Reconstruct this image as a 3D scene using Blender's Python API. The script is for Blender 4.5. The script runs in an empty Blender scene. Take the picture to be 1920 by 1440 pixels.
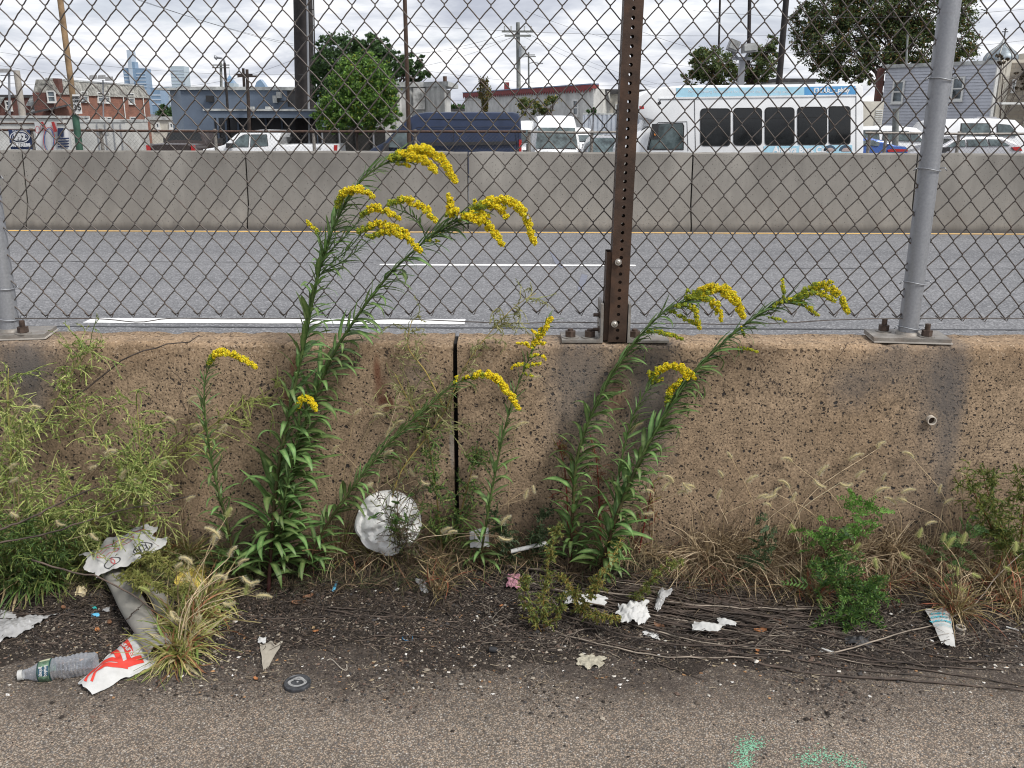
import bpy, math, random
import numpy as np
from mathutils import Vector, Matrix, noise

# ------------------------------------------------------------------ camera
SC = bpy.context.scene
FPX = 1700.0                      # focal length in pixels of the 1920 wide photograph
PITCH = math.atan(505.0/FPX)
ROLL = 0.0035
CAM = Vector((0, 0, 1.5))
_s, _c = math.sin(PITCH), math.cos(PITCH)
FW = Vector((0, _c, -_s)); _r0 = Vector((1, 0, 0)); _u0 = Vector((0, _s, _c))
RT = _r0*math.cos(ROLL) + _u0*math.sin(ROLL)
UP = _u0*math.cos(ROLL) - _r0*math.sin(ROLL)
cam_d = bpy.data.cameras.new('camera'); cam = bpy.data.objects.new('camera', cam_d)
SC.collection.objects.link(cam); SC.camera = cam
cam_d.sensor_width = 36.0; cam_d.lens = FPX/1920.0*36.0
cam_d.clip_start = 0.05; cam_d.clip_end = 9000
m = Matrix((RT, UP, -FW)).transposed().to_4x4(); m.translation = CAM
cam.matrix_world = m
SC.view_settings.view_transform = 'Standard'; SC.view_settings.look = 'None'
SC.view_settings.gamma = 1.0; SC.view_settings.use_curve_mapping = False
SC.view_settings.exposure = 0.66

SC.cycles.filter_width = 1.1
# ------------------------------------------------------------------ sky and sun
SUN_EL, SUN_AZ = math.radians(50), math.radians(125)     # azimuth measured from +Y towards +X
def N(nt, typ, ins=None, **props):
    n = nt.nodes.new(typ)
    for k, v in props.items(): setattr(n, k, v)
    for k, v in (ins or {}).items():
        s = n.inputs[k]
        if isinstance(v, bpy.types.NodeSocket): nt.links.new(v, s)
        elif isinstance(v, bpy.types.Node): nt.links.new(v.outputs[0], s)
        else:
            if s.type == 'RGBA' and len(v) == 3: v = (*v, 1)
            s.default_value = v
    return n
def ramp(nt, fac, stops, interp='LINEAR'):
    n = nt.nodes.new('ShaderNodeValToRGB'); nt.links.new(fac if isinstance(fac, bpy.types.NodeSocket) else fac.outputs[0], n.inputs[0])
    cr = n.color_ramp; cr.interpolation = interp
    while len(cr.elements) < len(stops): cr.elements.new(0.5)
    for e, (p, c) in zip(cr.elements, stops):
        e.position = p
        if isinstance(c, (int, float)): c = (c, c, c)
        e.color = (*c[:3], 1)
    return n.outputs[0]
def mix(nt, fac, a, b, blend='MIX'):
    n = nt.nodes.new('ShaderNodeMix'); n.data_type = 'RGBA'; n.blend_type = blend
    for idx, v in ((0, fac), (6, a), (7, b)):
        s = n.inputs[idx]
        if isinstance(v, bpy.types.NodeSocket): nt.links.new(v, s)
        elif isinstance(v, bpy.types.Node): nt.links.new(v.outputs[0], s)
        elif idx == 0: s.default_value = v
        else: s.default_value = (*v[:3], 1)
    return n.outputs[2]
def mth(nt, op, a, b=0.0, clamp=False):
    n = nt.nodes.new('ShaderNodeMath'); n.operation = op; n.use_clamp = clamp
    for i, v in ((0, a), (1, b)):
        if isinstance(v, bpy.types.NodeSocket): nt.links.new(v, n.inputs[i])
        else: n.inputs[i].default_value = v
    return n.outputs[0]

W0 = bpy.data.worlds.new('World'); SC.world = W0; W0.use_nodes = True
nt = W0.node_tree; nt.nodes.clear()
sky = N(nt, 'ShaderNodeTexSky', sky_type='NISHITA', sun_disc=False, sun_elevation=SUN_EL, sun_rotation=SUN_AZ,
        air_density=1.0, dust_density=2.0, ozone_density=1.0)
tc = N(nt, 'ShaderNodeTexCoord')
sep = N(nt, 'ShaderNodeSeparateXYZ', {0: tc.outputs['Generated']})
zz = mth(nt, 'ADD', mth(nt, 'MAXIMUM', sep.outputs[2], 0.0), 0.16)
pr = N(nt, 'ShaderNodeCombineXYZ', {0: mth(nt, 'DIVIDE', sep.outputs[0], zz), 1: mth(nt, 'DIVIDE', sep.outputs[1], zz), 2: 0.0})
n1 = N(nt, 'ShaderNodeTexNoise', {'Vector': pr, 'Scale': 0.55, 'Detail': 7.0, 'Roughness': 0.55, 'Distortion': 0.5})
n2 = N(nt, 'ShaderNodeTexNoise', {'Vector': pr, 'Scale': 1.5, 'Detail': 6.0, 'Roughness': 0.6, 'Distortion': 0.3})
cl = ramp(nt, n2.outputs[0], [(0.32, (3.5, 3.7, 4.3)), (0.45, (4.7, 4.9, 5.4)), (0.54, (6.2, 6.3, 6.6)), (0.66, (8.2, 8.2, 8.3))])
cover = ramp(nt, n1.outputs[0], [(0.30, 0.72), (0.48, 0.97)])
skc = mix(nt, cover, sky.outputs[0], cl)
bg = N(nt, 'ShaderNodeBackground', {'Color': skc, 'Strength': 0.098})
wo = N(nt, 'ShaderNodeOutputWorld', {0: bg})

sd = bpy.data.lights.new('sun', 'SUN'); sd.energy = 2.3; sd.angle = math.radians(14); sd.color = (1.0, 0.965, 0.91)
sun = bpy.data.objects.new('sun', sd); SC.collection.objects.link(sun)
sdir = Vector((math.sin(SUN_AZ)*math.cos(SUN_EL), math.cos(SUN_AZ)*math.cos(SUN_EL), math.sin(SUN_EL)))
sun.rotation_euler = sdir.to_track_quat('Z', 'Y').to_euler(); sun.location = sdir*30

# ------------------------------------------------------------------ helpers
rnd = random.Random(7); rng = np.random.default_rng(7)
COL = SC.collection
ORG = {}
def ray(px, py):
    return FW + RT*((px-960.0)/FPX) + UP*((720.0-py)/FPX)
def W(px, py, Y):
    d = ray(px, py); return CAM + d*(Y/d.y)
def G(px, py, z=0.0):
    d = ray(px, py); return CAM + d*((z-CAM.z)/d.z)
def mpx(Y): return Y/FPX/1.0            # rough metres per pixel at depth Y

def thing(name, label, cat, loc=(0, 0, 0), group=None):
    o = bpy.data.objects.new(name, None); o.empty_display_size = 0.1
    COL.objects.link(o); o.location = loc; ORG[o.name] = Vector(loc)
    o['label'] = label; o['category'] = cat
    if group: o['group'] = group
    return o
def tag(o, label, cat, group=None):
    o['label'] = label; o['category'] = cat
    if group: o['group'] = group
    return o
def struct(o, kind='structure'):
    o['kind'] = kind; return o

class MB:
    """collects shapes in world coordinates, builds ONE mesh object"""
    def __init__(s): s.vs = []; s.fs = []; s.ms = []; s.cs = []; s.n = 0; s.hascol = False
    def add(s, v, f, m=0, col=None):
        v = np.asarray(v, dtype=np.float64).reshape(-1, 3)
        if isinstance(f, np.ndarray): s.fs.append((f + s.n, m))
        else: s.fs.append(([[i + s.n for i in q] for q in f], m))
        s.vs.append(v)
        if col is None: c = np.ones((len(v), 3))*0.5; 
        else:
            s.hascol = True; c = np.asarray(col, dtype=np.float64)
            if c.ndim == 1: c = np.tile(c, (len(v), 1))
        s.cs.append(c); s.n += len(v); return s
    def box(s, c, d, m=0, R=None, col=None):
        x, y, z = d[0]/2, d[1]/2, d[2]/2
        v = np.array([(-x,-y,-z),(x,-y,-z),(x,y,-z),(-x,y,-z),(-x,-y,z),(x,-y,z),(x,y,z),(-x,y,z)])
        if R is not None: v = v @ np.array(R.to_3x3()).T
        s.add(v + np.array(c), np.array([(3,2,1,0),(4,5,6,7),(0,1,5,4),(1,2,6,5),(2,3,7,6),(3,0,4,7)]), m, col); return s
    def box2(s, a, b, m=0, col=None):
        a = np.array(a, float); b = np.array(b, float); return s.box((a+b)/2, np.abs(b-a), m, None, col)
    def prism(s, pts, vec, m=0, col=None):
        """polygon pts (3d) extruded by vec"""
        p = np.array([tuple(q) for q in pts], float); n = len(p); v = np.vstack([p, p+np.array(tuple(vec))])
        f = [list(range(n))[::-1], list(range(n, 2*n))] + [[i, (i+1) % n, n+(i+1) % n, n+i] for i in range(n)]
        return s.add(v, f, m, col)
    def tube(s, pts, r, n=8, m=0, col=None, cap=True):
        P = np.array([tuple(q) for q in pts], float); k = len(P)
        r = np.full(k, r) if np.isscalar(r) else np.interp(np.linspace(0, 1, k), np.linspace(0, 1, len(r)), r)
        v, f = tubes(P[None], r[None], n)
        if cap: 
            f = f.tolist() + [list(range(n))[::-1], list(range((k-1)*n, k*n))]
        if col is not None:
            col = np.asarray(col, float)
            if col.ndim == 2:
                t = np.linspace(0, 1, k); cc = np.stack([np.interp(t, np.linspace(0, 1, len(col)), col[:, j]) for j in range(3)], 1)
                col = np.repeat(cc, n, 0)
        return s.add(v, f, m, col)
    def cyl(s, a, b, r0, r1=None, n=12, m=0, col=None):
        return s.tube([a, b], [r0, r0 if r1 is None else r1], n, m, col)
    def build(s, name, mats, parent=None, smooth=None, kind=None, org=None):
        V = np.vstack(s.vs)
        if parent is not None: o0 = ORG[parent.name]
        else: o0 = Vector(org) if org is not None else Vector((0, 0, 0))
        V = V - np.array(o0)
        loops = []; tot = []; mi = []
        for f, m in s.fs:
            if isinstance(f, np.ndarray):
                loops.append(f.ravel()); tot.append(np.full(len(f), f.shape[1])); mi.append(np.full(len(f), m))
            else:
                loops.append(np.array([i for q in f for i in q])); tot.append(np.array([len(q) for q in f])); mi.append(np.full(len(f), m))
        loops = np.concatenate(loops).astype(np.int32); tot = np.concatenate(tot).astype(np.int32); mi = np.concatenate(mi).astype(np.int32)
        me = bpy.data.meshes.new(name)
        me.vertices.add(len(V)); me.vertices.foreach_set('co', V.astype(np.float32).ravel())
        me.loops.add(len(loops)); me.loops.foreach_set('vertex_index', loops)
        me.polygons.add(len(tot)); st = np.concatenate([[0], np.cumsum(tot)[:-1]]).astype(np.int32)
        me.polygons.foreach_set('loop_start', st); me.polygons.foreach_set('loop_total', tot)
        me.polygons.foreach_set('material_index', mi)
        if not isinstance(mats, (list, tuple)): mats = [mats]
        for q in mats: me.materials.append(q)
        me.update(calc_edges=True)
        if s.hascol:
            a = me.color_attributes.new('col', 'FLOAT_COLOR', 'POINT')
            c = np.hstack([np.vstack(s.cs), np.ones((s.n, 1))]).astype(np.float32); a.data.foreach_set('color', c.ravel())
        if smooth is not None:
            me.polygons.foreach_set('use_smooth', np.ones(len(tot), bool))
            if smooth < 180: me.set_sharp_from_angle(angle=math.radians(smooth))
        else: me.polygons.foreach_set('use_smooth', np.zeros(len(tot), bool))
        o = bpy.data.objects.new(name, me); COL.objects.link(o)
        if parent is not None: o.parent = parent; ORG[o.name] = ORG[parent.name]
        else: o.location = o0; ORG[o.name] = Vector(o0)
        if kind: o['kind'] = kind
        return o

def tubes(P, R, n=4):
    """P (c,k,3) polylines, R (c,k) radii -> verts, quads"""
    c, k, _ = P.shape
    T = np.gradient(P, axis=1); T /= np.linalg.norm(T, axis=2, keepdims=True) + 1e-12
    mT = np.abs(T.mean(1)); ax = np.eye(3)[np.argmin(mT, 1)]
    A = np.cross(T, ax[:, None, :]); A /= np.linalg.norm(A, axis=2, keepdims=True) + 1e-12
    B = np.cross(T, A)
    an = np.arange(n)*2*np.pi/n
    V = P[:, :, None, :] + R[:, :, None, None]*(np.cos(an)[None, None, :, None]*A[:, :, None, :] + np.sin(an)[None, None, :, None]*B[:, :, None, :])
    base = (np.arange(c)*k*n)[:, None, None]; i = np.arange(k-1)[None, :, None]*n; j = np.arange(n)[None, None, :]; j2 = (j+1) % n
    F = np.stack([base+i+j, base+i+j2, base+i+n+j2, base+i+n+j], -1).reshape(-1, 4)
    return V.reshape(-1, 3), F
def ribbons(P, Wd, S):
    """P (c,k,3), Wd (c,k) half widths, S (c,3) or (c,k,3) side directions"""
    c, k, _ = P.shape
    if S.ndim == 2: S = S[:, None, :]
    T = np.gradient(P, axis=1); S = S - (S*T).sum(2, keepdims=True)*T/((T*T).sum(2, keepdims=True)+1e-12)
    S = S/(np.linalg.norm(S, axis=2, keepdims=True)+1e-12)
    V = np.stack([P - S*Wd[:, :, None], P + S*Wd[:, :, None]], 2).reshape(-1, 3)
    base = (np.arange(c)*k*2)[:, None]; i = np.arange(k-1)[None, :]*2
    F = np.stack([base+i, base+i+1, base+i+3, base+i+2], -1).reshape(-1, 4)
    return V, F
OCT_F = np.array([(0,2,4),(2,1,4),(1,3,4),(3,0,4),(2,0,5),(1,2,5),(3,1,5),(0,3,5)])
def blobs(C, S, jit=0.25):
    """deformed octahedra: C (n,3) centres, S (n,3) or (n,) sizes"""
    n = len(C); S = np.asarray(S, float)
    if S.ndim == 1: S = np.repeat(S[:, None], 3, 1)
    b = np.array([(1,0,0),(-1,0,0),(0,1,0),(0,-1,0),(0,0,1),(0,0,-1)], float)
    v = b[None]*(1+rng.uniform(-jit, jit, (n, 6, 1))) + rng.uniform(-jit, jit, (n, 6, 3))*0.6
    a = rng.uniform(0, 6.28, n); ca, sa = np.cos(a), np.sin(a)
    v = v*S[:, None, :]
    x = v[..., 0]*ca[:, None]-v[..., 1]*sa[:, None]; y = v[..., 0]*sa[:, None]+v[..., 1]*ca[:, None]
    v = np.stack([x, y, v[..., 2]], -1) + C[:, None, :]
    F = (OCT_F[None] + (np.arange(n)*6)[:, None, None]).reshape(-1, 3)
    return v.reshape(-1, 3), F
def rdir(n):
    v = rng.normal(size=(n, 3)); return v/np.linalg.norm(v, axis=1, keepdims=True)
def leafquads(C, size, elong=1.6, up=0.0):
    n = len(C); a = rdir(n); a[:, 2] += up; a /= np.linalg.norm(a, axis=1, keepdims=True)
    b = np.cross(a, rdir(n)); b /= np.linalg.norm(b, axis=1, keepdims=True)
    size = np.broadcast_to(size, (n,))[:, None]
    v = np.stack([C - a*size*elong*.5, C + b*size*.35, C + a*size*elong*.5, C - b*size*.35], 1).reshape(-1, 3)
    F = (np.array([[0, 1, 2, 3]]) + (np.arange(n)*4)[:, None])
    return v, F
def spline(pts, k):
    """Catmull-Rom resample to k points"""
    P = np.array([tuple(p) for p in pts], float)
    if len(P) == 2: t = np.linspace(0, 1, k)[:, None]; return P[0]*(1-t)+P[1]*t
    Q = np.vstack([2*P[0]-P[1], P, 2*P[-1]-P[-2]])
    d = np.concatenate([[0], np.cumsum(np.linalg.norm(np.diff(P, axis=0), axis=1))]); t = np.linspace(0, d[-1], k)
    out = []
    for u in t:
        i = min(max(np.searchsorted(d, u, side='right')-1, 0), len(P)-2); s = (u-d[i])/(d[i+1]-d[i]+1e-12)
        p0, p1, p2, p3 = Q[i], Q[i+1], Q[i+2], Q[i+3]
        out.append(0.5*((2*p1)+(-p0+p2)*s+(2*p0-5*p1+4*p2-p3)*s*s+(-p0+3*p1-3*p2+p3)*s**3))
    return np.array(out)
def colvar(base, n, amt=0.15, per=1):
    """n colours around base, repeated per vertices"""
    b = np.array(base)[None]*(1+rng.normal(0, amt, (n, 1))) + rng.normal(0, amt*0.25, (n, 3))*np.array(base)[None]
    return np.repeat(np.clip(b, 0.002, 0.95), per, 0)
def pick(cols, n, per=1, amt=0.12):
    c = np.array(cols)[rng.integers(0, len(cols), n)]
    c = c*(1+rng.normal(0, amt, (n, 1))); return np.repeat(np.clip(c, 0.002, 0.95), per, 0)
def text_obj(txt, size, M4, mat, parent, name='lettering', extrude=0.0, bold=0.0, align='CENTER'):
    cu = bpy.data.curves.new('t', 'FONT'); cu.body = txt; cu.size = size; cu.align_x = align; cu.align_y = 'CENTER'
    cu.extrude = extrude; cu.offset = bold; cu.resolution_u = 2
    o = bpy.data.objects.new('t', cu); COL.objects.link(o)
    bpy.context.view_layer.update()
    me = bpy.data.meshes.new_from_object(o.evaluated_get(bpy.context.evaluated_depsgraph_get()))
    bpy.data.objects.remove(o); bpy.data.curves.remove(cu)
    off = ORG[parent.name] if parent is not None else Vector((0, 0, 0))
    me.transform(Matrix.Translation(-off) @ M4); me.materials.clear(); me.materials.append(mat)
    q = bpy.data.objects.new(name, me); COL.objects.link(q)
    if parent is not None: q.parent = parent; ORG[q.name] = ORG[parent.name]
    return q
def frame4(o, x, z):
    """matrix whose local X = x, local Y = z (text up), origin o"""
    x = Vector(x).normalized(); z = Vector(z); z = (z - x*z.dot(x)).normalized(); n = x.cross(z)
    M4 = Matrix((x, z, n)).transposed().to_4x4(); M4.translation = Vector(o); return M4

# ------------------------------------------------------------------ materials
def newmat(name):
    mt = bpy.data.materials.new(name); mt.use_nodes = True; nt = mt.node_tree; nt.nodes.clear()
    out = N(nt, 'ShaderNodeOutputMaterial'); b = N(nt, 'ShaderNodeBsdfPrincipled'); nt.links.new(b.outputs[0], out.inputs[0])
    return mt, nt, b, out
MC = {}
def mat(name, col=(.5, .5, .5), rough=.6, metal=0.0, ns=(8.0, 0.18), bump=None, spec=0.5, attr=False, trans=0.0, dirt=None, transm=0.0, ior=1.45, coat=0.0, alpha=1.0):
    """general material: noise varied colour, optional bump (scale, strength), attr: colour attribute 'col'"""
    if name in MC: return MC[name]
    mt, nt, b, out = newmat(name)
    geo = N(nt, 'ShaderNodeNewGeometry')
    base = N(nt, 'ShaderNodeAttribute', attribute_name='col').outputs[0] if attr else N(nt, 'ShaderNodeRGB').outputs[0]
    if not attr: base.default_value = (*col, 1)
    n = N(nt, 'ShaderNodeTexNoise', {'Vector': geo.outputs['Position'], 'Scale': ns[0], 'Detail': 5.0, 'Roughness': .62})
    v = ramp(nt, n.outputs[0], [(.28, max(0, 1-ns[1]*1.6)), (.72, 1.0+ns[1])])
    c = mix(nt, 1.0, base, v, 'MULTIPLY')
    if dirt:
        n3 = N(nt, 'ShaderNodeTexNoise', {'Vector': geo.outputs['Position'], 'Scale': dirt[1], 'Detail': 8.0, 'Roughness': .7})
        c = mix(nt, ramp(nt, n3.outputs[0], [(dirt[2], 0.0), (min(1, dirt[2]+.2), dirt[3])]), c, dirt[0])
    nt.links.new(c, b.inputs['Base Color'])
    rr = ramp(nt, n.outputs[0], [(.3, max(0, rough-.08)), (.7, min(1, rough+.08))]); nt.links.new(rr, b.inputs['Roughness'])
    b.inputs['Metallic'].default_value = metal; b.inputs['Specular IOR Level'].default_value = spec
    b.inputs['Coat Weight'].default_value = coat
    if transm: b.inputs['Transmission Weight'].default_value = transm; b.inputs['IOR'].default_value = ior
    if bump:
        nb = N(nt, 'ShaderNodeTexNoise', {'Vector': geo.outputs['Position'], 'Scale': bump[0], 'Detail': 6.0, 'Roughness': .6})
        bp = N(nt, 'ShaderNodeBump', {'Height': nb.outputs[0], 'Strength': bump[1], 'Distance': bump[2] if len(bump) > 2 else .01}); nt.links.new(bp.outputs[0], b.inputs['Normal'])
    if trans:
        tr = N(nt, 'ShaderNodeBsdfTranslucent', {'Color': c}); ms = N(nt, 'ShaderNodeMixShader', {0: trans, 1: b.outputs[0], 2: tr.outputs[0]})
        nt.links.new(ms.outputs[0], out.inputs[0])
    MC[name] = mt; return mt

def leafmat(name, obj_random=True, rough=.5, trans=.28):
    mt, nt, b, out = newmat(name)
    at = N(nt, 'ShaderNodeAttribute', attribute_name='col').outputs[0]
    geo = N(nt, 'ShaderNodeNewGeometry'); oi = N(nt, 'ShaderNodeObjectInfo')
    n = N(nt, 'ShaderNodeTexNoise', {'Vector': geo.outputs['Position'], 'Scale': 60.0, 'Detail': 4.0})
    v = ramp(nt, n.outputs[0], [(.3, .75), (.7, 1.22)]); c = mix(nt, 1.0, at, v, 'MULTIPLY')
    if obj_random:
        hs = N(nt, 'ShaderNodeHueSaturation', {'Hue': mth(nt, 'ADD', mth(nt, 'MULTIPLY', oi.outputs['Random'], .035), .475),
               'Value': mth(nt, 'ADD', mth(nt, 'MULTIPLY', oi.outputs['Random'], .55), .7), 'Color': c}); c = hs.outputs[0]
    nt.links.new(c, b.inputs['Base Color']); b.inputs['Roughness'].default_value = rough; b.inputs['Specular IOR Level'].default_value = .35
    tr = N(nt, 'ShaderNodeBsdfTranslucent', {'Color': c}); ms = N(nt, 'ShaderNodeMixShader', {0: trans, 1: b.outputs[0], 2: tr.outputs[0]})
    nt.links.new(ms.outputs[0], out.inputs[0]); return mt

def mask_blob(nt, pos, c, r, nz, soft=.35):
    """1 inside an ellipsoid round c with radii r, edge broken by noise nz"""
    mp = N(nt, 'ShaderNodeVectorMath', {0: pos, 1: tuple(c)}, operation='SUBTRACT')
    md = N(nt, 'ShaderNodeVectorMath', {0: mp.outputs[0], 1: tuple(r)}, operation='DIVIDE')
    ln = N(nt, 'ShaderNodeVectorMath', {0: md.outputs[0]}, operation='LENGTH')
    d = mth(nt, 'ADD', ln.outputs['Value'], mth(nt, 'MULTIPLY', mth(nt, 'SUBTRACT', nz, .5), 1.6))
    mr = N(nt, 'ShaderNodeMapRange', {0: d, 1: 1.0+soft, 2: 1.0-soft, 3: 0.0, 4: 1.0}); mr.clamp = True
    return mr.outputs[0]

WALL_Y0, WALL_Y1, WALL_Z = 2.77, 2.925, 0.81
def wall_material():
    mt, nt, b, out = newmat('exposed_aggregate_concrete')
    pos = N(nt, 'ShaderNodeNewGeometry').outputs['Position']
    sp = N(nt, 'ShaderNodeSeparateXYZ', {0: pos})
    nbig = N(nt, 'ShaderNodeTexNoise', {'Vector': pos, 'Scale': 3.2, 'Detail': 6.0, 'Roughness': .6}).outputs[0]
    nmid = N(nt, 'ShaderNodeTexNoise', {'Vector': pos, 'Scale': 22.0, 'Detail': 6.0, 'Roughness': .65}).outputs[0]
    nfine = N(nt, 'ShaderNodeTexNoise', {'Vector': pos, 'Scale': 160.0, 'Detail': 4.0, 'Roughness': .6}).outputs[0]
    c = mix(nt, ramp(nt, nbig, [(.3, 0.0), (.7, 1.0)]), (.235, .168, .108), (.325, .240, .160))
    c = mix(nt, 1.0, c, ramp(nt, nmid, [(.25, .66), (.75, 1.22)]), 'MULTIPLY')
    c = mix(nt, .95, c, ramp(nt, nfine, [(.32, .5), (.68, 1.5)]), 'MULTIPLY')
    # distorted coordinates for irregular grains
    ds = N(nt, 'ShaderNodeTexNoise', {'Vector': pos, 'Scale': 55.0, 'Detail': 2.0})
    dv = N(nt, 'ShaderNodeVectorMath', {0: ds.outputs['Color'], 1: (.020, .020, .016)}, operation='MULTIPLY')
    pd = N(nt, 'ShaderNodeVectorMath', {0: pos, 1: dv.outputs[0]}, operation='ADD').outputs[0]
    heights = []
    for sc, thr, keep, dark in ((150., .34, .56, (.07, .052, .040)), (80., .33, .58, (.034, .029, .026)), (42., .27, .83, (.028, .026, .026))):
        vo = N(nt, 'ShaderNodeTexVoronoi', {'Vector': pd, 'Scale': sc})
        rc = N(nt, 'ShaderNodeSeparateColor', {0: vo.outputs['Color']})
        near = mth(nt, 'LESS_THAN', vo.outputs['Distance'], thr)
        near = N(nt, 'ShaderNodeMapRange', {0: vo.outputs['Distance'], 1: thr, 2: thr*.7, 3: 0.0, 4: 1.0}).outputs[0]
        keepm = mth(nt, 'GREATER_THAN', mth(nt, 'ADD', rc.outputs[0], mth(nt, 'MULTIPLY', mth(nt, 'SUBTRACT', nbig, .5), .5)), keep)
        k = mth(nt, 'MULTIPLY', near, keepm)
        c = mix(nt, k, c, dark); heights.append(k)
    # pale grains, stronger along the weathered top edge
    vo = N(nt, 'ShaderNodeTexVoronoi', {'Vector': pd, 'Scale': 115.0}); rc = N(nt, 'ShaderNodeSeparateColor', {0: vo.outputs['Color']})
    topm = N(nt, 'ShaderNodeMapRange', {0: mth(nt, 'ADD', sp.outputs[2], mth(nt, 'MULTIPLY', nmid, .10)), 1: .77, 2: .86, 3: .10, 4: 1.0}).outputs[0]
    g = mth(nt, 'MULTIPLY', mth(nt, 'GREATER_THAN', rc.outputs[1], .72), mth(nt, 'LESS_THAN', vo.outputs['Distance'], .36))
    c = mix(nt, mth(nt, 'MULTIPLY', g, topm), c, (.46, .36, .26))
    c = mix(nt, mth(nt, 'MULTIPLY', topm, mth(nt, 'MULTIPLY', nmid, .5)), c, (.34, .22, .13))
    vc = N(nt, 'ShaderNodeTexVoronoi', {'Vector': N(nt, 'ShaderNodeVectorMath', {0: pos, 1: N(nt, 'ShaderNodeVectorMath', {0: N(nt, 'ShaderNodeTexNoise', {'Vector': pos, 'Scale': 7.0, 'Detail': 5.0}).outputs['Color'], 1: (.25, .25, .25)}, operation='MULTIPLY').outputs[0]}, operation='ADD').outputs[0], 'Scale': 1.5}, feature='DISTANCE_TO_EDGE')
    crk = mth(nt, 'MULTIPLY', mth(nt, 'LESS_THAN', vc.outputs[0], .0028), mth(nt, 'GREATER_THAN', nbig, .50))
    c = mix(nt, mth(nt, 'MULTIPLY', crk, .75), c, (.05, .04, .035))
    # dark grey run-off under the post feet, rust, darker bands along the wall foot
    nz = mth(nt, 'ADD', mth(nt, 'MULTIPLY', nmid, .5), mth(nt, 'MULTIPLY', nbig, .5))
    nstr = N(nt, 'ShaderNodeTexNoise', {'Vector': N(nt, 'ShaderNodeVectorMath', {0: pos, 1: (26., 26., 3.5)}, operation='MULTIPLY').outputs[0], 'Scale': 1.0, 'Detail': 5.0, 'Roughness': .6}).outputs[0]
    nz2 = mth(nt, 'ADD', mth(nt, 'MULTIPLY', nz, .35), mth(nt, 'ADD', mth(nt, 'MULTIPLY', nfine, .25), mth(nt, 'MULTIPLY', nstr, .4)))
    def spot(px, py, rx, rz, col, amt, soft=.6):
        nonlocal c
        p = W(px, py, WALL_Y0); k = 2.9/FPX
        mk = mask_blob(nt, pos, p, (rx*k, .6, rz*k), nz2, soft); c = mix(nt, mth(nt, 'MULTIPLY', mk, amt), c, col)
    grey = (.105, .098, .095)
    spot(1085, 690, 55, 85, grey, .5); spot(1222, 730, 42, 130, grey, .75); spot(1150, 800, 90, 120, grey, .25); spot(1080, 760, 50, 110, grey, .4)
    spot(1680, 680, 45, 50, grey, .5); spot(1765, 710, 38, 90, grey, .72); spot(1778, 800, 20, 130, grey, .62); spot(1600, 720, 40, 40, grey, .5)
    spot(1730, 900, 60, 150, grey, .2); spot(45, 680, 55, 50, grey, .8); spot(60, 740, 30, 60, grey, .6); spot(780, 700, 30, 30, grey, .35)
    rust = (.15, .062, .036)
    spot(707, 695, 6, 24, rust, .8, .5); spot(713, 730, 10, 28, rust, .6, .6); spot(725, 755, 14, 14, rust, .8, .3)
    spot(553, 690, 9, 22, rust, .7, .3); spot(540, 745, 8, 16, rust, .7, .3); spot(1155, 745, 22, 28, (.17, .085, .05), .5)
    spot(848, 830, 5, 45, (.36, .34, .31), .5, .3)
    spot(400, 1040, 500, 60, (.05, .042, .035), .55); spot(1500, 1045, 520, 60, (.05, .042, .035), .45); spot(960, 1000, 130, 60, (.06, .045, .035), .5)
    nt.links.new(c, b.inputs['Base Color']); b.inputs['Roughness'].default_value = .92; b.inputs['Specular IOR Level'].default_value = .25
    h = mth(nt, 'SUBTRACT', mth(nt, 'MULTIPLY', nfine, .5), mth(nt, 'ADD', heights[0], mth(nt, 'ADD', heights[1], heights[2])))
    bp = N(nt, 'ShaderNodeBump', {'Height': h, 'Strength': .8, 'Distance': .004}); nt.links.new(bp.outputs[0], b.inputs['Normal'])
    return mt

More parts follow.
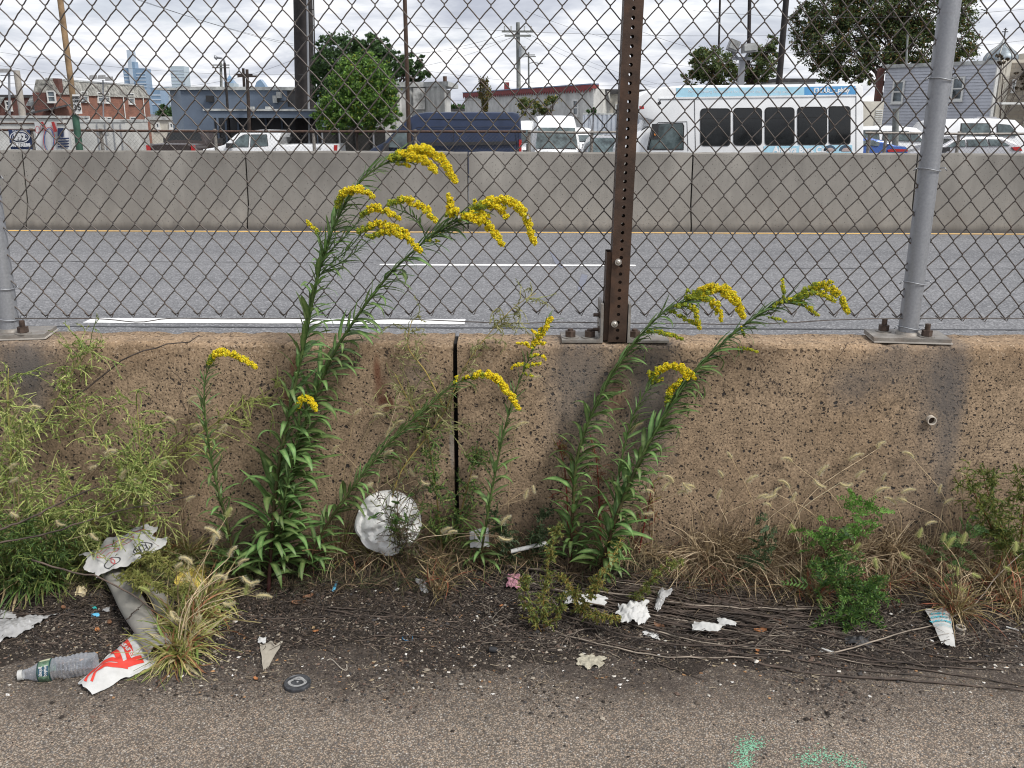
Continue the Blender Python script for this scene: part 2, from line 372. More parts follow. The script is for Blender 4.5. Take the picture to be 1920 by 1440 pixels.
def pavement_material():
    mt, nt, b, out = newmat('aggregate_pavement')
    pos = N(nt, 'ShaderNodeNewGeometry').outputs['Position']
    nbig = N(nt, 'ShaderNodeTexNoise', {'Vector': pos, 'Scale': 2.6, 'Detail': 7.0, 'Roughness': .62}).outputs[0]
    nm = N(nt, 'ShaderNodeTexNoise', {'Vector': pos, 'Scale': 30.0, 'Detail': 5.0, 'Roughness': .6}).outputs[0]
    vo = N(nt, 'ShaderNodeTexVoronoi', {'Vector': pos, 'Scale': 220.0}); rc = N(nt, 'ShaderNodeSeparateColor', {0: vo.outputs['Color']})
    c = ramp(nt, rc.outputs[0], [(0, (.14, .12, .10)), (.22, (.25, .208, .168)), (.5, (.36, .30, .24)), (.72, (.40, .30, .22)), (.84, (.125, .12, .118)), (.95, (.36, .32, .28)), (1., (.50, .46, .41))])
    vs = N(nt, 'ShaderNodeTexVoronoi', {'Vector': pos, 'Scale': 90.0}); rs = N(nt, 'ShaderNodeSeparateColor', {0: vs.outputs['Color']})
    big = mth(nt, 'MULTIPLY', mth(nt, 'GREATER_THAN', rs.outputs[0], .88), mth(nt, 'LESS_THAN', vs.outputs['Distance'], .32))
    c = mix(nt, big, c, ramp(nt, rs.outputs[1], [(0, (.10, .09, .085)), (.5, (.26, .17, .12)), (.8, (.33, .29, .24)), (1, (.5, .46, .4))]))
    edge = N(nt, 'ShaderNodeMapRange', {0: vo.outputs['Distance'], 1: .35, 2: .62, 3: 0.0, 4: .75}).outputs[0]
    c = mix(nt, edge, c, (.07, .058, .048))
    # dark dirt and damp, thicker towards the soil
    sp = N(nt, 'ShaderNodeSeparateXYZ', {0: pos})
    dirt = mth(nt, 'ADD', mth(nt, 'MULTIPLY', mth(nt, 'SUBTRACT', sp.outputs[1], 2.10), 3.0), mth(nt, 'ADD', mth(nt, 'MULTIPLY', mth(nt, 'SUBTRACT', nbig, .5), 2.2), mth(nt, 'MULTIPLY', mth(nt, 'SUBTRACT', nm, .5), 1.0)))
    dm = N(nt, 'ShaderNodeMapRange', {0: dirt, 1: -.40, 2: .45, 3: 0.0, 4: .95}).outputs[0]
    c = mix(nt, dm, c, mix(nt, .5, (.055, .044, .037), ramp(nt, rc.outputs[0], [(0, (.02, .017, .015)), (.6, (.05, .04, .034)), (.95, (.14, .115, .095)), (1, (.3, .26, .22))])))
    c = mix(nt, .8, c, ramp(nt, nbig, [(.3, .66), (.7, 1.2)]), 'MULTIPLY')
    nt.links.new(c, b.inputs['Base Color']); b.inputs['Roughness'].default_value = .9; b.inputs['Specular IOR Level'].default_value = .3
    h = mth(nt, 'ADD', mth(nt, 'MULTIPLY', vo.outputs['Distance'], -1.0), mth(nt, 'MULTIPLY', nm, .8))
    bp = N(nt, 'ShaderNodeBump', {'Height': h, 'Strength': .7, 'Distance': .003}); nt.links.new(bp.outputs[0], b.inputs['Normal'])
    return mt

def soil_material():
    mt, nt, b, out = newmat('dark_gravelly_soil')
    pos = N(nt, 'ShaderNodeNewGeometry').outputs['Position']
    nbig = N(nt, 'ShaderNodeTexNoise', {'Vector': pos, 'Scale': 6., 'Detail': 7.0, 'Roughness': .65}).outputs[0]
    vo = N(nt, 'ShaderNodeTexVoronoi', {'Vector': pos, 'Scale': 190.0}); rc = N(nt, 'ShaderNodeSeparateColor', {0: vo.outputs['Color']})
    c = ramp(nt, rc.outputs[0], [(0, (.012, .010, .009)), (.45, (.024, .019, .016)), (.75, (.045, .036, .030)), (.93, (.085, .068, .055)), (1, (.22, .19, .16))])
    c = mix(nt, .9, c, ramp(nt, nbig, [(.3, .5), (.7, 1.35)]), 'MULTIPLY')
    fr = N(nt, 'ShaderNodeMapRange', {0: mth(nt, 'ADD', N(nt, 'ShaderNodeSeparateXYZ', {0: pos}).outputs[1], mth(nt, 'MULTIPLY', nbig, .3)), 1: 2.62, 2: 2.30, 3: 0.0, 4: .6}).outputs[0]
    c = mix(nt, fr, c, (.058, .047, .039))
    nt.links.new(c, b.inputs['Base Color']); b.inputs['Roughness'].default_value = .95; b.inputs['Specular IOR Level'].default_value = .2
    h = mth(nt, 'ADD', mth(nt, 'MULTIPLY', vo.outputs['Distance'], -1.0), nbig)
    bp = N(nt, 'ShaderNodeBump', {'Height': h, 'Strength': 1.0, 'Distance': .005}); nt.links.new(bp.outputs[0], b.inputs['Normal'])
    return mt

def asphalt_material():
    mt, nt, b, out = newmat('grey_asphalt')
    pos = N(nt, 'ShaderNodeNewGeometry').outputs['Position']
    st = N(nt, 'ShaderNodeVectorMath', {0: pos, 1: (.12, 1.0, 1.0)}, operation='MULTIPLY').outputs[0]
    ntrk = N(nt, 'ShaderNodeTexNoise', {'Vector': st, 'Scale': 1.4, 'Detail': 5.0, 'Roughness': .55}).outputs[0]
    nf = N(nt, 'ShaderNodeTexNoise', {'Vector': pos, 'Scale': 75.0, 'Detail': 3.0, 'Roughness': .8}).outputs[0]
    vo = N(nt, 'ShaderNodeTexVoronoi', {'Vector': pos, 'Scale': 60.0}); rc = N(nt, 'ShaderNodeSeparateColor', {0: vo.outputs['Color']})
    c = mix(nt, ramp(nt, ntrk, [(.3, 0.), (.7, 1.)]), (.118, .120, .127), (.175, .175, .182))
    c = mix(nt, .9, c, ramp(nt, nf, [(.34, .45), (.66, 1.6)]), 'MULTIPLY')
    c = mix(nt, mth(nt, 'MULTIPLY', mth(nt, 'GREATER_THAN', rc.outputs[0], .86), .5), c, (.36, .36, .37))
    c = mix(nt, mth(nt, 'MULTIPLY', mth(nt, 'LESS_THAN', rc.outputs[0], .14), .5), c, (.05, .05, .055))
    nt.links.new(c, b.inputs['Base Color']); b.inputs['Roughness'].default_value = .85
    bp = N(nt, 'ShaderNodeBump', {'Height': nf, 'Strength': .6, 'Distance': .006}); nt.links.new(bp.outputs[0], b.inputs['Normal'])
    return mt

def farconcrete_material():
    mt, nt, b, out = newmat('grey_cast_concrete')
    pos = N(nt, 'ShaderNodeNewGeometry').outputs['Position']
    oi = N(nt, 'ShaderNodeObjectInfo')
    nb = N(nt, 'ShaderNodeTexNoise', {'Vector': pos, 'Scale': 1.3, 'Detail': 7.0, 'Roughness': .62}).outputs[0]
    st = N(nt, 'ShaderNodeVectorMath', {0: pos, 1: (2.0, 1.0, .35)}, operation='MULTIPLY').outputs[0]
    ns = N(nt, 'ShaderNodeTexNoise', {'Vector': st, 'Scale': 3.0, 'Detail': 6.0, 'Roughness': .6}).outputs[0]
    c = mix(nt, ramp(nt, nb, [(.3, 0.), (.7, 1.)]), (.168, .156, .140), (.228, .214, .192))
    c = mix(nt, .6, c, ramp(nt, ns, [(.3, .78), (.7, 1.15)]), 'MULTIPLY')
    c = mix(nt, 1.0, c, ramp(nt, oi.outputs['Random'], [(0, .88), (1, 1.06)]), 'MULTIPLY')
    for sc, thr, keep in ((22., .18, .72), (55., .24, .80)):
        vo = N(nt, 'ShaderNodeTexVoronoi', {'Vector': pos, 'Scale': sc}); rc = N(nt, 'ShaderNodeSeparateColor', {0: vo.outputs['Color']})
        k = mth(nt, 'MULTIPLY', mth(nt, 'LESS_THAN', vo.outputs['Distance'], thr), mth(nt, 'GREATER_THAN', mth(nt, 'ADD', rc.outputs[0], mth(nt, 'MULTIPLY', mth(nt, 'SUBTRACT', nb, .5), .8)), keep))
        c = mix(nt, mth(nt, 'MULTIPLY', k, .8), c, (.06, .055, .05))
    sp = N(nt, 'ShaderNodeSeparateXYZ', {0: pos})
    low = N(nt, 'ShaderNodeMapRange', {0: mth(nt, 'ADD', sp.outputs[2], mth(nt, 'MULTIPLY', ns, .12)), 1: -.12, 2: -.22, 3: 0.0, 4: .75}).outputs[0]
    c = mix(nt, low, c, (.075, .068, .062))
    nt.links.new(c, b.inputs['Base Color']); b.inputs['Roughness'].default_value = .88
    bp = N(nt, 'ShaderNodeBump', {'Height': ns, 'Strength': .4, 'Distance': .01}); nt.links.new(bp.outputs[0], b.inputs['Normal'])
    return mt

M_wall = wall_material(); M_pave = pavement_material(); M_soil = soil_material(); M_asph = asphalt_material(); M_farc = farconcrete_material()
M_galv = mat('galvanised_steel', (.30, .31, .33), .5, .5, (150., .10), (220., .12, .001), dirt=((.17, .14, .12), 16., .6, .35))
M_wire = mat('weathered_fence_wire', (.095, .082, .074), .5, .35, (40., .3), dirt=((.10, .06, .04), 14., .5, .6))
M_brown = mat('brown_weathered_steel', (.062, .037, .025), .55, .35, (20., .3), (150., .3, .002), dirt=((.11, .055, .03), 12., .5, .55))
M_plate = mat('grey_foot_plate', (.27, .25, .225), .6, .35, (25., .25), (90., .3, .003), dirt=((.14, .085, .055), 14., .52, .6))
M_nut = mat('rusty_nut_steel', (.10, .07, .055), .6, .5, (60., .35), (200., .4, .002))
M_bright = mat('bright_bolt_steel', (.45, .42, .38), .4, .8, (60., .2))
M_col = mat('attribute_colour_matte', rough=.85, attr=True, ns=(60., .15), spec=.25)
M_leaf = leafmat('leaf_green'); M_leafm = leafmat('fine_foliage', False, .6, .25)
M_far_leaf = leafmat('tree_foliage', False, .55, .3)
M_flow = mat('flower_yellow', rough=.7, attr=True, ns=(300., .12), trans=.15, spec=.2)
M_white = mat('white_road_paint', (.74, .74, .73), .7, 0, (40., .12), (60., .3, .004), dirt=((.35, .35, .36), 12., .55, .55))
M_yel = mat('yellow_road_paint', (.72, .45, .14), .7, 0, (40., .15), dirt=((.3, .25, .18), 10., .55, .6))
M_black = mat('black_rubber', (.02, .02, .022), .7, 0, (20., .2))
M_tar = mat('tar', (.045, .045, .05), .6, 0, (20., .3))
# ================================================================== SETTING
def sheet(name, x0, x1, y0, y1, z, mt, kind='structure', th=None):
    b = MB()
    if th: b.box2((x0, y0, z-th), (x1, y1, z))
    else: b.add([(x0, y0, z), (x1, y0, z), (x1, y1, z), (x0, y1, z)], np.array([(0, 1, 2, 3)]))
    o = b.build(name, mt); return struct(o, kind) if kind else o
M_lot = mat('parking_lot_asphalt', (.10, .10, .105), .85, 0, (.6, .3))
struct(MB().add([(-2500, -80, -.62), (2500, -80, -.62), (2500, 15.2, -.62), (-2500, 15.2, -.62), (-2500, 15.9, -.34), (2500, 15.9, -.34),
     (2500, 38, -1.12), (-2500, 38, -1.12), (-2500, 6500, -1.5), (2500, 6500, -1.5)], np.array([(0, 1, 2, 3), (3, 2, 5, 4), (4, 5, 6, 7), (7, 6, 9, 8)])).build('ground', M_lot))
RZ = -.32
sheet('road', -70, 70, 2.93, 15.6, RZ, M_asph)
sheet('pavement', -12, 12, -3, 2.80, 0, M_pave)
# road markings and seams
def Yroad(py): return G(960, py, RZ).y
yE, yD, yY, ySm = Yroad(604), Yroad(497.5), Yroad(436), Yroad(492)
def mark(name, px0, px1, py, w, mt, label=None, z=RZ+.004):
    Y = Yroad(py); a = W(px0, py, Y).x; b_ = W(px1, py, Y).x
    n = max(2, int((b_-a)/.12)); xs = np.linspace(a, b_, n)
    e0 = rng.normal(0, .006, n); e1 = rng.normal(0, .006, n)
    v = [(x, Y-w/2+e, z) for x, e in zip(xs, e0)] + [(x, Y+w/2+e, z) for x, e in zip(xs, e1)]
    f = np.array([(i, i+1, n+i+1, n+i) for i in range(n-1)])
    return struct(MB().add(v, f).build(name, mt))
mark('edge_line', 165, 872, 604, .20, M_white); mark('edge_line', 2400, 3600, 604, .20, M_white)
mark('edge_line', -3000, -700, 604, .20, M_white)
mark('lane_line', 712, 1192, 497.5, .12, M_white); mark('lane_line', 2600, 3080, 497.5, .12, M_white); mark('lane_line', -1200, -700, 497.5, .12, M_white)
mark('centre_line', -4000, 6000, 436, .11, M_yel)
mark('tar_seam', -3000, 6000, 615.5, .035, M_tar); mark('tar_seam', -3000, 700, 493.5, .015, M_tar); mark('tar_seam', 1200, 6000, 501.5, .015, M_tar)
M_patch = mat('blue_grey_tar_patch', (.16, .17, .21), .7, 0, (30., .2))
for pts in ([(1030, 470), (1042, 478), (1050, 490), (1062, 500), (1052, 503), (1040, 492)], [(1091, 513), (1102, 516), (1098, 530), (1090, 548), (1083, 545), (1086, 528)],
            [(1180+i*0, 0) for i in range(0)]):
    if pts: struct(MB().add([tuple(G(x, y, RZ+.004)) for x, y in pts], [list(range(len(pts)))[::-1]]).build('tar_patch', M_patch))

# far concrete barrier: precast segments
jx = [-1640, -1220, -800, -380, 40, 459, 877, 1300, 1722, 2142, 2562, 2982]
FY = 14.9
def barrier_profile():
    t = W(960, 286, FY).z; b0 = RZ
    return [(FY+.05-.02, b0-.06), (FY-.05, b0+.0), (FY-.05, b0+.09), (FY+.10, b0+.40), (FY+.155, t-.02), (FY+.175, t), (FY+.36, t), (FY+.38, t-.02),
            (FY+.44, b0+.40), (FY+.60, b0+.09), (FY+.60, b0-.06)]
lab = {4: 'grey concrete barrier segment at the far left edge beyond the road, before the first joint', }
names = ['grey median barrier segment far left out past the left fence post', 'x', 'x']
prof = barrier_profile()
labs = {3: 'grey barrier segment cut off by the left edge, left of the leftmost joint',
        4: 'grey concrete barrier segment in front of the brick house and white box trailer',
        5: 'grey concrete barrier segment below the white pickup and the round green tree',
        6: 'grey concrete barrier segment below the white van seen from the front, left of the rusty signpost',
        7: 'grey concrete barrier segment below the four windows of the white shuttle bus',
        8: 'grey barrier segment cut off by the right edge, below the silver wagon'}
labs[7] = 'grey concrete barrier segment below the large side windows of the white shuttle bus'
labs[6] = 'grey barrier segment between the navy van and the bus cab, crossed by the signpost'
OUT = {0: 'outermost left barrier segment, outside the view', 1: 'barrier segment second from the left end, outside the view', 2: 'barrier segment third from the left end, outside the view', 9: 'barrier segment second from the right end, outside the view', 10: 'outermost right barrier segment, outside the view'}
for i in range(len(jx)-1):
    x0, x1 = W(jx[i], 350, FY).x+.012, W(jx[i+1], 350, FY).x-.012
    b = MB(); n = 18; xs = np.linspace(x0, x1, n); V = []
    for k, x in enumerate(xs):
        for (y, z) in prof:
            ins = .018 if k in (0, n-1) else 0
            V.append((x, y+(ins if y < FY+.25 else -ins)+rng.normal(0, .0012), z-(ins*.3 if z > .5 else 0)+(rng.normal(0, .004) if z > .5 else 0)))
    m_ = len(prof); f = [[k*m_+j, k*m_+(j+1) % m_, (k+1)*m_+(j+1) % m_, (k+1)*m_+j] for k in range(n-1) for j in range(m_)]
    f += [list(range(m_))[::-1][::-1], list(range((n-1)*m_, n*m_))[::-1]]
    o = b.add(V, f).build('concrete_barrier', M_farc, smooth=35)
    tag(o, labs.get(i, OUT.get(i, 'grey')), 'concrete barrier', 'precast barrier segments along the far side of the road')
# joint filler shadows come from the real 2.4 cm gaps

# near wall, two lengths with a gap at px 855
def wall_piece(x0, x1, label):
    pr = []
    for t in np.linspace(0, 1, 26): pr.append((WALL_Y0-.025*(1-t), -.12+t*(WALL_Z-.018+.12)))
    for a in (20, 45, 70): pr.append((WALL_Y0+.018*(1-math.cos(math.radians(a))), WALL_Z-.018+.018*math.sin(math.radians(a))))
    for t in np.linspace(.15, .92, 7): pr.append((WALL_Y0+(WALL_Y1-WALL_Y0)*t, WALL_Z))
    pr.append((WALL_Y1, WALL_Z-.012)); pr.append((WALL_Y1+.02, RZ-.1)); pr.append((WALL_Y0+.05, -.3))
    n = int((x1-x0)/.012); xs = np.linspace(x0, x1, n); m_ = len(pr); P = np.array(pr)
    V = np.zeros((n, m_, 3)); V[:, :, 0] = xs[:, None]; V[:, :, 1] = P[None, :, 0]; V[:, :, 2] = P[None, :, 1]
    for i in range(n):
        for j in range(m_-2):
            x, y, z = V[i, j]
            q = noise.noise(Vector((x*9, y*9, z*9)))*.0016 + noise.noise(Vector((x*45, y*45, z*45)))*.0018
            e = max(0, (z-.74)/.07)
            chip = max(0, noise.noise(Vector((x*22+5, y*22, z*30)))-.15)*.016*e if j > 20 else 0
            V[i, j, 1] += q + chip*(1 if j < 30 else .2); V[i, j, 2] += (noise.noise(Vector((x*30, 3.3, y*30)))*.0035 - chip*.8 - abs(noise.noise(Vector((x*5, 1.1, y*3))))*.004)*(1 if j >= 26 else 0)
    f = np.array([(i*m_+j, (i+1)*m_+j, (i+1)*m_+j+1, i*m_+j+1) for i in range(n-1) for j in range(m_-1)])
    b = MB().add(V.reshape(-1, 3), f); 
    b.add(V[0], [list(range(m_))]); b.add(V[-1], [list(range(m_))[::-1]])
    o = b.build('concrete_wall', M_wall, smooth=50); return tag(o, label, 'concrete wall', 'low concrete walls under the chain-link fence')
xg = W(855, 800, WALL_Y0).x
wall_piece(-4.3, xg-.007, 'brown pitted concrete wall left of the open vertical joint, carrying the left fence post')
wall_piece(xg+.007, 4.3, 'brown pitted concrete wall right of the open vertical joint, with a white drain pipe stub')
jf = bpy.data.objects['concrete_wall']; ORG[jf.name] = Vector((0, 0, 0))
MB().box2((xg-.010, WALL_Y0+.045, -.2), (xg+.010, WALL_Y1-.01, WALL_Z-.012)).build('joint_blocker', mat('dark_joint_blocker', (.012, .011, .010), .95), jf)  # near-black piece added inside the joint so the gap stays dark
# drain pipe stub
p = W(1745, 787, WALL_Y0-.01); r = thing('drain_pipe', 'short white plastic drain pipe stub poking out of the brown concrete wall', 'pipe', p)
M_pvc = mat('dirty_white_plastic', (.55, .50, .43), .5, 0, (50., .2), dirt=((.25, .2, .15), 30., .5, .6))
b = MB(); n = 20; V = []
for (rad, y) in ((.0145, .05), (.0145, -.012), (.0115, -.012), (.0115, .05)):
    for k in range(n): a = k*2*math.pi/n; V.append((p.x+rad*math.cos(a), p.y+y, p.z+rad*math.sin(a)))
b.add(V, np.array([(q*n+k, q*n+(k+1) % n, (q+1)*n+(k+1) % n, (q+1)*n+k) for q in range(3) for k in range(n)])); b.build('pipe_ring', M_pvc, r, smooth=40)
b = MB(); b.cyl((p.x, p.y+.0, p.z), (p.x, p.y+.02, p.z), .0112, n=16); b.build('pipe_inside', mat('pipe_dirt', (.05, .032, .022), .95), r)

# soil strip: height field rising to the wall
def soil_h(x, y):
    t = (y-2.18)/.55
    e = noise.noise(Vector((x*2.1, y*3.5, .3)))*.30 + noise.noise(Vector((x*7, y*9, 2.3)))*.16 + noise.noise(Vector((x*24, y*24, 7.3)))*.10
    # left corner of the strip reaches nearer the camera under the grass
    lf = max(0, -x-.45)*.10 if x > -1.2 else .075
    h = (t + e*.9 + lf*1.2)*.026 - .005
    if h > .012: h += noise.noise(Vector((x*35, y*35, 1.7)))*.004 + noise.noise(Vector((x*80, y*80, 1.7)))*.002
    if t > .55: h += (t-.55)*.11
    return h
nx, ny = 720, 100
X = np.linspace(-3.2, 3.2, nx); Yg = np.linspace(1.95, 2.83, ny); V = np.zeros((nx, ny, 3))
for i in range(nx):
    for j in range(ny): V[i, j] = (X[i], Yg[j], soil_h(X[i], Yg[j]))
ii, jj = np.meshgrid(np.arange(nx-1), np.arange(ny-1), indexing='ij'); a = (ii*ny+jj)
struct(MB().add(V.reshape(-1, 3), np.stack([a, a+ny, a+ny+1, a+1], -1).reshape(-1, 4)).build('soil', M_soil, smooth=180))
SOILV = V
def gz(x, y):
    fx = (x+3.2)/6.4*(nx-1); fy = (y-1.95)/.88*(ny-1)
    i = int(min(max(fx, 0), nx-1)); j = int(min(max(fy, 0), ny-1)); return max(0.0, SOILV[i, j, 2])
def gzv(x, y):
    i = np.clip((x+3.2)/6.4*(nx-1), 0, nx-1).astype(int); j = np.clip((y-1.95)/.88*(ny-1), 0, ny-1).astype(int); return np.maximum(0, SOILV[i, j, 2])
def foot(px, py, *_):
    p = G(px, py, .05)
    for _ in range(5): z = gz(p.x, min(p.y, 2.74)); p = G(px, py, z)
    if p.y > 2.745: p = W(px, py, 2.745)
    p.z = gz(p.x, p.y); return p
def GG(px, py, dz=0.0):
    """point of the photograph on the uneven ground"""
    z = 0.0
    for _ in range(5): p = G(px, py, z); z = gz(p.x, p.y)
    p = G(px, py, z); p.z = z+dz; return p
# gravel grains
n = 110000; x = rng.uniform(-2.4, 2.4, n); y = 1.65 + 1.12*rng.beta(2.2, 1.5, n)
dens = (y-2.08)*2.4 + np.array([noise.noise(Vector((a*3, b_*3, 9.))) for a, b_ in zip(x, y)])*1.0
k = rng.random(n) < np.clip(dens+.18, .02, 1); x, y = x[k], y[k]; n = len(x)
sz = np.clip(rng.lognormal(-6.15, .45, n), .0008, .008); z = gzv(x, y)
v, f = blobs(np.stack([x, y, z+sz*.35], 1), np.stack([sz*1.2, sz, sz*.7], 1), .3)
cols = pick([(.03, .024, .02), (.05, .04, .034), (.075, .06, .05), (.12, .095, .075), (.13, .09, .07), (.05, .047, .047), (.04, .034, .03), (.30, .26, .21), (.03, .024, .02)], n, 6)
struct(MB().add(v, f, 0, cols).build('gravel', M_col), 'stuff')
# scattered pale stones
PEB = {(1418, 1243): 'largest white pebble, on the dirt under the lowest long dry stems at right', (745, 1107): 'white knobbly pebble right of the long drooping goldenrod leaf', (668, 1110): 'tiny white pebble nearest the blue plastic shred',
 (700, 1085): 'small white crumb of a pair in the black soil below the white foam disc', (660, 1080): 'small white crumb just left of its pair below the white foam disc', (1655, 1168): 'rounded cream pebble between the feathery green weed and the torn cup',
 (1700, 1100): 'small cream pebble under the foxtails above the torn paper cup', (790, 1222): 'small pebble on the dirt beside the blue plastic ring', (1108, 1215): 'small pebble just above the pale cracker-like crumb',
 (1350, 1285): 'small pebble on bare dirt below the long dry stems', (1915, 1248): 'pebble at the far right edge among stem ends', (955, 1250): 'small pebble just below the black rubber cap'}
for (px, py, s) in ((1418, 1243, .009), (745, 1107, .007), (668, 1110, .004), (700, 1085, .005), (660, 1080, .005), (1655, 1168, .006), (1700, 1100, .004), (790, 1222, .005), (1108, 1215, .004), (1350, 1285, .004), (1915, 1248, .005), (955, 1250, .005)):
    p = GG(px, py); v, f = blobs(np.array([[p.x, p.y, p.z+s*.5]]), np.array([[s*1.2, s, s*.8]]), .2)
    me = MB().add(v, f).build('pebble', mat('pale_stone', (.55, .52, .47), .8, 0, (90., .2)))
    tag(me, PEB[(px, py)], 'pebble', 'pale pebbles scattered on the soil')
# green survey paint specks
M_gpaint = mat('green_marking_paint', (.20, .42, .28), .7, 0, (60., .3))
def paintmark(pts, wd, label, nsp):
    C = []; q = spline([tuple(G(px, py, .004)) for px, py in pts], 40)
    for _ in range(nsp):
        c = q[rnd.randrange(40)]; C.append((c[0]+rnd.gauss(0, wd), c[1]+rnd.gauss(0, wd*1.2), .0012))
    C = np.array(C); s = rng.uniform(.0010, .0030, len(C)); v, f = blobs(C, np.stack([s, s, s*.25], 1), .35)
    o = MB().add(v, f).build('paint_mark', M_gpaint); o['kind'] = 'stuff'; o['label'] = label
paintmark([(1425, 1385), (1400, 1400), (1395, 1425), (1385, 1450)], .014, 'green spray paint stroke', 430)
paintmark([(1505, 1425), (1545, 1415), (1585, 1425), (1620, 1445)], .013, 'green spray paint arc', 380)

# ================================================================== FENCE
FYC = 2.85                       # fence plane
TPIT, RPIT = .0685, .0835
zb = W(960, 592, FYC).z
fence = thing('chain_link_fence', 'weathered chain-link mesh stretched between the two round steel posts, wires crossing in diamonds', 'fence', (0, FYC, zb))
def warp(x, z):
    return (x + .006*math.sin(z*3.1+x*1.3) + .0045*math.sin(x*4.7+z*6.1), z + .006*math.sin(x*2.1+1.0) + .004*math.sin(x*6.3+z*2.0) + .0015*noise.noise(Vector((x*9, z*9, 0))))
nrow = 27
for j in range(-76, 77):
    x_l = j*TPIT/2 + .012; pts = []
    for r_ in range(nrow+1):
        left = ((r_ + j) % 2 == 0)
        xx = x_l + (0 if left else TPIT/2); zz_ = zb + r_*RPIT/2
        s = -1 if left else 1; over = .0026
        # the wire bends round its neighbour at every knot
        for (dz_, ax_, dy_) in ((-.0075, -.0050, -.0022), (-.0028, .0004, -.0012), (.0028, .0004, .0012), (.0075, -.0050, .0022)):
            if r_ == 0 and dz_ < 0: continue
            if r_ == nrow and dz_ > 0: continue
            X_, Z_ = warp(xx + s*ax_, zz_+dz_); pts.append((X_, FYC+dy_*(1 if left else -1), Z_))
        if r_ < nrow:   # slight belly between knots
            X_, Z_ = warp(x_l + TPIT/4 + s*.0006, zz_ + RPIT/4); pts.append((X_, FYC+(.002 if left else -.002)*0, Z_))
    b = MB(); b.tube(pts, .0021, 5)
    if (j % 2) == 0:    # cut wire ends twisted into a barb below
        X_, Z_ = warp(x_l, zb); b.tube([(X_+.012, FYC-.003, Z_+.014), (X_+.003, FYC-.003, Z_-.004), (X_-.004, FYC, Z_+.002), (X_-.016, FYC+.003, Z_+.012)], .0015, 4)
    b.build('wire', M_wire, fence, smooth=180)
# tension wire threaded along the bottom
tp = [(-420, 600), (-150, 596), (20, 597), (150, 597), (205, 599), (262, 604), (320, 597), (430, 598), (545, 597), (640, 601), (740, 598), (850, 602), (960, 606), (1060, 604), (1150, 606), (1260, 606), (1370, 608), (1480, 605), (1560, 600), (1680, 597), (1800, 597), (1920, 597), (2200, 600), (2400, 598)]
MB().tube(spline([W(a, b_, FYC-.006) for a, b_ in tp], 160), .0017, 5).build('tension_wire', M_wire, fence, smooth=180)

def hexnut(b, c, r, h, m=0): b.cyl(c, (c[0], c[1], c[2]+h), r, n=6, m=m)
def washer(parent, c, r): MB().cyl(c, (c[0], c[1], c[2]+.003), r, n=20).build('washer', M_plate, parent)
def bolt(parent, c, h=.042, r=.0085, nr=.0165):
    bo = MB(); bo.cyl(c, (c[0], c[1], c[2]+h), r, n=12); o = bo.build('bolt', M_nut, parent, smooth=40)
    bn = MB(); hexnut(bn, (c[0], c[1], c[2]+.004), nr, .018); bn.build('nut', M_nut, o)
    washer(o, c, nr*1.5)
def round_post(pb, pt, plate_px, bolts, ties, label):
    yp = FYC+.005; A = W(pb[0], pb[1], yp); A.z = WALL_Z+.016; B = W(pt[0], pt[1], yp); d = (B-A).normalized(); B2 = A+d*((2.04-A.z)/d.z)
    root = thing('fence_post', label, 'post', (A.x, A.y, WALL_Z), 'round steel posts of the chain-link fence')
    MB().tube([A, A+(B2-A)*.5, B2], .0305, 28).build('pipe', M_galv, root, smooth=50)
    MB().tube([A+d*.0, A+d*.006, A+d*.010], [.040, .0365, .033], 28).build('weld', M_plate, root, smooth=60)
    b = MB(); b.cyl(B2, B2+d*.012, .036, n=24); b.cyl(B2+d*.012, B2+d*.04, .036, .012, n=24); b.build('cap', M_galv, root, smooth=50)
    cx = W((plate_px[0]+plate_px[1])/2, 630, FYC).x; wx = W(plate_px[1], 630, FYC).x-W(plate_px[0], 630, FYC).x
    R = Matrix.Rotation(math.radians(plate_px[2]), 3, 'Z')
    MB().box((cx, FYC-.002, WALL_Z+.011), (wx, .125, .011), R=R).build('base_plate', M_plate, root)
    MB().box((cx+.002, FYC-.003, WALL_Z+.003), (wx+.004, .129, .004), R=R).build('grout_pad', mat('pale_grout', (.42, .39, .35), .9), root)
    for bx, dy in bolts: bolt(root, (W(bx, 625, FYC+dy).x, FYC+dy, WALL_Z+.0165))
    for ty in ties:
        k = (W(960, ty, FYC).z-A.z)/d.z; c = A+d*k; pts = []
        for a in np.linspace(-.5, 2*math.pi*.62, 22):
            pts.append((c.x+.0345*math.cos(a+math.pi), c.y-.0345*math.sin(a), c.z+.002*math.sin(a*2)+.003*math.cos(a)))
        pts = [(c.x-.050, FYC-.004, c.z-.004), (c.x-.043, FYC-.007, c.z+.004)] + pts + [(c.x+.046, FYC-.002, c.z+.006), (c.x+.052, FYC-.005, c.z-.004)]
        MB().tube(pts, .0018, 6).build('wire_tie', M_galv, root, smooth=180)
    return root
round_post((1703, 616), (1782, 0), (1631, 1768, -6), ((1656, .035), (1738, -.038)), (146, 315, 527, 611), 'round galvanised fence post on the right, in front of the grey house')
round_post((17, 605), (-72, 0), (-45, 92, 9), ((44, -.035), (-25, .035)), (337, 542, 600), 'round galvanised fence post at the left edge, bolted to the wall')

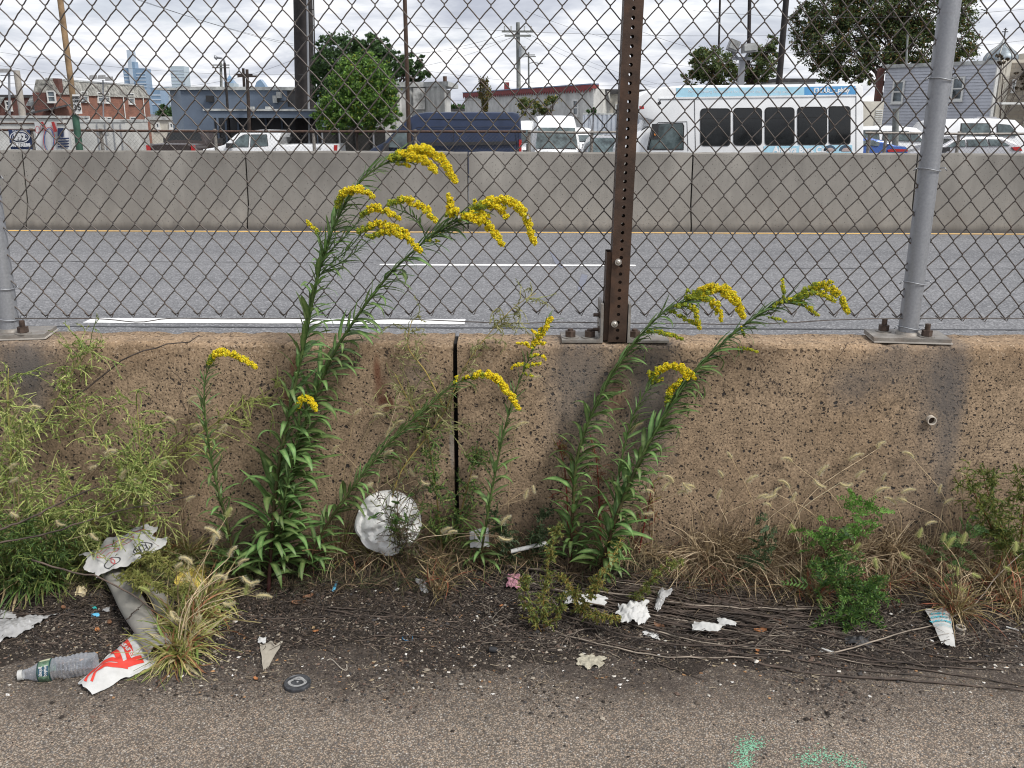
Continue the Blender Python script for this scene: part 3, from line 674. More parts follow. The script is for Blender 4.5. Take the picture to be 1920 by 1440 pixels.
# perforated sign post
def perforated(a, b_, w, hole, pitch, nseg, off=0.0):
    """square tube with real round holes; a base centre, b_ top centre"""
    A = Vector(a); D = (Vector(b_)-A).normalized(); X_ = Vector((1, 0, 0)); X_ = (X_-D*X_.dot(D)).normalized(); Y_ = D.cross(X_)
    an = [i*math.pi/8 for i in range(16)]; ou, inn = [], []
    for t in an:
        cx, cy = math.cos(t), math.sin(t); m_ = max(abs(cx), abs(cy)); ou.append((cx/m_*w/2, cy/m_*pitch/2)); inn.append((cx*hole, cy*hole))
    b = MB(); V = []; F = []
    for (nn, tt) in ((-Y_, X_), (Y_, -X_), (X_, Y_), (-X_, -Y_)):
        for s in range(nseg):
            c = A + nn*(w/2) + D*(pitch*(s+.5)+off); k = len(V)
            for (u, v_) in ou: V.append(c+tt*u+D*v_)
            for (u, v_) in inn: V.append(c+tt*u+D*v_)
            for (u, v_) in inn: V.append(c-nn*.0028+tt*u+D*v_)
            for (u, v_) in ou: V.append(c-nn*.0028+tt*u*.93+D*v_)
            for i in range(16):
                j_ = (i+1) % 16
                F += [(k+i, k+j_, k+16+j_, k+16+i), (k+16+i, k+16+j_, k+32+j_, k+32+i), (k+32+i, k+32+j_, k+48+j_, k+48+i)]
    b.add([tuple(v_) for v_ in V], np.array(F)); return b
ysp = FYC-.045
A = W(1155, 640, ysp); A.z = WALL_Z+.004; B = W(1187, 0, ysp); d = (B-A).normalized()
sp_ = thing('signpost', 'rusty brown perforated square steel post bolted on top of the wall with angle brackets', 'post', (A.x, A.y, WALL_Z))
perforated(A, B, .056, .0055, .0254, 55).build('perforated_tube', M_brown, sp_, smooth=30)
A2 = A + Vector((-.014, .014, 0)); perforated(A2, A2+d, .058, .0055, .0254, 11, .002).build('perforated_sleeve', M_brown, sp_, smooth=30)
def bracket(xin, xout, h, name='angle_bracket'):
    s = 1 if xout > xin else -1; t = .008; y0, y1 = FYC-.075, FYC+.045; r_ = .014; prf = [(xout, WALL_Z+.002), (xin+s*r_*.0, WALL_Z+.002), (xin, WALL_Z+h), (xin+s*t, WALL_Z+h)]
    for q in range(5): a = math.pi/2*q/4; prf.append((xin+s*(t+r_)-s*r_*math.cos(a), WALL_Z+.002+t+r_-r_*math.sin(a)))
    prf.append((xout, WALL_Z+.002+t)); 
    if s < 0: prf = prf[::-1]
    b = MB().prism([(x, y0, z) for x, z in prf], (0, y1-y0, 0)); return b.build(name, M_plate, sp_, smooth=30)
k = 2.8/FPX
bracket(A.x-.045, A.x-.045-.128, .125); bracket(A.x+.032, A.x+.032+.132, .125)
for bx in (A.x-.145, A.x-.083): bolt(sp_, (bx, FYC-.035, WALL_Z+.010), .028, .009, .018)
for bx in (A.x+.060,): bolt(sp_, (bx, FYC-.035, WALL_Z+.010), .028, .009, .018)
for z_, px in ((W(0, 491, ysp).z, 1159), (W(0, 607, ysp).z, 1152)):
    c = W(px, 491 if z_ > 1 else 607, ysp-.0295)
    b = MB(); b.cyl(c, c+Vector((0, -.006, 0)), .0105, n=16); b.cyl(c+Vector((0, -.006, 0)), c+Vector((0, -.009, 0)), .0075, .004, n=12); b.build('bolt', M_bright, sp_, smooth=40)
for zo in (.082, .035):
    c = Vector((A.x-.045, FYC-.03, WALL_Z+zo)); b = MB(); b.cyl(c, c+Vector((-.028, 0, 0)), .006, n=10); b.cyl(c+Vector((-.001, 0, 0)), c+Vector((-.011, 0, 0)), .011, n=6); b.build('side_bolt', M_nut, sp_, smooth=40)
# ================================================================== BACKGROUND
def lotz(Y): return -.34 - .78*min(1, max(0, (Y-15.9)/22.1)) - (.0 if Y < 38 else (Y-38)*.38/6462)
M_glassd = mat('dark_tinted_glass', (.016, .018, .020), .12, 0, (2., .3), spec=.5)
M_glass = mat('vehicle_glass', (.09, .12, .125), .12, 0, (3., .5), spec=.6)
M_seal = mat('black_window_seal', (.012, .012, .013), .5)
M_wpaint = mat('white_vehicle_paint', (.78, .79, .80), .35, 0, (3., .05), coat=.3)
M_navy = mat('navy_vehicle_paint', (.018, .030, .068), .42, .0, (3., .15), spec=.35, coat=.12)
M_dkpaint = mat('dark_brown_vehicle_paint', (.045, .032, .030), .35, .2, (3., .2), spec=.5, coat=.2)
M_blue = mat('blue_vehicle_paint', (.02, .085, .33), .25, .2, (3., .1), coat=.6)
M_silver = mat('silver_vehicle_paint', (.42, .42, .44), .3, .4, (3., .1), coat=.6)
M_tail = mat('red_tail_lamp', (.42, .02, .02), .25, 0, (5., .1)); M_head = mat('headlamp_glass', (.45, .48, .5), .12, .2, (20., .4))
M_tyre = mat('tyre_rubber', (.018, .018, .019), .85); M_rim = mat('wheel_rim', (.35, .35, .36), .4, .7)
M_orange = mat('amber_lamp', (.75, .25, .05), .3); M_plastic = mat('black_plastic', (.025, .025, .027), .6)
def P3(px, py, Y): return W(px, py, Y)
def wheel(parent, c, r, axis='y'):
    d = Vector((0, .11, 0)) if axis == 'y' else Vector((.11, 0, 0)); c = Vector(c)
    t = MB(); t.tube([c-d, c-d*.8, c+d*.8, c+d], [r*.94, r, r, r*.94], 24); o = t.build('wheel', M_tyre, parent, smooth=40)
    t = MB(); t.cyl(c-d*1.04, c+d*1.04, r*.62, n=16); t.build('rim', M_rim, o)
def panel(b, pts, Y, th, m=0, lean=None):
    """flat polygon given in photo pixels at depth Y, th thick towards the back; lean(z) -> y offset"""
    q = [P3(x, y, Y) for x, y in pts]; z0 = min(p.z for p in q); z1 = max(p.z for p in q)
    l0, l1 = (lean(z0), lean(z1)) if lean else (0, 0)
    b.prism([(p.x, Y+l0+(l1-l0)*(p.z-z0)/(z1-z0+1e-6), p.z) for p in q], (0, th, 0), m)
def rpoly(x0, y0, x1, y1, r=4):
    """rounded rectangle in pixels"""
    out = []
    for cx, cy, a0 in ((x1-r, y0+r, -90), (x1-r, y1-r, 0), (x0+r, y1-r, 90), (x0+r, y0+r, 180)):
        for a in (0, 30, 60, 90): t = math.radians(a0+a); out.append((cx+r*math.cos(t), cy+r*math.sin(t)))
    return out
def side_vehicle(name, label, cat, Y, width, top, windows, paint, glass, wheels, tum=.16, belt_py=255, group=None, rear=None, seams=(), wr=.34, wind=None):
    """vehicle seen side on. top: roof outline in pixels from front to rear; the body goes on down to the ground behind the barrier"""
    zg = lotz(Y+1); zbelt = P3(960, belt_py, Y).z; zt = max(P3(x, y, Y).z for x, y in top)
    lean = lambda z: tum*max(0, min(1.2, (z-zbelt)/max(.2, zt-zbelt)))
    x0, x1 = P3(top[0][0], 250, Y).x, P3(top[-1][0], 250, Y).x
    root = thing(name, label, cat, ((x0+x1)/2, Y+width/2, zg), group)
    up = [(P3(x, y, Y).x, P3(x, y, Y).z) for x, y in top]
    zb_ = zg+.32; prof = [(x0, zb_)] + up + [(x1, zb_)]
    cx = sum(p[0] for p in prof)/len(prof); cz = sum(p[1] for p in prof)/len(prof); n = len(prof)
    def ins(k, dd):
        out = []
        for i in range(n):
            a = np.array(prof[i-1]); p = np.array(prof[i]); c_ = np.array(prof[(i+1) % n]); e1 = p-a; e2 = c_-p
            nn = np.array([e1[1], -e1[0]])/(np.hypot(*e1)+1e-9)+np.array([e2[1], -e2[0]])/(np.hypot(*e2)+1e-9); nn /= np.hypot(*nn)+1e-9
            out.append(p+nn*dd)
        return out
    r_ = .09; V = []; rings = []
    for (dd, yy) in ((r_, 0), (r_*.3, r_*.3*.6), (0, r_)):
        q = ins(0, dd); rings.append([(p[0], Y+yy+lean(p[1]), p[1]) for p in q])
    mirror = [[(x, 2*(Y+width/2)-y, z) for x, y, z in rg] for rg in rings[::-1]]
    rings += mirror; V = [p for rg in rings for p in rg]
    F = [[a*n+i, a*n+(i+1) % n, (a+1)*n+(i+1) % n, (a+1)*n+i] for a in range(len(rings)-1) for i in range(n)]
    F += [list(range(n))[::-1], list(range((len(rings)-1)*n, len(rings)*n))]
    MB().add(V, F).build('body', paint, root, smooth=32)
    for w_ in windows:
        gm = glass
        if isinstance(w_, tuple) and isinstance(w_[0], str): nm, w_ = w_[0], w_[1]; gm = M_glass
        else: nm = 'window'
        cxp = sum(p[0] for p in w_)/len(w_); cyp = sum(p[1] for p in w_)/len(w_)
        b = MB(); panel(b, w_, Y-.012, .03, 0, lean); o = b.build(nm, M_seal, root)
        b = MB(); panel(b, [(cxp+(x-cxp)*.93, cyp+(y-cyp)*.93) for x, y in w_], Y-.018, .02, 0, lean); b.build('pane', gm, o)
        b = MB(); b.prism([(P3(x, y, Y).x, Y+width-.02-lean(P3(x, y, Y).z), P3(x, y, Y).z) for x, y in w_], (0, .03, 0)); b.build('far_window', gm, root)
    for s in seams:
        b = MB(); q = [P3(x, y, Y) for x, y in s]; b.tube([(p.x, Y-.003+lean(p.z), p.z) for p in q], .009, 4); b.build('body_seam', M_seal, root)
    if wind:
        (xa, ya), (xb, yb) = wind; a = P3(xa, ya, Y); c_ = P3(xb, yb, Y); nrm = Vector((-(c_.z-a.z), 0, (c_.x-a.x))).normalized()*(.012 if c_.x > a.x else -.012)
        la, lb = lean(a.z)+.12, lean(c_.z)+.14
        b = MB().prism([(a.x+nrm.x, Y+la, a.z+nrm.z), (c_.x+nrm.x, Y+lb, c_.z+nrm.z), (c_.x+nrm.x, Y+width-lb, c_.z+nrm.z), (a.x+nrm.x, Y+width-la, a.z+nrm.z)], tuple(nrm*.8)); b.build('windscreen', glass, root)
    for wx in wheels:
        for yy in (Y+.12, Y+width-.12): wheel(root, (P3(wx, 250, Y).x, yy, zg+wr), wr)
    return root, lean
def front_vehicle(name, label, cat, rings, paint, px, Yf, group=None, nrm=1):
    """vehicle seen end on: rings (dY, half width, z bottom, z top) above lot level, centred at pixel px"""
    zg = lotz(Yf); cx = P3(px, 250, Yf).x
    root = thing(name, label, cat, (cx, Yf+2, zg), group); V = []; n = 16
    for (dy, hw, z0, z1, tt) in rings:
        r_ = min(.16, (z1-z0)*.3)
        pts = [(-hw, z0), (-hw-.02, z0+.3*(z1-z0)), (-hw, z0+.55*(z1-z0)), (-hw+tt*.5, z0+.78*(z1-z0)), (-hw+tt, z1-r_), (-hw+tt+r_*.3, z1-r_*.3), (-hw+tt+r_, z1), (-hw*.3, z1+.02)]
        pts = pts + [(-x, z) for x, z in pts[::-1]]
        V += [(cx+x*nrm, Yf+dy, zg+z) for x, z in pts]
    F = [[a*n+i, a*n+(i+1) % n, (a+1)*n+(i+1) % n, (a+1)*n+i] for a in range(len(rings)-1) for i in range(n)]
    F += [list(range(n))[::-1], list(range((len(rings)-1)*n, len(rings)*n))]
    MB().add(V, F).build('body', paint, root, smooth=35)
    return root, cx, zg

# ---- shuttle bus
BY = 25.0
bus, lb = side_vehicle('shuttle_bus', 'white shuttle bus with light blue roof band and dark side windows beside the rusty signpost', 'bus', BY, 2.35,
    [(1166, 283), (1172, 268), (1192, 250), (1214, 238), (1226, 226), (1204, 221), (1194, 214), (1190, 196), (1196, 181), (1212, 171), (1240, 164), (1280, 160), (1400, 159), (1560, 157), (1614, 157), (1620, 162), (1621, 200), (1621, 283)],
    [rpoly(1313, 203, 1370, 274, 7), rpoly(1375, 202, 1429, 273, 7), rpoly(1434, 201, 1490, 273, 7), rpoly(1495, 200, 1551, 272, 7), rpoly(1554, 199, 1595, 271, 6),
     ('cab_window', [(1224, 240), (1236, 232), (1280, 230), (1283, 236), (1282, 281), (1214, 281)])],
    M_wpaint, M_glassd, (1215, 1545), tum=.0, belt_py=240, wr=.4,
    seams=[[(1236, 190), (1240, 186), (1302, 186), (1304, 283)], [(1213, 281), (1222, 240), (1234, 230), (1288, 228), (1290, 283)], [(1605, 165), (1605, 283)]])
M_band = mat('pale_blue_vinyl', (.40, .66, .80), .4, 0, (4., .1)); M_band2 = mat('mid_blue_vinyl', (.10, .33, .62), .4, 0, (4., .1)); M_wv = mat('white_vinyl', (.8, .82, .84), .5)
b = MB(); panel(b, [(1268, 165), (1508, 163), (1508, 178), (1268, 182)], BY-.006, .02); b.build('roof_band', M_band, bus)
b = MB(); panel(b, [(1508, 163), (1604, 161), (1604, 177), (1508, 178)], BY-.006, .02); b.build('roof_band', M_band2, bus)
b = MB(); panel(b, [(1236, 183), (1606, 178), (1606, 180), (1236, 186)], BY-.02, .03); b.build('drip_rail', M_wpaint, bus)
b = MB(); panel(b, [(1432, 274), (1598, 272), (1598, 290), (1432, 290)], BY-.006, .02); b.build('lower_band', M_band, bus)
def btext(txt, px, py, size_px, parent, mt, Y, name='lettering', bold=.0):
    p = P3(px, py, Y); return text_obj(txt, size_px*Y/FPX, frame4((p.x, Y, p.z), (1, 0, 0), (0, 0, 1)), mt, parent, name, bold=bold)
btext('Always Best Care', 1505, 281, 15, bus, M_wv, BY-.010, bold=.01)
btext('Now Providing Senior Care for Philly and the Surrounding area', 1385, 171.5, 7, bus, M_wv, BY-.010)
btext('a_b_c_philly', 1567, 169, 10, bus, M_wv, BY-.010, bold=.008)
for q, ch in ((1531, 't'), (1543, 'f')): 
    b = MB(); panel(b, rpoly(q-5, 164.5, q+5, 174.5, 2), BY-.010, .004); o = b.build('emblem', M_wv, bus); btext(ch, q, 169.5, 9, bus, M_band2, BY-.016, 'emblem_mark', .01)
M_facec = mat('printed_dark_hair', (.05, .09, .14), .5)
for q in (1556, 1585):
    b = MB(); panel(b, [(q+12*math.cos(t), 283-11*math.sin(t)) for t in np.linspace(0, math.pi, 10)], BY-.010, .003); b.build('printed_portrait', M_facec, bus)
    b = MB(); panel(b, [(q+1+8*math.cos(t), 284-7*math.sin(t)) for t in np.linspace(0, math.pi, 10)], BY-.015, .003); b.build('printed_face', mat('printed_skin', (.45, .36, .34), .5), bus)
b = MB(); panel(b, [(1222, 233), (1206, 241), (1190, 256), (1184, 270), (1191, 270), (1204, 256), (1222, 243)], BY+.05, 2.2); b.build('windscreen', M_glassd, bus)
b = MB(); b.box(P3(1228, 247, BY-.18), (.17, .10, .40)); b.build('mirror', M_plastic, bus)
b = MB(); b.box(P3(1228, 252, BY-.24), (.04, .03, .05)); b.build('marker_lamp', M_orange, bus)
for q in (1210,): b = MB(); b.box(P3(q, 180, BY+.08), (.07, .05, .04)); b.build('marker_lamp', M_orange, bus)
b = MB(); panel(b, [(1199, 199), (1207, 199), (1208, 204), (1199, 205)], BY-.004, .02); b.build('marker_decal', M_tail, bus)
b = MB(); panel(b, [(1233, 192), (1238, 189), (1240, 194), (1234, 198)], BY-.006, .02); b.build('cap_decal', M_plastic, bus)
b = MB(); b.box(P3(1262, 257, BY+.35), (.16, .3, .62)); b.build('seat_back', mat('grey_seat', (.16, .18, .19), .8), bus)
for (x, y0, y1) in ((1341, 221, 221), (1402, 221, 221), (1462, 220, 220), (1523, 219, 219)):
    b = MB(); panel(b, [(x-26, y0), (x+26, y0), (x+26, y0+1.5), (x-26, y0+1.5)], BY-.024, .008); b.build('window_bar', M_seal, bus)

# ---- navy high roof van, facing left
VY = 33.0
van, lv = side_vehicle('navy_van', 'navy blue high-roof panel van behind the barrier, facing left', 'van', VY, 2.0,
    [(686, 290), (696, 279), (722, 266), (744, 243), (765, 222), (780, 213), (800, 210), (880, 210), (960, 210), (972, 212), (976, 220), (978, 250), (978, 285)],
    [('cab_window', [(722, 277), (738, 252), (750, 245), (766, 244), (767, 262), (762, 275), (755, 278)])],
    M_navy, M_glass, (738, 930), tum=.20, belt_py=262,
    seams=[[(775, 282), (776, 246), (782, 239), (800, 238), (966, 238), (970, 283)], [(770, 284), (772, 215)], [(786, 223), (960, 224)], [(850, 240), (850, 284)]], wind=((724, 264), (764, 222)))
b = MB(); panel(b, [(790, 267), (968, 265), (968, 271), (786, 274)], VY-.03, .05); b.build('rub_strip', M_plastic, van)
b = MB(); b.box(P3(724, 276, VY-.15), (.16, .2, .28)); b.build('mirror', M_plastic, van)
b = MB(); panel(b, [(973, 262), (978, 262), (978, 286), (973, 286)], VY-.01, .1); b.build('tail_lamp', M_tail, van)

# ---- white pickup
PY = 37.0
pk, lp = side_vehicle('white_pickup', 'white crew-cab pickup truck left of the round green tree, facing left', 'pickup truck', PY, 1.9,
    [(376, 290), (380, 280), (400, 277), (419, 272), (440, 252), (452, 246), (480, 244), (518, 245), (527, 248), (520, 273), (526, 272), (580, 271), (632, 271), (633, 285)],
    [('front_window', [(432, 276), (447, 257), (456, 252), (466, 252), (466, 276)]), ('rear_window', [(469, 276), (469, 252), (499, 252), (503, 274)])],
    M_wpaint, M_glass, (420, 590), tum=.16, belt_py=272, seams=[[(467, 284), (467, 250)], [(504, 284), (506, 254)], [(516, 275), (516, 285)]], wind=((424, 270), (446, 249)))
b = MB(); b.box(P3(430, 273, PY-.13), (.22, .16, .18)); b.build('mirror', M_plastic, pk)
b = MB(); panel(b, [(519, 258), (530, 258), (521, 272), (516, 272)], PY+.1, 1.7); b.build('cab_rear_glass', M_glassd, pk)
b = MB(); panel(b, [(626, 272), (632, 272), (632, 285), (626, 285)], PY-.01, .1); b.build('tail_lamp', M_tail, pk)
btext('5500', 596, 279, 6, pk, M_plastic, PY-.01)

# ---- dark SUV from behind
S1, cx, zg = front_vehicle('dark_pickup', 'dark brown pickup truck seen from behind in front of the blue-grey building', 'pickup truck',
    [(0, .86, .35, 1.38, .04), (.10, .95, .32, 1.42, .04), (1.55, .96, .32, 1.43, .04), (1.62, .93, .32, 1.84, .22), (1.95, .90, .32, 1.92, .24), (3.3, .90, .32, 1.86, .24), (4.1, .95, .32, 1.3, .1), (5.1, .92, .4, 1.1, .1), (5.2, .7, .5, .9, .1)], M_dkpaint, 318, 36.5)
yy = 36.5
b = MB(); b.prism([(cx-.72, yy+1.56, zg+1.45), (cx+.74, yy+1.56, zg+1.45), (cx+.62, yy+1.58, zg+1.82), (cx-.62, yy+1.58, zg+1.82)], (0, .05, 0)); b.build('rear_window', M_glassd, S1)
b = MB(); b.box((cx-.87, yy-.02, zg+1.2), (.15, .08, .36)); b.build('tail_lamp', M_tail, S1); b = MB(); b.box((cx+.87, yy-.02, zg+1.2), (.15, .08, .36)); b.build('tail_lamp', M_tail, S1)
b = MB(); b.box((cx, yy-.01, zg+1.16), (1.5, .06, .40)); b.build('tailgate', M_dkpaint, S1)
for s in (-1, 1): b = MB(); b.box((cx+s*1.12, yy+2.6, zg+1.48), (.2, .12, .2)); b.build('mirror', M_plastic, S1)
for s in (-1, 1):
    for d in (.9, 4.2): wheel(S1, (cx+s*.84, yy+d, zg+.38), .38, 'x')

# ---- white vans seen from the front
def white_van(px, Yf, label, hw=.95, H=2.45, lean_=0.0, paint=M_wpaint, name='white_van', group='white vans parked nose-out beyond the road'):
    r, cx, zg = front_vehicle(name, label, 'van',
        [(0, hw*.86, .3, .92, .03), (.06, hw*.97, .28, 1.0, .03), (.5, hw, .28, 1.14, .05), (.85, hw, .28, 1.27, .08), (1.35, hw, .28, H*.82, .16), (1.7, hw, .28, H*.95, .2), (2.3, hw, .28, H, .18), (5.4, hw, .28, H, .16), (5.6, hw*.96, .35, H*.95, .14)], paint, px, Yf, group)
    b = MB(); yb = Yf
    b.prism([(cx-hw*.86, yb+.78, zg+1.30), (cx+hw*.86, yb+.78, zg+1.30), (cx+hw*.76, yb+1.33, zg+H*.82), (cx-hw*.76, yb+1.33, zg+H*.82)], (0, -.03, .01)); b.build('windscreen', M_glass, r)
    b = MB(); b.prism([(cx-hw*.45, yb-.01, zg+.62), (cx+hw*.45, yb-.01, zg+.62), (cx+hw*.52, yb-.01, zg+.95), (cx-hw*.52, yb-.01, zg+.95)], (0, .04, 0)); b.build('grille', M_plastic, r)
    for s in (-1, 1):
        b = MB(); b.prism([(cx+s*hw*.60, yb-.012, zg+.86), (cx+s*hw*.93, yb+.03, zg+.80), (cx+s*hw*.96, yb+.06, zg+1.08), (cx+s*hw*.72, yb+.0, zg+.98)], (0, .04, 0)); b.build('headlight', M_head, r)
        b = MB(); b.box((cx+s*(hw+.14), yb+.95, zg+1.28), (.18, .12, .36)); b.build('mirror', M_plastic, r)
        for d in (.75, 4.5): wheel(r, (cx+s*(hw-.1), yb+d, zg+.35), .35, 'x')
    return r
white_van(1046, 36.5, 'white high-roof delivery van facing the camera, right of the navy van', hw=.98, H=2.52)
white_van(999, 46, 'white van half hidden between the navy van and the nearer white van', H=2.3)
# second transit's side, white cars and vans between van and bus
white_van(1088, 48, 'small white van behind the nearer white van, right of it', H=1.95)
def car_end(px, Yf, label, paint, rear=False, name='parked_car', H=1.5, hw=.86, tallwin=.42):
    r, cx, zg = front_vehicle(name, label, 'car',
        [(0, hw*.85, .35, .78, .03), (.08, hw*.97, .3, .88, .03), (1.0, hw, .28, 1.0, .04), (1.15, hw, .28, 1.04, .05), (1.85, hw*.98, .28, H*.97, .24), (2.6, hw*.98, .28, H, .24), (3.4, hw*.98, .28, H*.96, .24), (4.1, hw, .28, 1.05, .06), (4.5, hw*.9, .35, .9, .04)], paint, px, Yf)
    b = MB(); b.prism([(cx-hw*.82, Yf+1.16, zg+1.07), (cx+hw*.82, Yf+1.16, zg+1.07), (cx+hw*.68, Yf+1.80, zg+H*.95), (cx-hw*.68, Yf+1.80, zg+H*.95)], (0, -.03, .01)); b.build('windscreen', M_glass, r)
    for s in (-1, 1):
        b = MB(); b.box((cx+s*hw*.78, Yf+.02, zg+.78), (.3, .08, .14)); b.build('tail_lamp' if rear else 'headlight', M_tail if rear else M_head, r)
        b = MB(); b.box((cx+s*(hw+.10), Yf+1.35, zg+1.08), (.16, .1, .14)); b.build('mirror', M_plastic, r)
        for d in (.8, 3.5): wheel(r, (cx+s*(hw-.12), Yf+d, zg+.32), .32, 'x')
    b = MB(); b.box((cx, Yf+.0, zg+.6), (hw*1.0, .06, .16)); b.build('grille', M_plastic, r)
    return r
car_end(1146, 34, 'silver car seen from the front just left of the rusty signpost', M_silver, H=1.72, hw=.9)
car_end(1112, 50, 'white car far back between the white van and the signpost', M_wpaint, H=1.7)
# ---- right hand cars
cblue, _ = side_vehicle('blue_car', 'blue hatchback parked right behind the tail of the shuttle bus', 'car', 32, 1.7,
    [(1560, 290), (1580, 276), (1606, 264), (1624, 259), (1640, 259), (1660, 264), (1678, 272), (1700, 275), (1704, 280), (1703, 290)],
    [('side_window', [(1612, 272), (1622, 264), (1640, 263), (1652, 268), (1648, 274)])], M_blue, M_glassd, (1590, 1680), tum=.14, belt_py=273)
b = MB(); panel(b, [(1664, 281), (1676, 279), (1702, 280), (1702, 284), (1666, 285)], 32-.012, .04); b.build('tail_lamp', M_tail, cblue)
wv, _ = side_vehicle('white_van', 'white minivan between the shuttle bus and the right fence post, behind the blue car', 'van', 40, 1.9,
    [(1560, 288), (1590, 262), (1600, 247), (1625, 238), (1690, 236), (1722, 240), (1745, 258), (1775, 268), (1790, 275), (1792, 290)],
    [('rear_window', [(1655, 262), (1658, 246), (1706, 246), (1707, 265)]), ('front_window', [(1709, 265), (1708, 247), (1720, 249), (1732, 265)]), ('side_window', [(1606, 258), (1612, 244), (1650, 244), (1650, 262)])], M_wpaint, M_glassd, (1600, 1750), tum=.16, belt_py=265, wind=((1722, 241), (1744, 258)))
ag, _ = side_vehicle('silver_wagon', 'silver estate car right of the right fence post with a red tail lamp', 'car', 33, 1.8,
    [(1700, 290), (1745, 279), (1768, 273), (1790, 262), (1815, 257), (1850, 256), (1885, 257), (1905, 266), (1916, 275), (1918, 290)],
    [('front_window', [(1775, 276), (1793, 265), (1812, 262), (1812, 275)]), ('middle_window', [(1815, 275), (1815, 262), (1853, 261), (1856, 274)]), ('rear_window', [(1858, 274), (1856, 261), (1878, 262), (1895, 273)])], M_silver, M_glassd, (1740, 1880), tum=.16, belt_py=275, wind=((1770, 273), (1791, 262)))
b = MB(); panel(b, [(1898, 276), (1914, 275), (1917, 283), (1902, 282)], 33-.012, .06); b.build('tail_lamp', M_tail, ag)
b = MB(); b.box(P3(1772, 280, 32.9), (.28, .16, .14)); b.build('mirror', M_plastic, ag)
wv2, _ = side_vehicle('white_van', 'white passenger van with roof fittings above the silver wagon at the right edge', 'van', 43, 2.0,
    [(1690, 290), (1735, 250), (1750, 230), (1770, 224), (1860, 222), (1908, 225), (1935, 252), (1968, 262), (1972, 290)],
    [('rear_window', [(1800, 256), (1804, 231), (1858, 231), (1860, 254)]), ('front_window', [(1872, 255), (1871, 232), (1896, 234), (1908, 248), (1908, 255)])], M_wpaint, M_glassd, (1780, 1930), tum=.16, belt_py=256, wind=((1909, 226), (1934, 251)))
b = MB(); [b.box(P3(x, 220, 43.4), (.5, .04, .06)) for x in (1842, 1858)]; b.box(P3(1850, 222, 43.4), (1.2, .06, .04)); b.build('roof_rack', M_silver, wv2)
bt, _ = side_vehicle('box_truck', 'white box truck body behind the white vans at the right edge', 'truck', 50, 2.3,
    [(1858, 290), (1862, 200), (1870, 194), (1960, 194), (2100, 196), (2104, 290)], [rpoly(1990, 205, 2030, 240, 4)], M_wpaint, M_glassd, (1900, 2060), tum=.02, belt_py=230)

# ---- lot fence behind the far barrier
LFY = 17.2
M_rust = mat('rusty_rail', (.10, .06, .045), .8, .3, (30., .4)); M_lw = mat('lot_fence_wire', (.13, .12, .115), .7, .2, (3., .3))
def lotfence(px0, px1, pytop, posts, label, col):
    zt = P3(px0, pytop, LFY).z; zb_ = lotz(LFY); x0 = P3(px0, 250, LFY).x; x1 = P3(px1, 250, LFY).x
    r = thing('lot_fence', label, 'fence', ((x0+x1)/2, LFY, zb_), 'chain-link fences round the parking lot')
    MB().tube([(x0, LFY, zt), ((x0+x1)/2, LFY, zt-.015), (x1, LFY, zt)], .022, 8).build('top_rail', col, r, smooth=60)
    for p in posts:
        x = P3(p, 250, LFY).x; b = MB(); b.cyl((x, LFY+.03, zb_), (x, LFY+.03, zt+.03), .03, n=10); b.build('fence_post', M_plate, r, smooth=60)
    H = zt-zb_; A = []; B = []
    n = int((x1-x0+H)/.07)
    for i in range(n):
        xa = x0-H+i*.07
        for s in (1, -1):
            p0 = np.array((xa, zb_)) if s == 1 else np.array((xa+H, zb_)); p1 = np.array((xa+H, zt)) if s == 1 else np.array((xa, zt))
            # clip to [x0, x1]
            t0, t1 = 0., 1.; dx = p1[0]-p0[0]
            ta, tb = (x0-p0[0])/dx, (x1-p0[0])/dx; lo, hi = min(ta, tb), max(ta, tb); t0 = max(t0, lo); t1 = min(t1, hi)
            if t1 <= t0: continue
            q0 = p0+(p1-p0)*t0; q1 = p0+(p1-p0)*t1; A.append([(q0[0], LFY+s*.002, q0[1]), (q1[0], LFY+s*.002, q1[1])])
    v, f = tubes(np.array(A), np.full((len(A), 2), .0011), 3); o = MB().add(v, f).build('wire_mesh', M_lw, r); o['kind'] = 'stuff'
lotfence(-120, 986, 243, (58, 402, 587, 778, 188), 'chain-link lot fence with a rusty top rail left of the navy van tail', M_rust)
lotfence(990, 1166, 247, (992, 1110), 'short chain-link lot fence in front of the white front-facing van', M_plate)
lotfence(1622, 2010, 249, (1632, 1663, 1765, 1800), 'chain-link lot fence right of the shuttle bus', M_plate)

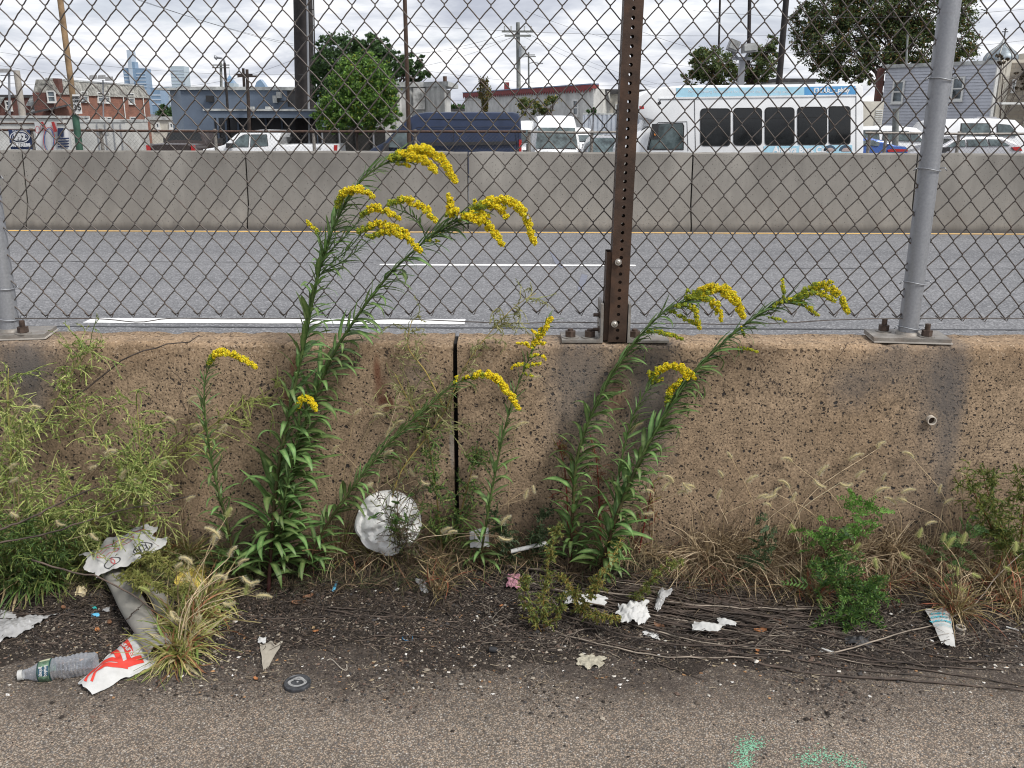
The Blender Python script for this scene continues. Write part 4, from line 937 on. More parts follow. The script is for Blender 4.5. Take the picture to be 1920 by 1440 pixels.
# ================================================================== BUILDINGS
def WP(px, py, A, B):
    """pixel ray meets the vertical plane through ground points A, B (x,y)"""
    d = ray(px, py); n = Vector((B[1]-A[1], -(B[0]-A[0]), 0)); t = ((A[0]-CAM.x)*n.x+(A[1]-CAM.y)*n.y)/(d.x*n.x+d.y*n.y); return CAM+d*t
def GP(px, Y): p = W(px, 250, Y); return (p.x, p.y)
def prismb(b, foot, z0, z1, m=0, cap=True):
    n = len(foot); V = [(x, y, z0) for x, y in foot]+[(x, y, z1) for x, y in foot]
    a = sum(foot[i][0]*foot[(i+1) % n][1]-foot[(i+1) % n][0]*foot[i][1] for i in range(n))
    F = [[i, (i+1) % n, n+(i+1) % n, n+i] for i in range(n)]+([list(range(n, 2*n))] if cap else [])
    if a < 0: F = [q[::-1] for q in F]
    b.add(V, F, m); return b
def window(root, A, B, pts, fr, gl, fw=.07, depth=.06, bars=1):
    """window whose corners are photo pixels on the wall A-B: frame, panes, sill"""
    q = [WP(x, y, A, B) for x, y in pts]; x = (q[1]-q[0]); x.z = 0; w = x.length; x.normalize(); z = Vector((0, 0, 1)); n = x.cross(z)
    if n.dot(CAM-q[0]) < 0: n = -n
    c = sum(q, Vector())/4; h = abs(q[0].z-q[3].z); R = Matrix((x, n, z)).transposed()
    b = MB()
    for s in (-1, 1): b.box(c+x*s*(w/2)+n*depth/2, (fw, depth, h+fw), R=R)
    for s in (-1, 1): b.box(c+z*s*(h/2)+n*depth/2, (w-fw, depth*.98, fw), R=R)
    if bars: b.box(c+n*depth*.4, (w-fw, depth*.6, fw*.7), R=R)
    o = b.build('window', fr, root); b = MB(); b.box(c+n*.012, (w-fw*.9, .02, h-fw*.9), R=R); b.build('pane', gl, o)
    b = MB(); b.box(c-z*(h/2+fw*.8)+n*depth*.7, (w+fw*1.6, depth*1.6, fw*.7), R=R); b.build('sill', fr, o)
def brickmat(name, c1, c2, mortar, sc=1.0):
    mt, nt, b, out = newmat(name); geo = N(nt, 'ShaderNodeNewGeometry'); sp = N(nt, 'ShaderNodeSeparateXYZ', {0: geo.outputs['Position']})
    u = mth(nt, 'ADD', sp.outputs[0], sp.outputs[1]); v = N(nt, 'ShaderNodeCombineXYZ', {0: u, 1: sp.outputs[2], 2: 0.0})
    br = N(nt, 'ShaderNodeTexBrick', {'Vector': v, 'Color1': c1, 'Color2': c2, 'Mortar': mortar, 'Scale': 1.0, 'Mortar Size': .008, 'Brick Width': .24*sc, 'Row Height': .08*sc, 'Bias': 0.0})
    n = N(nt, 'ShaderNodeTexNoise', {'Vector': geo.outputs['Position'], 'Scale': 1.1, 'Detail': 6.0, 'Roughness': .65})
    c = mix(nt, .8, br.outputs['Color'], ramp(nt, n.outputs[0], [(.3, .68), (.7, 1.25)]), 'MULTIPLY'); nt.links.new(c, b.inputs['Base Color']); b.inputs['Roughness'].default_value = .9
    bp = N(nt, 'ShaderNodeBump', {'Height': br.outputs['Fac'], 'Strength': .5, 'Distance': .01}); bp.invert = True; nt.links.new(bp.outputs[0], b.inputs['Normal']); return mt
M_brick = brickmat('red_brick', (.27, .105, .065), (.20, .075, .05), (.19, .14, .11)); M_brickd = brickmat('dark_red_brick', (.15, .055, .042), (.11, .045, .036), (.09, .07, .06))
M_wtrim = mat('white_trim', (.62, .62, .6), .6, 0, (10., .12)); M_pane = mat('house_window_glass', (.13, .16, .18), .2, 0, (2., .6), spec=.8)
M_shingle = mat('mottled_grey_shingle', (.27, .265, .24), .9, 0, (3.5, .55), (20., .5, .05)); M_dkroof = mat('dark_roof', (.06, .058, .06), .9, 0, (3., .4))
M_bluegrey = mat('blue_grey_render', (.125, .16, .215), .8, 0, (.8, .14), (30., .2, .01)); M_bluegl = mat('pale_blue_grey_render', (.24, .29, .35), .8, 0, (.8, .12))
M_wcoping = mat('weathered_white_coping', (.42, .43, .42), .8, 0, (3., .35)); M_wren = mat('off_white_render', (.50, .50, .48), .85, 0, (1.2, .22), (15., .3, .02), dirt=((.33, .32, .3), 2.2, .55, .6))
M_redtrim = mat('dark_red_trim', (.20, .03, .03), .7, 0, (5., .3)); M_cream = mat('cream_block_wall', (.55, .52, .45), .85, 0, (2., .12))
M_siding = mat('lavender_grey_siding', (.44, .455, .50), .7, 0, (3., .08)); M_stone = brickmat('tan_stone', (.36, .32, .26), (.29, .25, .20), (.24, .22, .19), 2.2)
GZ = -1.13
# brick end-of-row house
hA, hB = GP(108, 68), GP(286, 87); xw = hA[0]; hB = (xw, 87*1.0)
hB = (xw, (xw)/((286-960)/FPX)*1.0); 
hB = (hB[0], abs(W(286, 250, 1).x**-1*xw)); zt = WP(112, 150, hA, hB).z
hs = thing('brick_house', 'red brick end house with mottled shingle mansard roof and white windows', 'house', (xw-4, 72, GZ))
fl = GP(72, 68)
prismb(MB(), [hA, hB, (fl[0], hB[1]), fl], GZ, zt-1.0).build('wall', M_brick, hs)
b = MB(); fcen = ((hA[0]+fl[0])/2, hA[1]-.03); b.box((fcen[0], fcen[1], (GZ+zt-.9)/2), (abs(fl[0]-hA[0]), .06, zt-.9-GZ)); b.build('front_wall', M_brickd, hs)
# mansard
b = MB(); z0, z1 = zt-1.0, zt; o_ = .12
foot0 = [(hA[0]+o_, hA[1]+.4), (hB[0]+o_, hB[1]), (fl[0]-.2, hB[1]), (fl[0]-.2, hA[1]+.4)]
foot1 = [(hA[0]-.35, hA[1]+.5), (hB[0]-.35, hB[1]), (fl[0]+.1, hB[1]), (fl[0]+.1, hA[1]+.5)]
V = [(x, y, z0) for x, y in foot0]+[(x, y, z1) for x, y in foot1]; b.add(V, [[0, 1, 5, 4], [1, 2, 6, 5], [2, 3, 7, 6], [3, 0, 4, 7], [4, 5, 6, 7]]); b.build('roof', M_shingle, hs)
b = MB(); b.prism([(hA[0]-.3, hA[1]+.4, z1), (hB[0]-.3, hB[1], z1), (hB[0]-.55, hB[1], z1), (hA[0]-.55, hA[1]+.4, z1)], (0, 0, .12)); b.build('parapet', M_wcoping, hs)
b = MB(); b.box((hA[0]-.1, hA[1]+1.3, zt-.45), (.35, .6, 1.1)); b.build('chimney', M_brickd, hs)
for p in ([(151, 172), (163, 173), (163, 190), (151, 190)], [(182, 173), (192, 174), (192, 192), (182, 191)], [(196, 174), (204, 175), (204, 192), (196, 192)], [(240, 175), (250, 176), (250, 194), (240, 194)],
          [(156, 219), (166, 219), (166, 228), (156, 228)], [(188, 220), (196, 220), (196, 229), (188, 229)], [(199, 220), (207, 220), (207, 229), (199, 229)], [(244, 220), (253, 220), (253, 238), (244, 239)]):
    window(hs, hA, hB, p, M_wtrim, M_pane, .08, .10)
window(hs, (fl[0], hA[1]-.06), (hA[0], hA[1]-.06), [(90, 171), (104, 171), (104, 191), (90, 191)], M_wtrim, M_pane, .08, .1)
for x in (272, 235): q = WP(x, 235, hA, hB); b = MB(); b.cyl((q.x+.08, q.y, GZ), (q.x+.08, q.y, z0), .05, n=8); b.build('downpipe', M_wtrim, hs)
# row of houses further left
r2 = thing('row_house', 'dark brick row house with grey awning, left of the brick end house', 'house', (GP(30, 70)[0], 72, GZ))
a_, c_ = GP(-60, 70), GP(71, 70); zr = W(40, 183, 70).z
b = MB(); b.box2((a_[0], 70, GZ), (c_[0], 78, zr)); b.build('wall', M_brickd, r2); b = MB(); b.box2((a_[0], 69.9, zr), (c_[0], 78, zr+.2)); b.build('roof', M_dkroof, r2)
window(r2, a_, c_, [(12, 190), (22, 190), (22, 206), (12, 206)], M_wtrim, M_pane, .1, .1); window(r2, a_, c_, [(60, 190), (75, 190), (75, 207), (60, 207)], M_wtrim, M_pane, .1, .1)
for (x0, y0, x1, y1) in ((50, 196, 76, 187), (-10, 196, 10, 188)):
    p0, p1 = W(x0, y0, 69.2), W(x1, y1, 69.9); b = MB(); b.prism([(p0.x, 69.0, p0.z-.1), (p1.x, 69.0, p0.z-.1), (p1.x, 69.9, p1.z+.2), (p0.x, 69.9, p1.z+.2)], (0, .05, .05)); b.build('awning', mat('striped_grey_awning', (.16, .17, .17), .8, 0, (4., .6)), r2)
b = MB(); p0 = W(60, 216, 66); p1 = W(118, 204, 66); b.prism([(p0.x, 65, p0.z), (p1.x, 65, p1.z), (p1.x, 69.9, p1.z+.5), (p0.x, 69.9, p0.z+.5)], (0, 0, .12)); b.build('porch_roof', M_dkroof, r2)
for x in (64, 112): q = W(x, 220, 65.2); b = MB(); b.box2((q.x-.08, 65.2, GZ), (q.x+.08, 65.36, q.z-.02)); b.build('porch_post', M_wtrim, r2)

# blue-grey commercial building
YB = 48.0; x0, x1 = GP(346, YB)[0], GP(592, YB)[0]; zt = W(460, 169, YB).z
bb = thing('commercial_building', 'flat-roofed blue-grey building with white coping and a long canopy', 'building', ((x0+x1)/2, YB+5, GZ))
b = MB(); b.box2((x0, YB, GZ), (x1, YB+16, zt)); b.build('wall', M_bluegrey, bb)
lw = GP(326, YB+1.2); b = MB(); prismb(b, [(x0, YB), lw, (lw[0]-.3, YB+14), (x0, YB+14)], GZ, zt-.02); b.build('side_wall', M_bluegl, bb)
b = MB(); b.box2((x0-.1, YB-.12, zt), (x1+.1, YB+.3, zt+.16)); b.box2((lw[0]-.4, YB+.3, zt), (x0, YB+14, zt+.1)); b.build('coping', M_wcoping, bb)
cz0, cz1 = W(480, 221, 44).z, W(480, 208, 44).z; cx0, cx1 = GP(387, 44)[0], GP(600, 44)[0]
b = MB(); b.box2((cx0, 44, cz0), (cx1, YB-.02, cz1)); b.build('canopy', M_bluegrey, bb)
b = MB(); b.box2((cx0-.05, 43.93, cz1), (cx1, YB-.13, cz1+.09)); b.build('canopy_edge', M_wcoping, bb)
b = MB(); b.box2((GP(404, YB)[0], YB-.03, GZ), (x1-.1, YB+.02, cz0)); b.build('shopfront', mat('dark_shopfront', (.02, .022, .027), .4, 0, (1., .5)), bb)
for x in (410, 425, 448, 470, 500, 530, 560): q = GP(x, YB-.06); b = MB(); b.box2((q[0]-.05, YB-.10, GZ), (q[0]+.05, YB-.04, cz0)); b.build('mullion', M_bluegrey, bb)
for (x, y, w_, h_) in ((394, 185, .35, .3), (516, 186, .2, .35), (523, 178, .22, .3)): q = W(x, y, YB-.15); b = MB(); b.box(q, (w_, .25, h_)); b.build('wall_fitting', M_wcoping if x > 500 else M_plastic, bb)
b = MB(); q = W(532, 190, YB-.1); b.box(q, (.8, .1, .06)); b.build('bracket', M_plastic, bb)
for x in (505, 470): q = W(x, 205, 44.6); b = MB(); b.box(q, (.3, .3, .25)); b.build('roof_vent', M_wcoping, bb)
b = MB(); q0 = W(538, 168, YB-.04); q1 = W(555, 200, YB-.04); b.box2((q0.x, YB-.04, q1.z), (q1.x, YB-.01, q0.z)); b.build('dark_panel', M_plastic, bb)
# roof clutter: antennas
for (x, y0, y1) in ((455, 168, 128), (462, 204, 130)):
    p0, p1 = W(x, y0, 49), W(x+1, y1, 49); r = thing('utility_pole', 'thin dark pole rising above the roof of the blue-grey building' if x == 455 else 'thin dark wooden pole with short crossarm just right of the curved street light', 'pole', (p0.x, 49 if x == 455 else 43.6, GZ)); yy = 49 if x == 455 else 43.6
    p0, p1 = W(x, y0, yy), W(x+1, y1, yy); b = MB(); b.cyl((p0.x, yy, GZ), (p1.x, yy, p1.z), .10, .07, 8); b.build('shaft', mat('dark_wood_pole', (.045, .032, .026), .9, 0, (5., .4)), r)
    b = MB(); b.box((p1.x, yy, p1.z-.3), (.9, .08, .08)); b.build('crossarm', MC['dark_wood_pole'], r)
sf = thing('dark_backdrop', 'dark panel with thin posts, added below the green bush', 'fence', (GP(650, 41.5)[0], 41.5, GZ))
MB().box2((GP(596, 41.5)[0], 41.5, GZ), (GP(722, 41.5)[0], 41.6, W(0, 236, 41.5).z)).build('backdrop_panel', mat('near_black_backdrop', (.018, .018, .017), .9, 0, (6., .5)), sf)  # near-black panel added to fill the dark area under the bush
for q_ in (604, 636, 668, 700): MB().cyl((GP(q_, 41.4)[0], 41.4, GZ), (GP(q_, 41.4)[0], 41.4, W(0, 234, 41.4).z), .04, n=8).build('fence_post', M_galv, sf)
# low buildings filling the horizon
def boxhouse(name, label, px0, px1, pyt, Y, depth, mt, roofm=None, rt=.25, cat='building', side=None):
    x0, x1 = GP(px0, Y)[0], GP(px1, Y)[0]; z = W((px0+px1)/2, pyt, Y).z
    r = thing(name, label, cat, ((x0+x1)/2, Y+depth/2, GZ)); MB().box2((x0, Y, GZ), (x1, Y+depth, z)).build('wall', mt, r)
    MB().box2((x0-.15, Y-.15, z), (x1+.15, Y+depth+.1, z+rt)).build('roof', roofm or M_wcoping, r); return r
lowb = boxhouse('low_building', 'low cream building between the brick house and the blue-grey building', 284, 330, 225, 75, 8, M_cream)
for x in (296, 322): window(lowb, GP(284, 75), GP(330, 75), [(x-3, 231), (x+3, 231), (x+3, 240), (x-3, 240)], M_wtrim, M_pane, .12, .1, 0)
boxhouse('low_building', 'distant white warehouse strip behind the navy van roof', 842, 990, 208, 120, 20, M_wren, M_dkroof)
boxhouse('low_building', 'distant flat building on the skyline behind the shuttle bus', 1190, 1500, 199, 130, 20, M_stone, M_dkroof)
boxhouse('low_building', 'small grey flat-roofed building above the rear roof of the shuttle bus', 1450, 1520, 153, 80, 10, M_wren, M_dkroof)
boxhouse('low_building', 'long low brick building far behind the lot at the left', -600, 110, 214, 95, 14, M_brickd, M_dkroof)
# white corrugated shed
def corrugated(b, A, B, z0, z1, pitch=.25, d=.05):
    A = Vector((A[0], A[1], 0)); B = Vector((B[0], B[1], 0)); L = (B-A).length; t = (B-A)/L; n = Vector((t.y, -t.x, 0)); 
    if n.dot(CAM-A) < 0: n = -n
    k = int(L/pitch); pts = []
    for i in range(k): s = i*L/k; w_ = L/k; pts += [(s, 0), (s+w_*.35, 0), (s+w_*.5, d), (s+w_*.85, d)]
    pts.append((L, 0)); V = []; 
    for s, o in pts: q = A+t*s+n*o; V += [(q.x, q.y, z0), (q.x, q.y, z1)]
    b.add(V, np.array([(2*i, 2*i+2, 2*i+3, 2*i+1) for i in range(len(pts)-1)]))
sh = thing('metal_shed', 'white corrugated metal shed behind the round green tree', 'shed', (GP(780, 45)[0], 46, GZ))
zt = W(780, 163, 45).z; b = MB(); corrugated(b, GP(712, 45), GP(797, 45), GZ, zt, .5, .05); corrugated(b, GP(797, 45), GP(838, 44), GZ, zt, .3, .06); b.build('wall', M_wren, sh)
b = MB(); b.add([(GP(712, 45)[0], 45.1, GZ), (GP(838, 44)[0]-.1, 45.1, GZ), (GP(838, 44)[0]-.1, 45.1, zt), (GP(712, 45)[0], 45.1, zt)], [[0, 1, 2, 3]]); b.box2((GP(712, 45)[0], 45.2, GZ), (GP(836, 45)[0]-.2, 52, zt)); b.build('core', M_wren, sh)
b = MB(); p = [GP(712, 45), GP(797, 45), GP(838, 44)]; 
b.prism([(p[0][0], 44.9, zt), (p[1][0], 44.85, zt), (p[2][0]+.1, 43.85, zt), (p[2][0]+.1, 52, zt+.1), (p[0][0], 52, zt+.1)], (0, 0, .22)); b.build('roof', M_wcoping, sh)
q = W(834, 150, 44.2); b = MB(); b.cyl((q.x, 44.3, zt), (q.x, 44.3, W(834, 143, 44.3).z), .09, n=8); b.build('vent_pipe', M_rust, sh)
# figure-like printed poster on the shed: grey abstract
pp = [W(775, 165, 44.8), W(797, 165, 44.8), W(797, 205, 44.8), W(775, 205, 44.8)]
b = MB(); b.prism([tuple(v_) for v_ in pp[::-1]], (0, .03, 0)); b.build('faded_poster', mat('faded_grey_print', (.38, .38, .37), .8, 0, (2.6, .55)), sh)
# white building, red scalloped trim
wA, wB = GP(872, 74), GP(1111, 52); zt = W(1110, 165, 52).z
wb = thing('white_building', 'white rendered building with dark red scalloped roof trim left of the signpost', 'building', ((wA[0]+wB[0])/2, 62, GZ))
prismb(MB(), [wA, wB, (wB[0]+6, 70), (wA[0]+4, 84)], GZ, zt).build('wall', M_wren, wb)
t = (Vector(wB)-Vector(wA)).normalized(); nn = Vector((t.y, -t.x)); b = MB(); b.prism([(wA[0]+nn.x*.15, wA[1]+nn.y*.15, zt-.02), (wB[0]+nn.x*.15, wB[1]+nn.y*.15, zt-.02), (wB[0]-nn.x*.3, wB[1]-nn.y*.3, zt-.02), (wA[0]-nn.x*.3, wA[1]-nn.y*.3, zt-.02)], (0, 0, .20)); b.build('roof_trim', M_redtrim, wb)
L = (Vector(wB)-Vector(wA)).length; b = MB(); ns_ = 60
for i in range(ns_):
    s0, s1 = L*i/ns_, L*(i+1)/ns_; q = [Vector(wA)+t*s_+nn*.12 for s_ in (s0, s1, (s0+s1)/2)]
    b.prism([(q[0].x, q[0].y, zt-.02), (q[1].x, q[1].y, zt-.02), (q[2].x, q[2].y, zt-.22)], (nn.x*.04, nn.y*.04, 0))
b.build('scalloped_edge', M_redtrim, wb)['kind'] = 'stuff'
b = MB(); b.prism([(wA[0]+nn.x*.18, wA[1]+nn.y*.18, zt+.18), (wB[0]+nn.x*.18, wB[1]+nn.y*.18, zt+.18), (wB[0]-nn.x*.3, wB[1]-nn.y*.3, zt+.18), (wA[0]-nn.x*.3, wA[1]-nn.y*.3, zt+.18)], (0, 0, .06)); b.build('roof_cap', mat('blue_grey_flashing', (.16, .22, .34), .6), wb)
window(wb, wA, wB, [(1076, 188), (1085, 188), (1085, 216), (1076, 216)], M_wtrim, M_pane, .1, .08)
q = W(950, 163, 66); b = MB(); b.box(q, (.35, .35, .6)); b.build('chimney', M_redtrim, wb)
cb = boxhouse('cream_building', 'cream painted block wall building just left of the signpost top', 1112, 1215, 176, 56, 8, M_cream, M_dkroof)
window(cb, GP(1112, 56), GP(1215, 56), [(1154, 196), (1162, 196), (1162, 214), (1154, 214)], M_wtrim, M_pane, .08, .08)
b = MB(); q = W(1152, 172, 55); b.prism([(q.x-.9, 54.6, q.z+.05), (q.x+.7, 54.6, q.z-.02), (q.x+.7, 55.9, q.z+.1)], (0, 0, .08)); b.build('eave', M_dkroof, cb)
# pale panel fence
pf = thing('panel_fence', 'pale grey corrugated panel fence behind the white vans, left of the signpost', 'fence', (GP(1150, 49)[0], 49, GZ))
b = MB(); corrugated(b, GP(1092, 52), GP(1210, 52), GZ, W(1150, 215, 52).z, .24, .05); b.build('corrugated_panel', mat('pale_blue_grey_metal', (.40, .43, .48), .6, .1, (2., .15)), pf)
b = MB(); b.box2((GP(1092, 52)[0], 51.97, W(1150, 215, 52).z), (GP(1210, 52)[0], 52.1, W(1150, 215, 52).z+.08)); b.build('cap_rail', M_wcoping, pf)

# grey siding house right
gA, gB = GP(1648, 50), GP(1852, 45.5); zt = W(1650, 128, 50).z
gh = thing('grey_house', 'lavender-grey clapboard house with two white framed windows behind the right fence post', 'house', (GP(1750, 50)[0], 50, GZ))
gC = GP(1900, 56); gD = GP(1653, 60)
prismb(MB(), [gA, gB, gC, gD], GZ, zt).build('wall', M_siding, gh)
t = (Vector(gB)-Vector(gA)).normalized(); L = (Vector(gB)-Vector(gA)).length; nn = Vector((t.y, -t.x)); zc = GZ; bd = MB(); k = 0
R = Matrix(((t.x, nn.x*-1, 0), (t.y, nn.y*-1, 0), (0, 0, 1)))
while zc < zt-.12:
    a0 = Vector(gA); V = []
    for (o_, z_) in ((.015, zc+.15), (.045, zc+.005), (.0, zc+.005), (.0, zc+.15)):
        q0 = a0+nn*o_; q1 = q0+t*L; V += [(q0.x, q0.y, z_), (q1.x, q1.y, z_)]
    bb_ = MB().add(V, [[0, 2, 3, 1], [2, 4, 5, 3], [0, 1, 7, 6], [0, 6, 4, 2], [1, 3, 5, 7]]); bb_.build('clapboard', M_siding, gh); zc += .15
b = MB(); b.prism([(gA[0]-.1, gA[1]-.15, zt), (gB[0]+.1, gB[1]-.15, zt), (gB[0]+.1, gB[1]+.3, zt), (gA[0]-.1, gA[1]+.3, zt)], (0, 0, .17)); b.build('roof_coping', M_wcoping, gh)
oA = (gA[0]+nn.x*.05, gA[1]+nn.y*.05); oB = (gB[0]+nn.x*.05, gB[1]+nn.y*.05)
window(gh, oA, oB, [(1675, 153), (1694, 152), (1694, 192), (1675, 192)], M_wtrim, M_pane, .09, .07); window(gh, oA, oB, [(1786, 146), (1806, 145), (1806, 187), (1786, 187)], M_wtrim, M_pane, .09, .07)
b = MB(); b.box2((gA[0]-.32, gA[1]+.1, GZ), (gA[0]-.02, gA[1]+.4, zt+.02)); b.build('brick_return', M_brickd, gh)
b = MB(); q = gB; b.box2((q[0]-.05, q[1]-.10, GZ), (q[0]+.08, q[1]+.05, zt)); b.build('corner_board', M_wtrim, gh)
# stone building beyond
sA, sB = GP(1856, 46), GP(2100, 44); zt2 = W(1870, 118, 46).z
sb = thing('stone_building', 'tan stone building with tall narrow windows at the right edge', 'building', (GP(1900, 50)[0], 50, GZ))
prismb(MB(), [sA, sB, (sB[0]+1, 60), (sA[0]+1, 60)], GZ, zt2).build('wall', M_stone, sb)
b = MB(); b.box2((sA[0]-.02, sA[1]-.25, GZ), (sA[0]+.42, sA[1]-.03, zt2+.05)); b.box2((GP(1902, 46)[0], 44.9, GZ), (GP(1910, 46)[0], 45.4, zt2+.5)); b.build('pilaster', M_cream, sb)
for x in (1868, 1882, 1900): window(sb, sA, sB, [(x-2, 150), (x+3, 150), (x+3, 172), (x-2, 172)], M_wtrim, M_pane, .06, .06)
b = MB(); b.box2((sA[0], sA[1]-.1, zt2), (sB[0], sA[1]+.6, zt2+.15)); q = W(1905, 100, 48); b.box2((GP(1896, 48)[0], 47.8, zt2), (GP(1910, 48)[0], 48.4, q.z)); b.build('parapet', M_cream, sb)
b = MB(); b.box2((GP(1858, 45)[0], 44.4, W(1880, 196, 45).z), (GP(1960, 45)[0], 45, W(1880, 192, 45).z)); b.build('ledge', M_wtrim, sb)
# church dome with cross
ch = thing('church_dome', 'grey onion dome with ribs and an orthodox cross behind the grey house', 'church', (GP(1876, 95)[0], 97, GZ))
q = W(1876, 118, 97); cx = q.x; zd = q.z; rr_ = W(1907, 118, 97).x-cx
M_dome = mat('weathered_pale_metal_dome', (.25, .29, .32), .5, .4, (3., .3))
zt = W(1876, 73, 97).z; Hh = zt-zd; pr_ = [(1.0, 0), (1.06, .12), (1.03, .25), (.88, .40), (.62, .55), (.36, .68), (.18, .80), (.07, .92), (.03, 1.0)]; V = []; nq = 24
for (r_, h_) in pr_:
    for i in range(nq): a = i*2*math.pi/nq; V.append((cx+r_*rr_*.9*math.cos(a), 97+r_*rr_*.9*math.sin(a), zd+h_*Hh))
b = MB().add(V, np.array([(k*nq+i, k*nq+(i+1) % nq, (k+1)*nq+(i+1) % nq, (k+1)*nq+i) for k in range(len(pr_)-1) for i in range(nq)])); b.build('dome', M_dome, ch, smooth=60)
for i in range(8): a = i*math.pi/4+.2; MB().tube([(cx+r_*rr_*.92*math.cos(a), 97+r_*rr_*.92*math.sin(a), zd+h_*Hh) for r_, h_ in pr_], .07, 5).build('rib', M_wcoping, ch)
b = MB(); b.cyl((cx, 97, GZ), (cx, 97, zd+.05), rr_*.92, n=16); b.build('drum', M_stone, ch)
b = MB(); zc = W(1876, 52, 97).z; b.box2((cx-.05, 96.95, zt-.1), (cx+.05, 97.05, zc)); b.box2((cx-.30, 96.96, zc-.42), (cx+.30, 97.04, zc-.33)); b.box2((cx-.17, 96.96, zc-.2), (cx+.17, 97.04, zc-.12)); b.build('cross', mat('dark_iron', (.06, .06, .065), .6), ch)
# AC unit
ac = thing('storage_unit', 'off-white louvred cabinet beside the rear of the shuttle bus', 'cabinet', (GP(1640, 44)[0], 44, GZ))
q0, q1 = W(1620, 190, 44), W(1640, 235, 44); b = MB(); b.box2((q0.x, 44, GZ), (W(1657, 200, 44).x, 46, q0.z)); b.build('cabinet', M_cream, ac)
for k in range(9): z_ = W(0, 202+k*4, 44).z; b = MB(); b.box2((W(1643, 200, 44).x, 43.96, z_), (W(1656, 200, 44).x, 44, z_+.04)); b.build('louvre', M_wtrim, ac)
# white container and box trailer
def container(name, label, px0, px1, pyt, Y, mt, doors, L=2.4):
    x0, x1 = GP(px0, Y)[0], GP(px1, Y)[0]; z = W(px0, pyt, Y).z; zg = lotz(Y); r = thing(name, label, 'container', ((x0+x1)/2, Y+L/2, zg))
    b = MB(); b.box2((x0, Y, zg+.1), (x1, Y+L, z)); b.build('box', mt, r); b = MB(); b.box2((x0-.02, Y-.03, z), (x1+.02, Y+L+.03, z+.1)); b.build('roof_frame', M_wcoping, r)
    for d in doors:
        q = GP(d, Y)[0]; b = MB(); b.cyl((q, Y-.03, zg+.2), (q, Y-.03, z-.05), .02, n=6); b.build('lock_bar', M_galv, r)
        b = MB(); b.box2((q-.06, Y-.05, zg+1.0), (q+.12, Y-.02, zg+1.06)); b.build('handle', M_rust, r)
    return r
c1 = container('cargo_container', 'white cargo container with door lock bars behind the speed limit pole', 152, 237, 229, 39, M_wren, (184, 199, 214, 228))
b = MB(); b.box2((GP(186, 39)[0], 38.98, W(0, 252, 39).z), (GP(204, 39)[0], 38.995, W(0, 243, 39).z)); b.build('sign_plate', M_wcoping, c1)
tr = thing('box_trailer', 'long white box trailer with a dark rail at the far left edge', 'trailer', (GP(60, 42)[0], 43, lotz(42)))
b = MB(); b.box2((GP(-60, 42)[0], 42, -.7), (GP(122, 42)[0], 44.4, W(0, 222, 42).z)); b.build('box', M_wren, tr)
b = MB(); b.box2((GP(-60, 42)[0], 41.95, W(0, 232, 42).z), (GP(126, 42)[0], 42.0, W(0, 230, 42).z)); b.build('side_rail', M_rust, tr); b = MB(); b.box2((GP(-62, 42)[0], 41.93, W(0, 221, 42).z), (GP(124, 42)[0], 44.5, W(0, 217, 42).z)); b.build('roof_edge', M_wcoping, tr)
for x in (0, 90): wheel(tr, (GP(x, 42)[0], 42.2, lotz(42)+.45), .45)
# banners hung on the lot fence
BN = LFY-.05
def banner(label, px0, py0, px1, py1, mt, lean=0):
    q = [W(px0, py0, BN), W(px1, py0, BN), W(px1, py1, BN), W(px0, py1, BN)]; c = q[0].lerp(q[2], .5)
    r = thing('banner', label, 'banner', (c.x, BN, q[2].z), 'banners hung on the lot fence'); n = 9; V = []
    for i in range(n):
        t = i/(n-1)
        for k in range(n): s = k/(n-1); V.append((q[0].x+(q[1].x-q[0].x)*t, BN+.012*math.sin(t*9)+.008*math.sin(s*7+t*4), q[0].z+(q[2].z-q[0].z)*s))
    MB().add(V, np.array([(i*n+k, i*n+k+1, (i+1)*n+k+1, (i+1)*n+k) for i in range(n-1) for k in range(n-1)])).build('sheet', mt, r, smooth=180); return r
M_bnavy = mat('navy_banner', (.015, .03, .09), .6, 0, (3., .2)); M_bwhite = mat('white_banner', (.6, .61, .62), .6, 0, (3., .15)); M_bred = mat('red_banner_print', (.42, .04, .04), .6); M_bblue = mat('blue_banner_print', (.04, .09, .3), .6)
Yb = BN-.035
b1 = banner('navy banner printed 592 in a white oval with FASTENERS below, at the left edge', 15, 243, 56, 280, M_bnavy)
def ringpx(parent, cx, cy, rx, ry, w_, mt, Y, name='printed_ring', a0=0, a1=2*math.pi, solid=False):
    b = MB(); n = 32; V = []
    for i in range(n+1):
        a = a0+(a1-a0)*i/n
        for k_ in (1, 0): rr = (rx+w_*k_, ry+w_*k_) if not (solid and k_ == 0) else (.01, .01); p = W(cx+rr[0]*math.cos(a), cy+rr[1]*math.sin(a), Y); V.append(tuple(p))
    b.add(V, np.array([(2*i, 2*i+1, 2*i+3, 2*i+2) for i in range(n)])); return b.build(name, mt, parent)
ringpx(b1, 37, 257, 17, 10, 1.6, M_bwhite, Yb); ringpx(b1, 37, 257, 13.5, 7, .8, M_bwhite, Yb)
btext('592', 37, 257, 14, b1, M_bwhite, Yb-.002, bold=.012); btext('FASTENERS', 37, 272, 7.5, b1, M_bwhite, Yb-.002, bold=.008); btext('BOLTS & NUTS', 37, 245.2, 4, b1, M_bwhite, Yb-.002)
b2 = banner('white banner with a large red and blue oval ring', 64, 229, 106, 280, M_bwhite)
ringpx(b2, 92, 262, 8, 20, 1.5, M_bblue, Yb); ringpx(b2, 92, 262, 10, 23, 1.2, M_bred, Yb)
for (x, y, s) in ((70, 243, 6), (78, 240, 5)): ringpx(b2, x, y, s*.5, s, 1, M_bred, Yb)
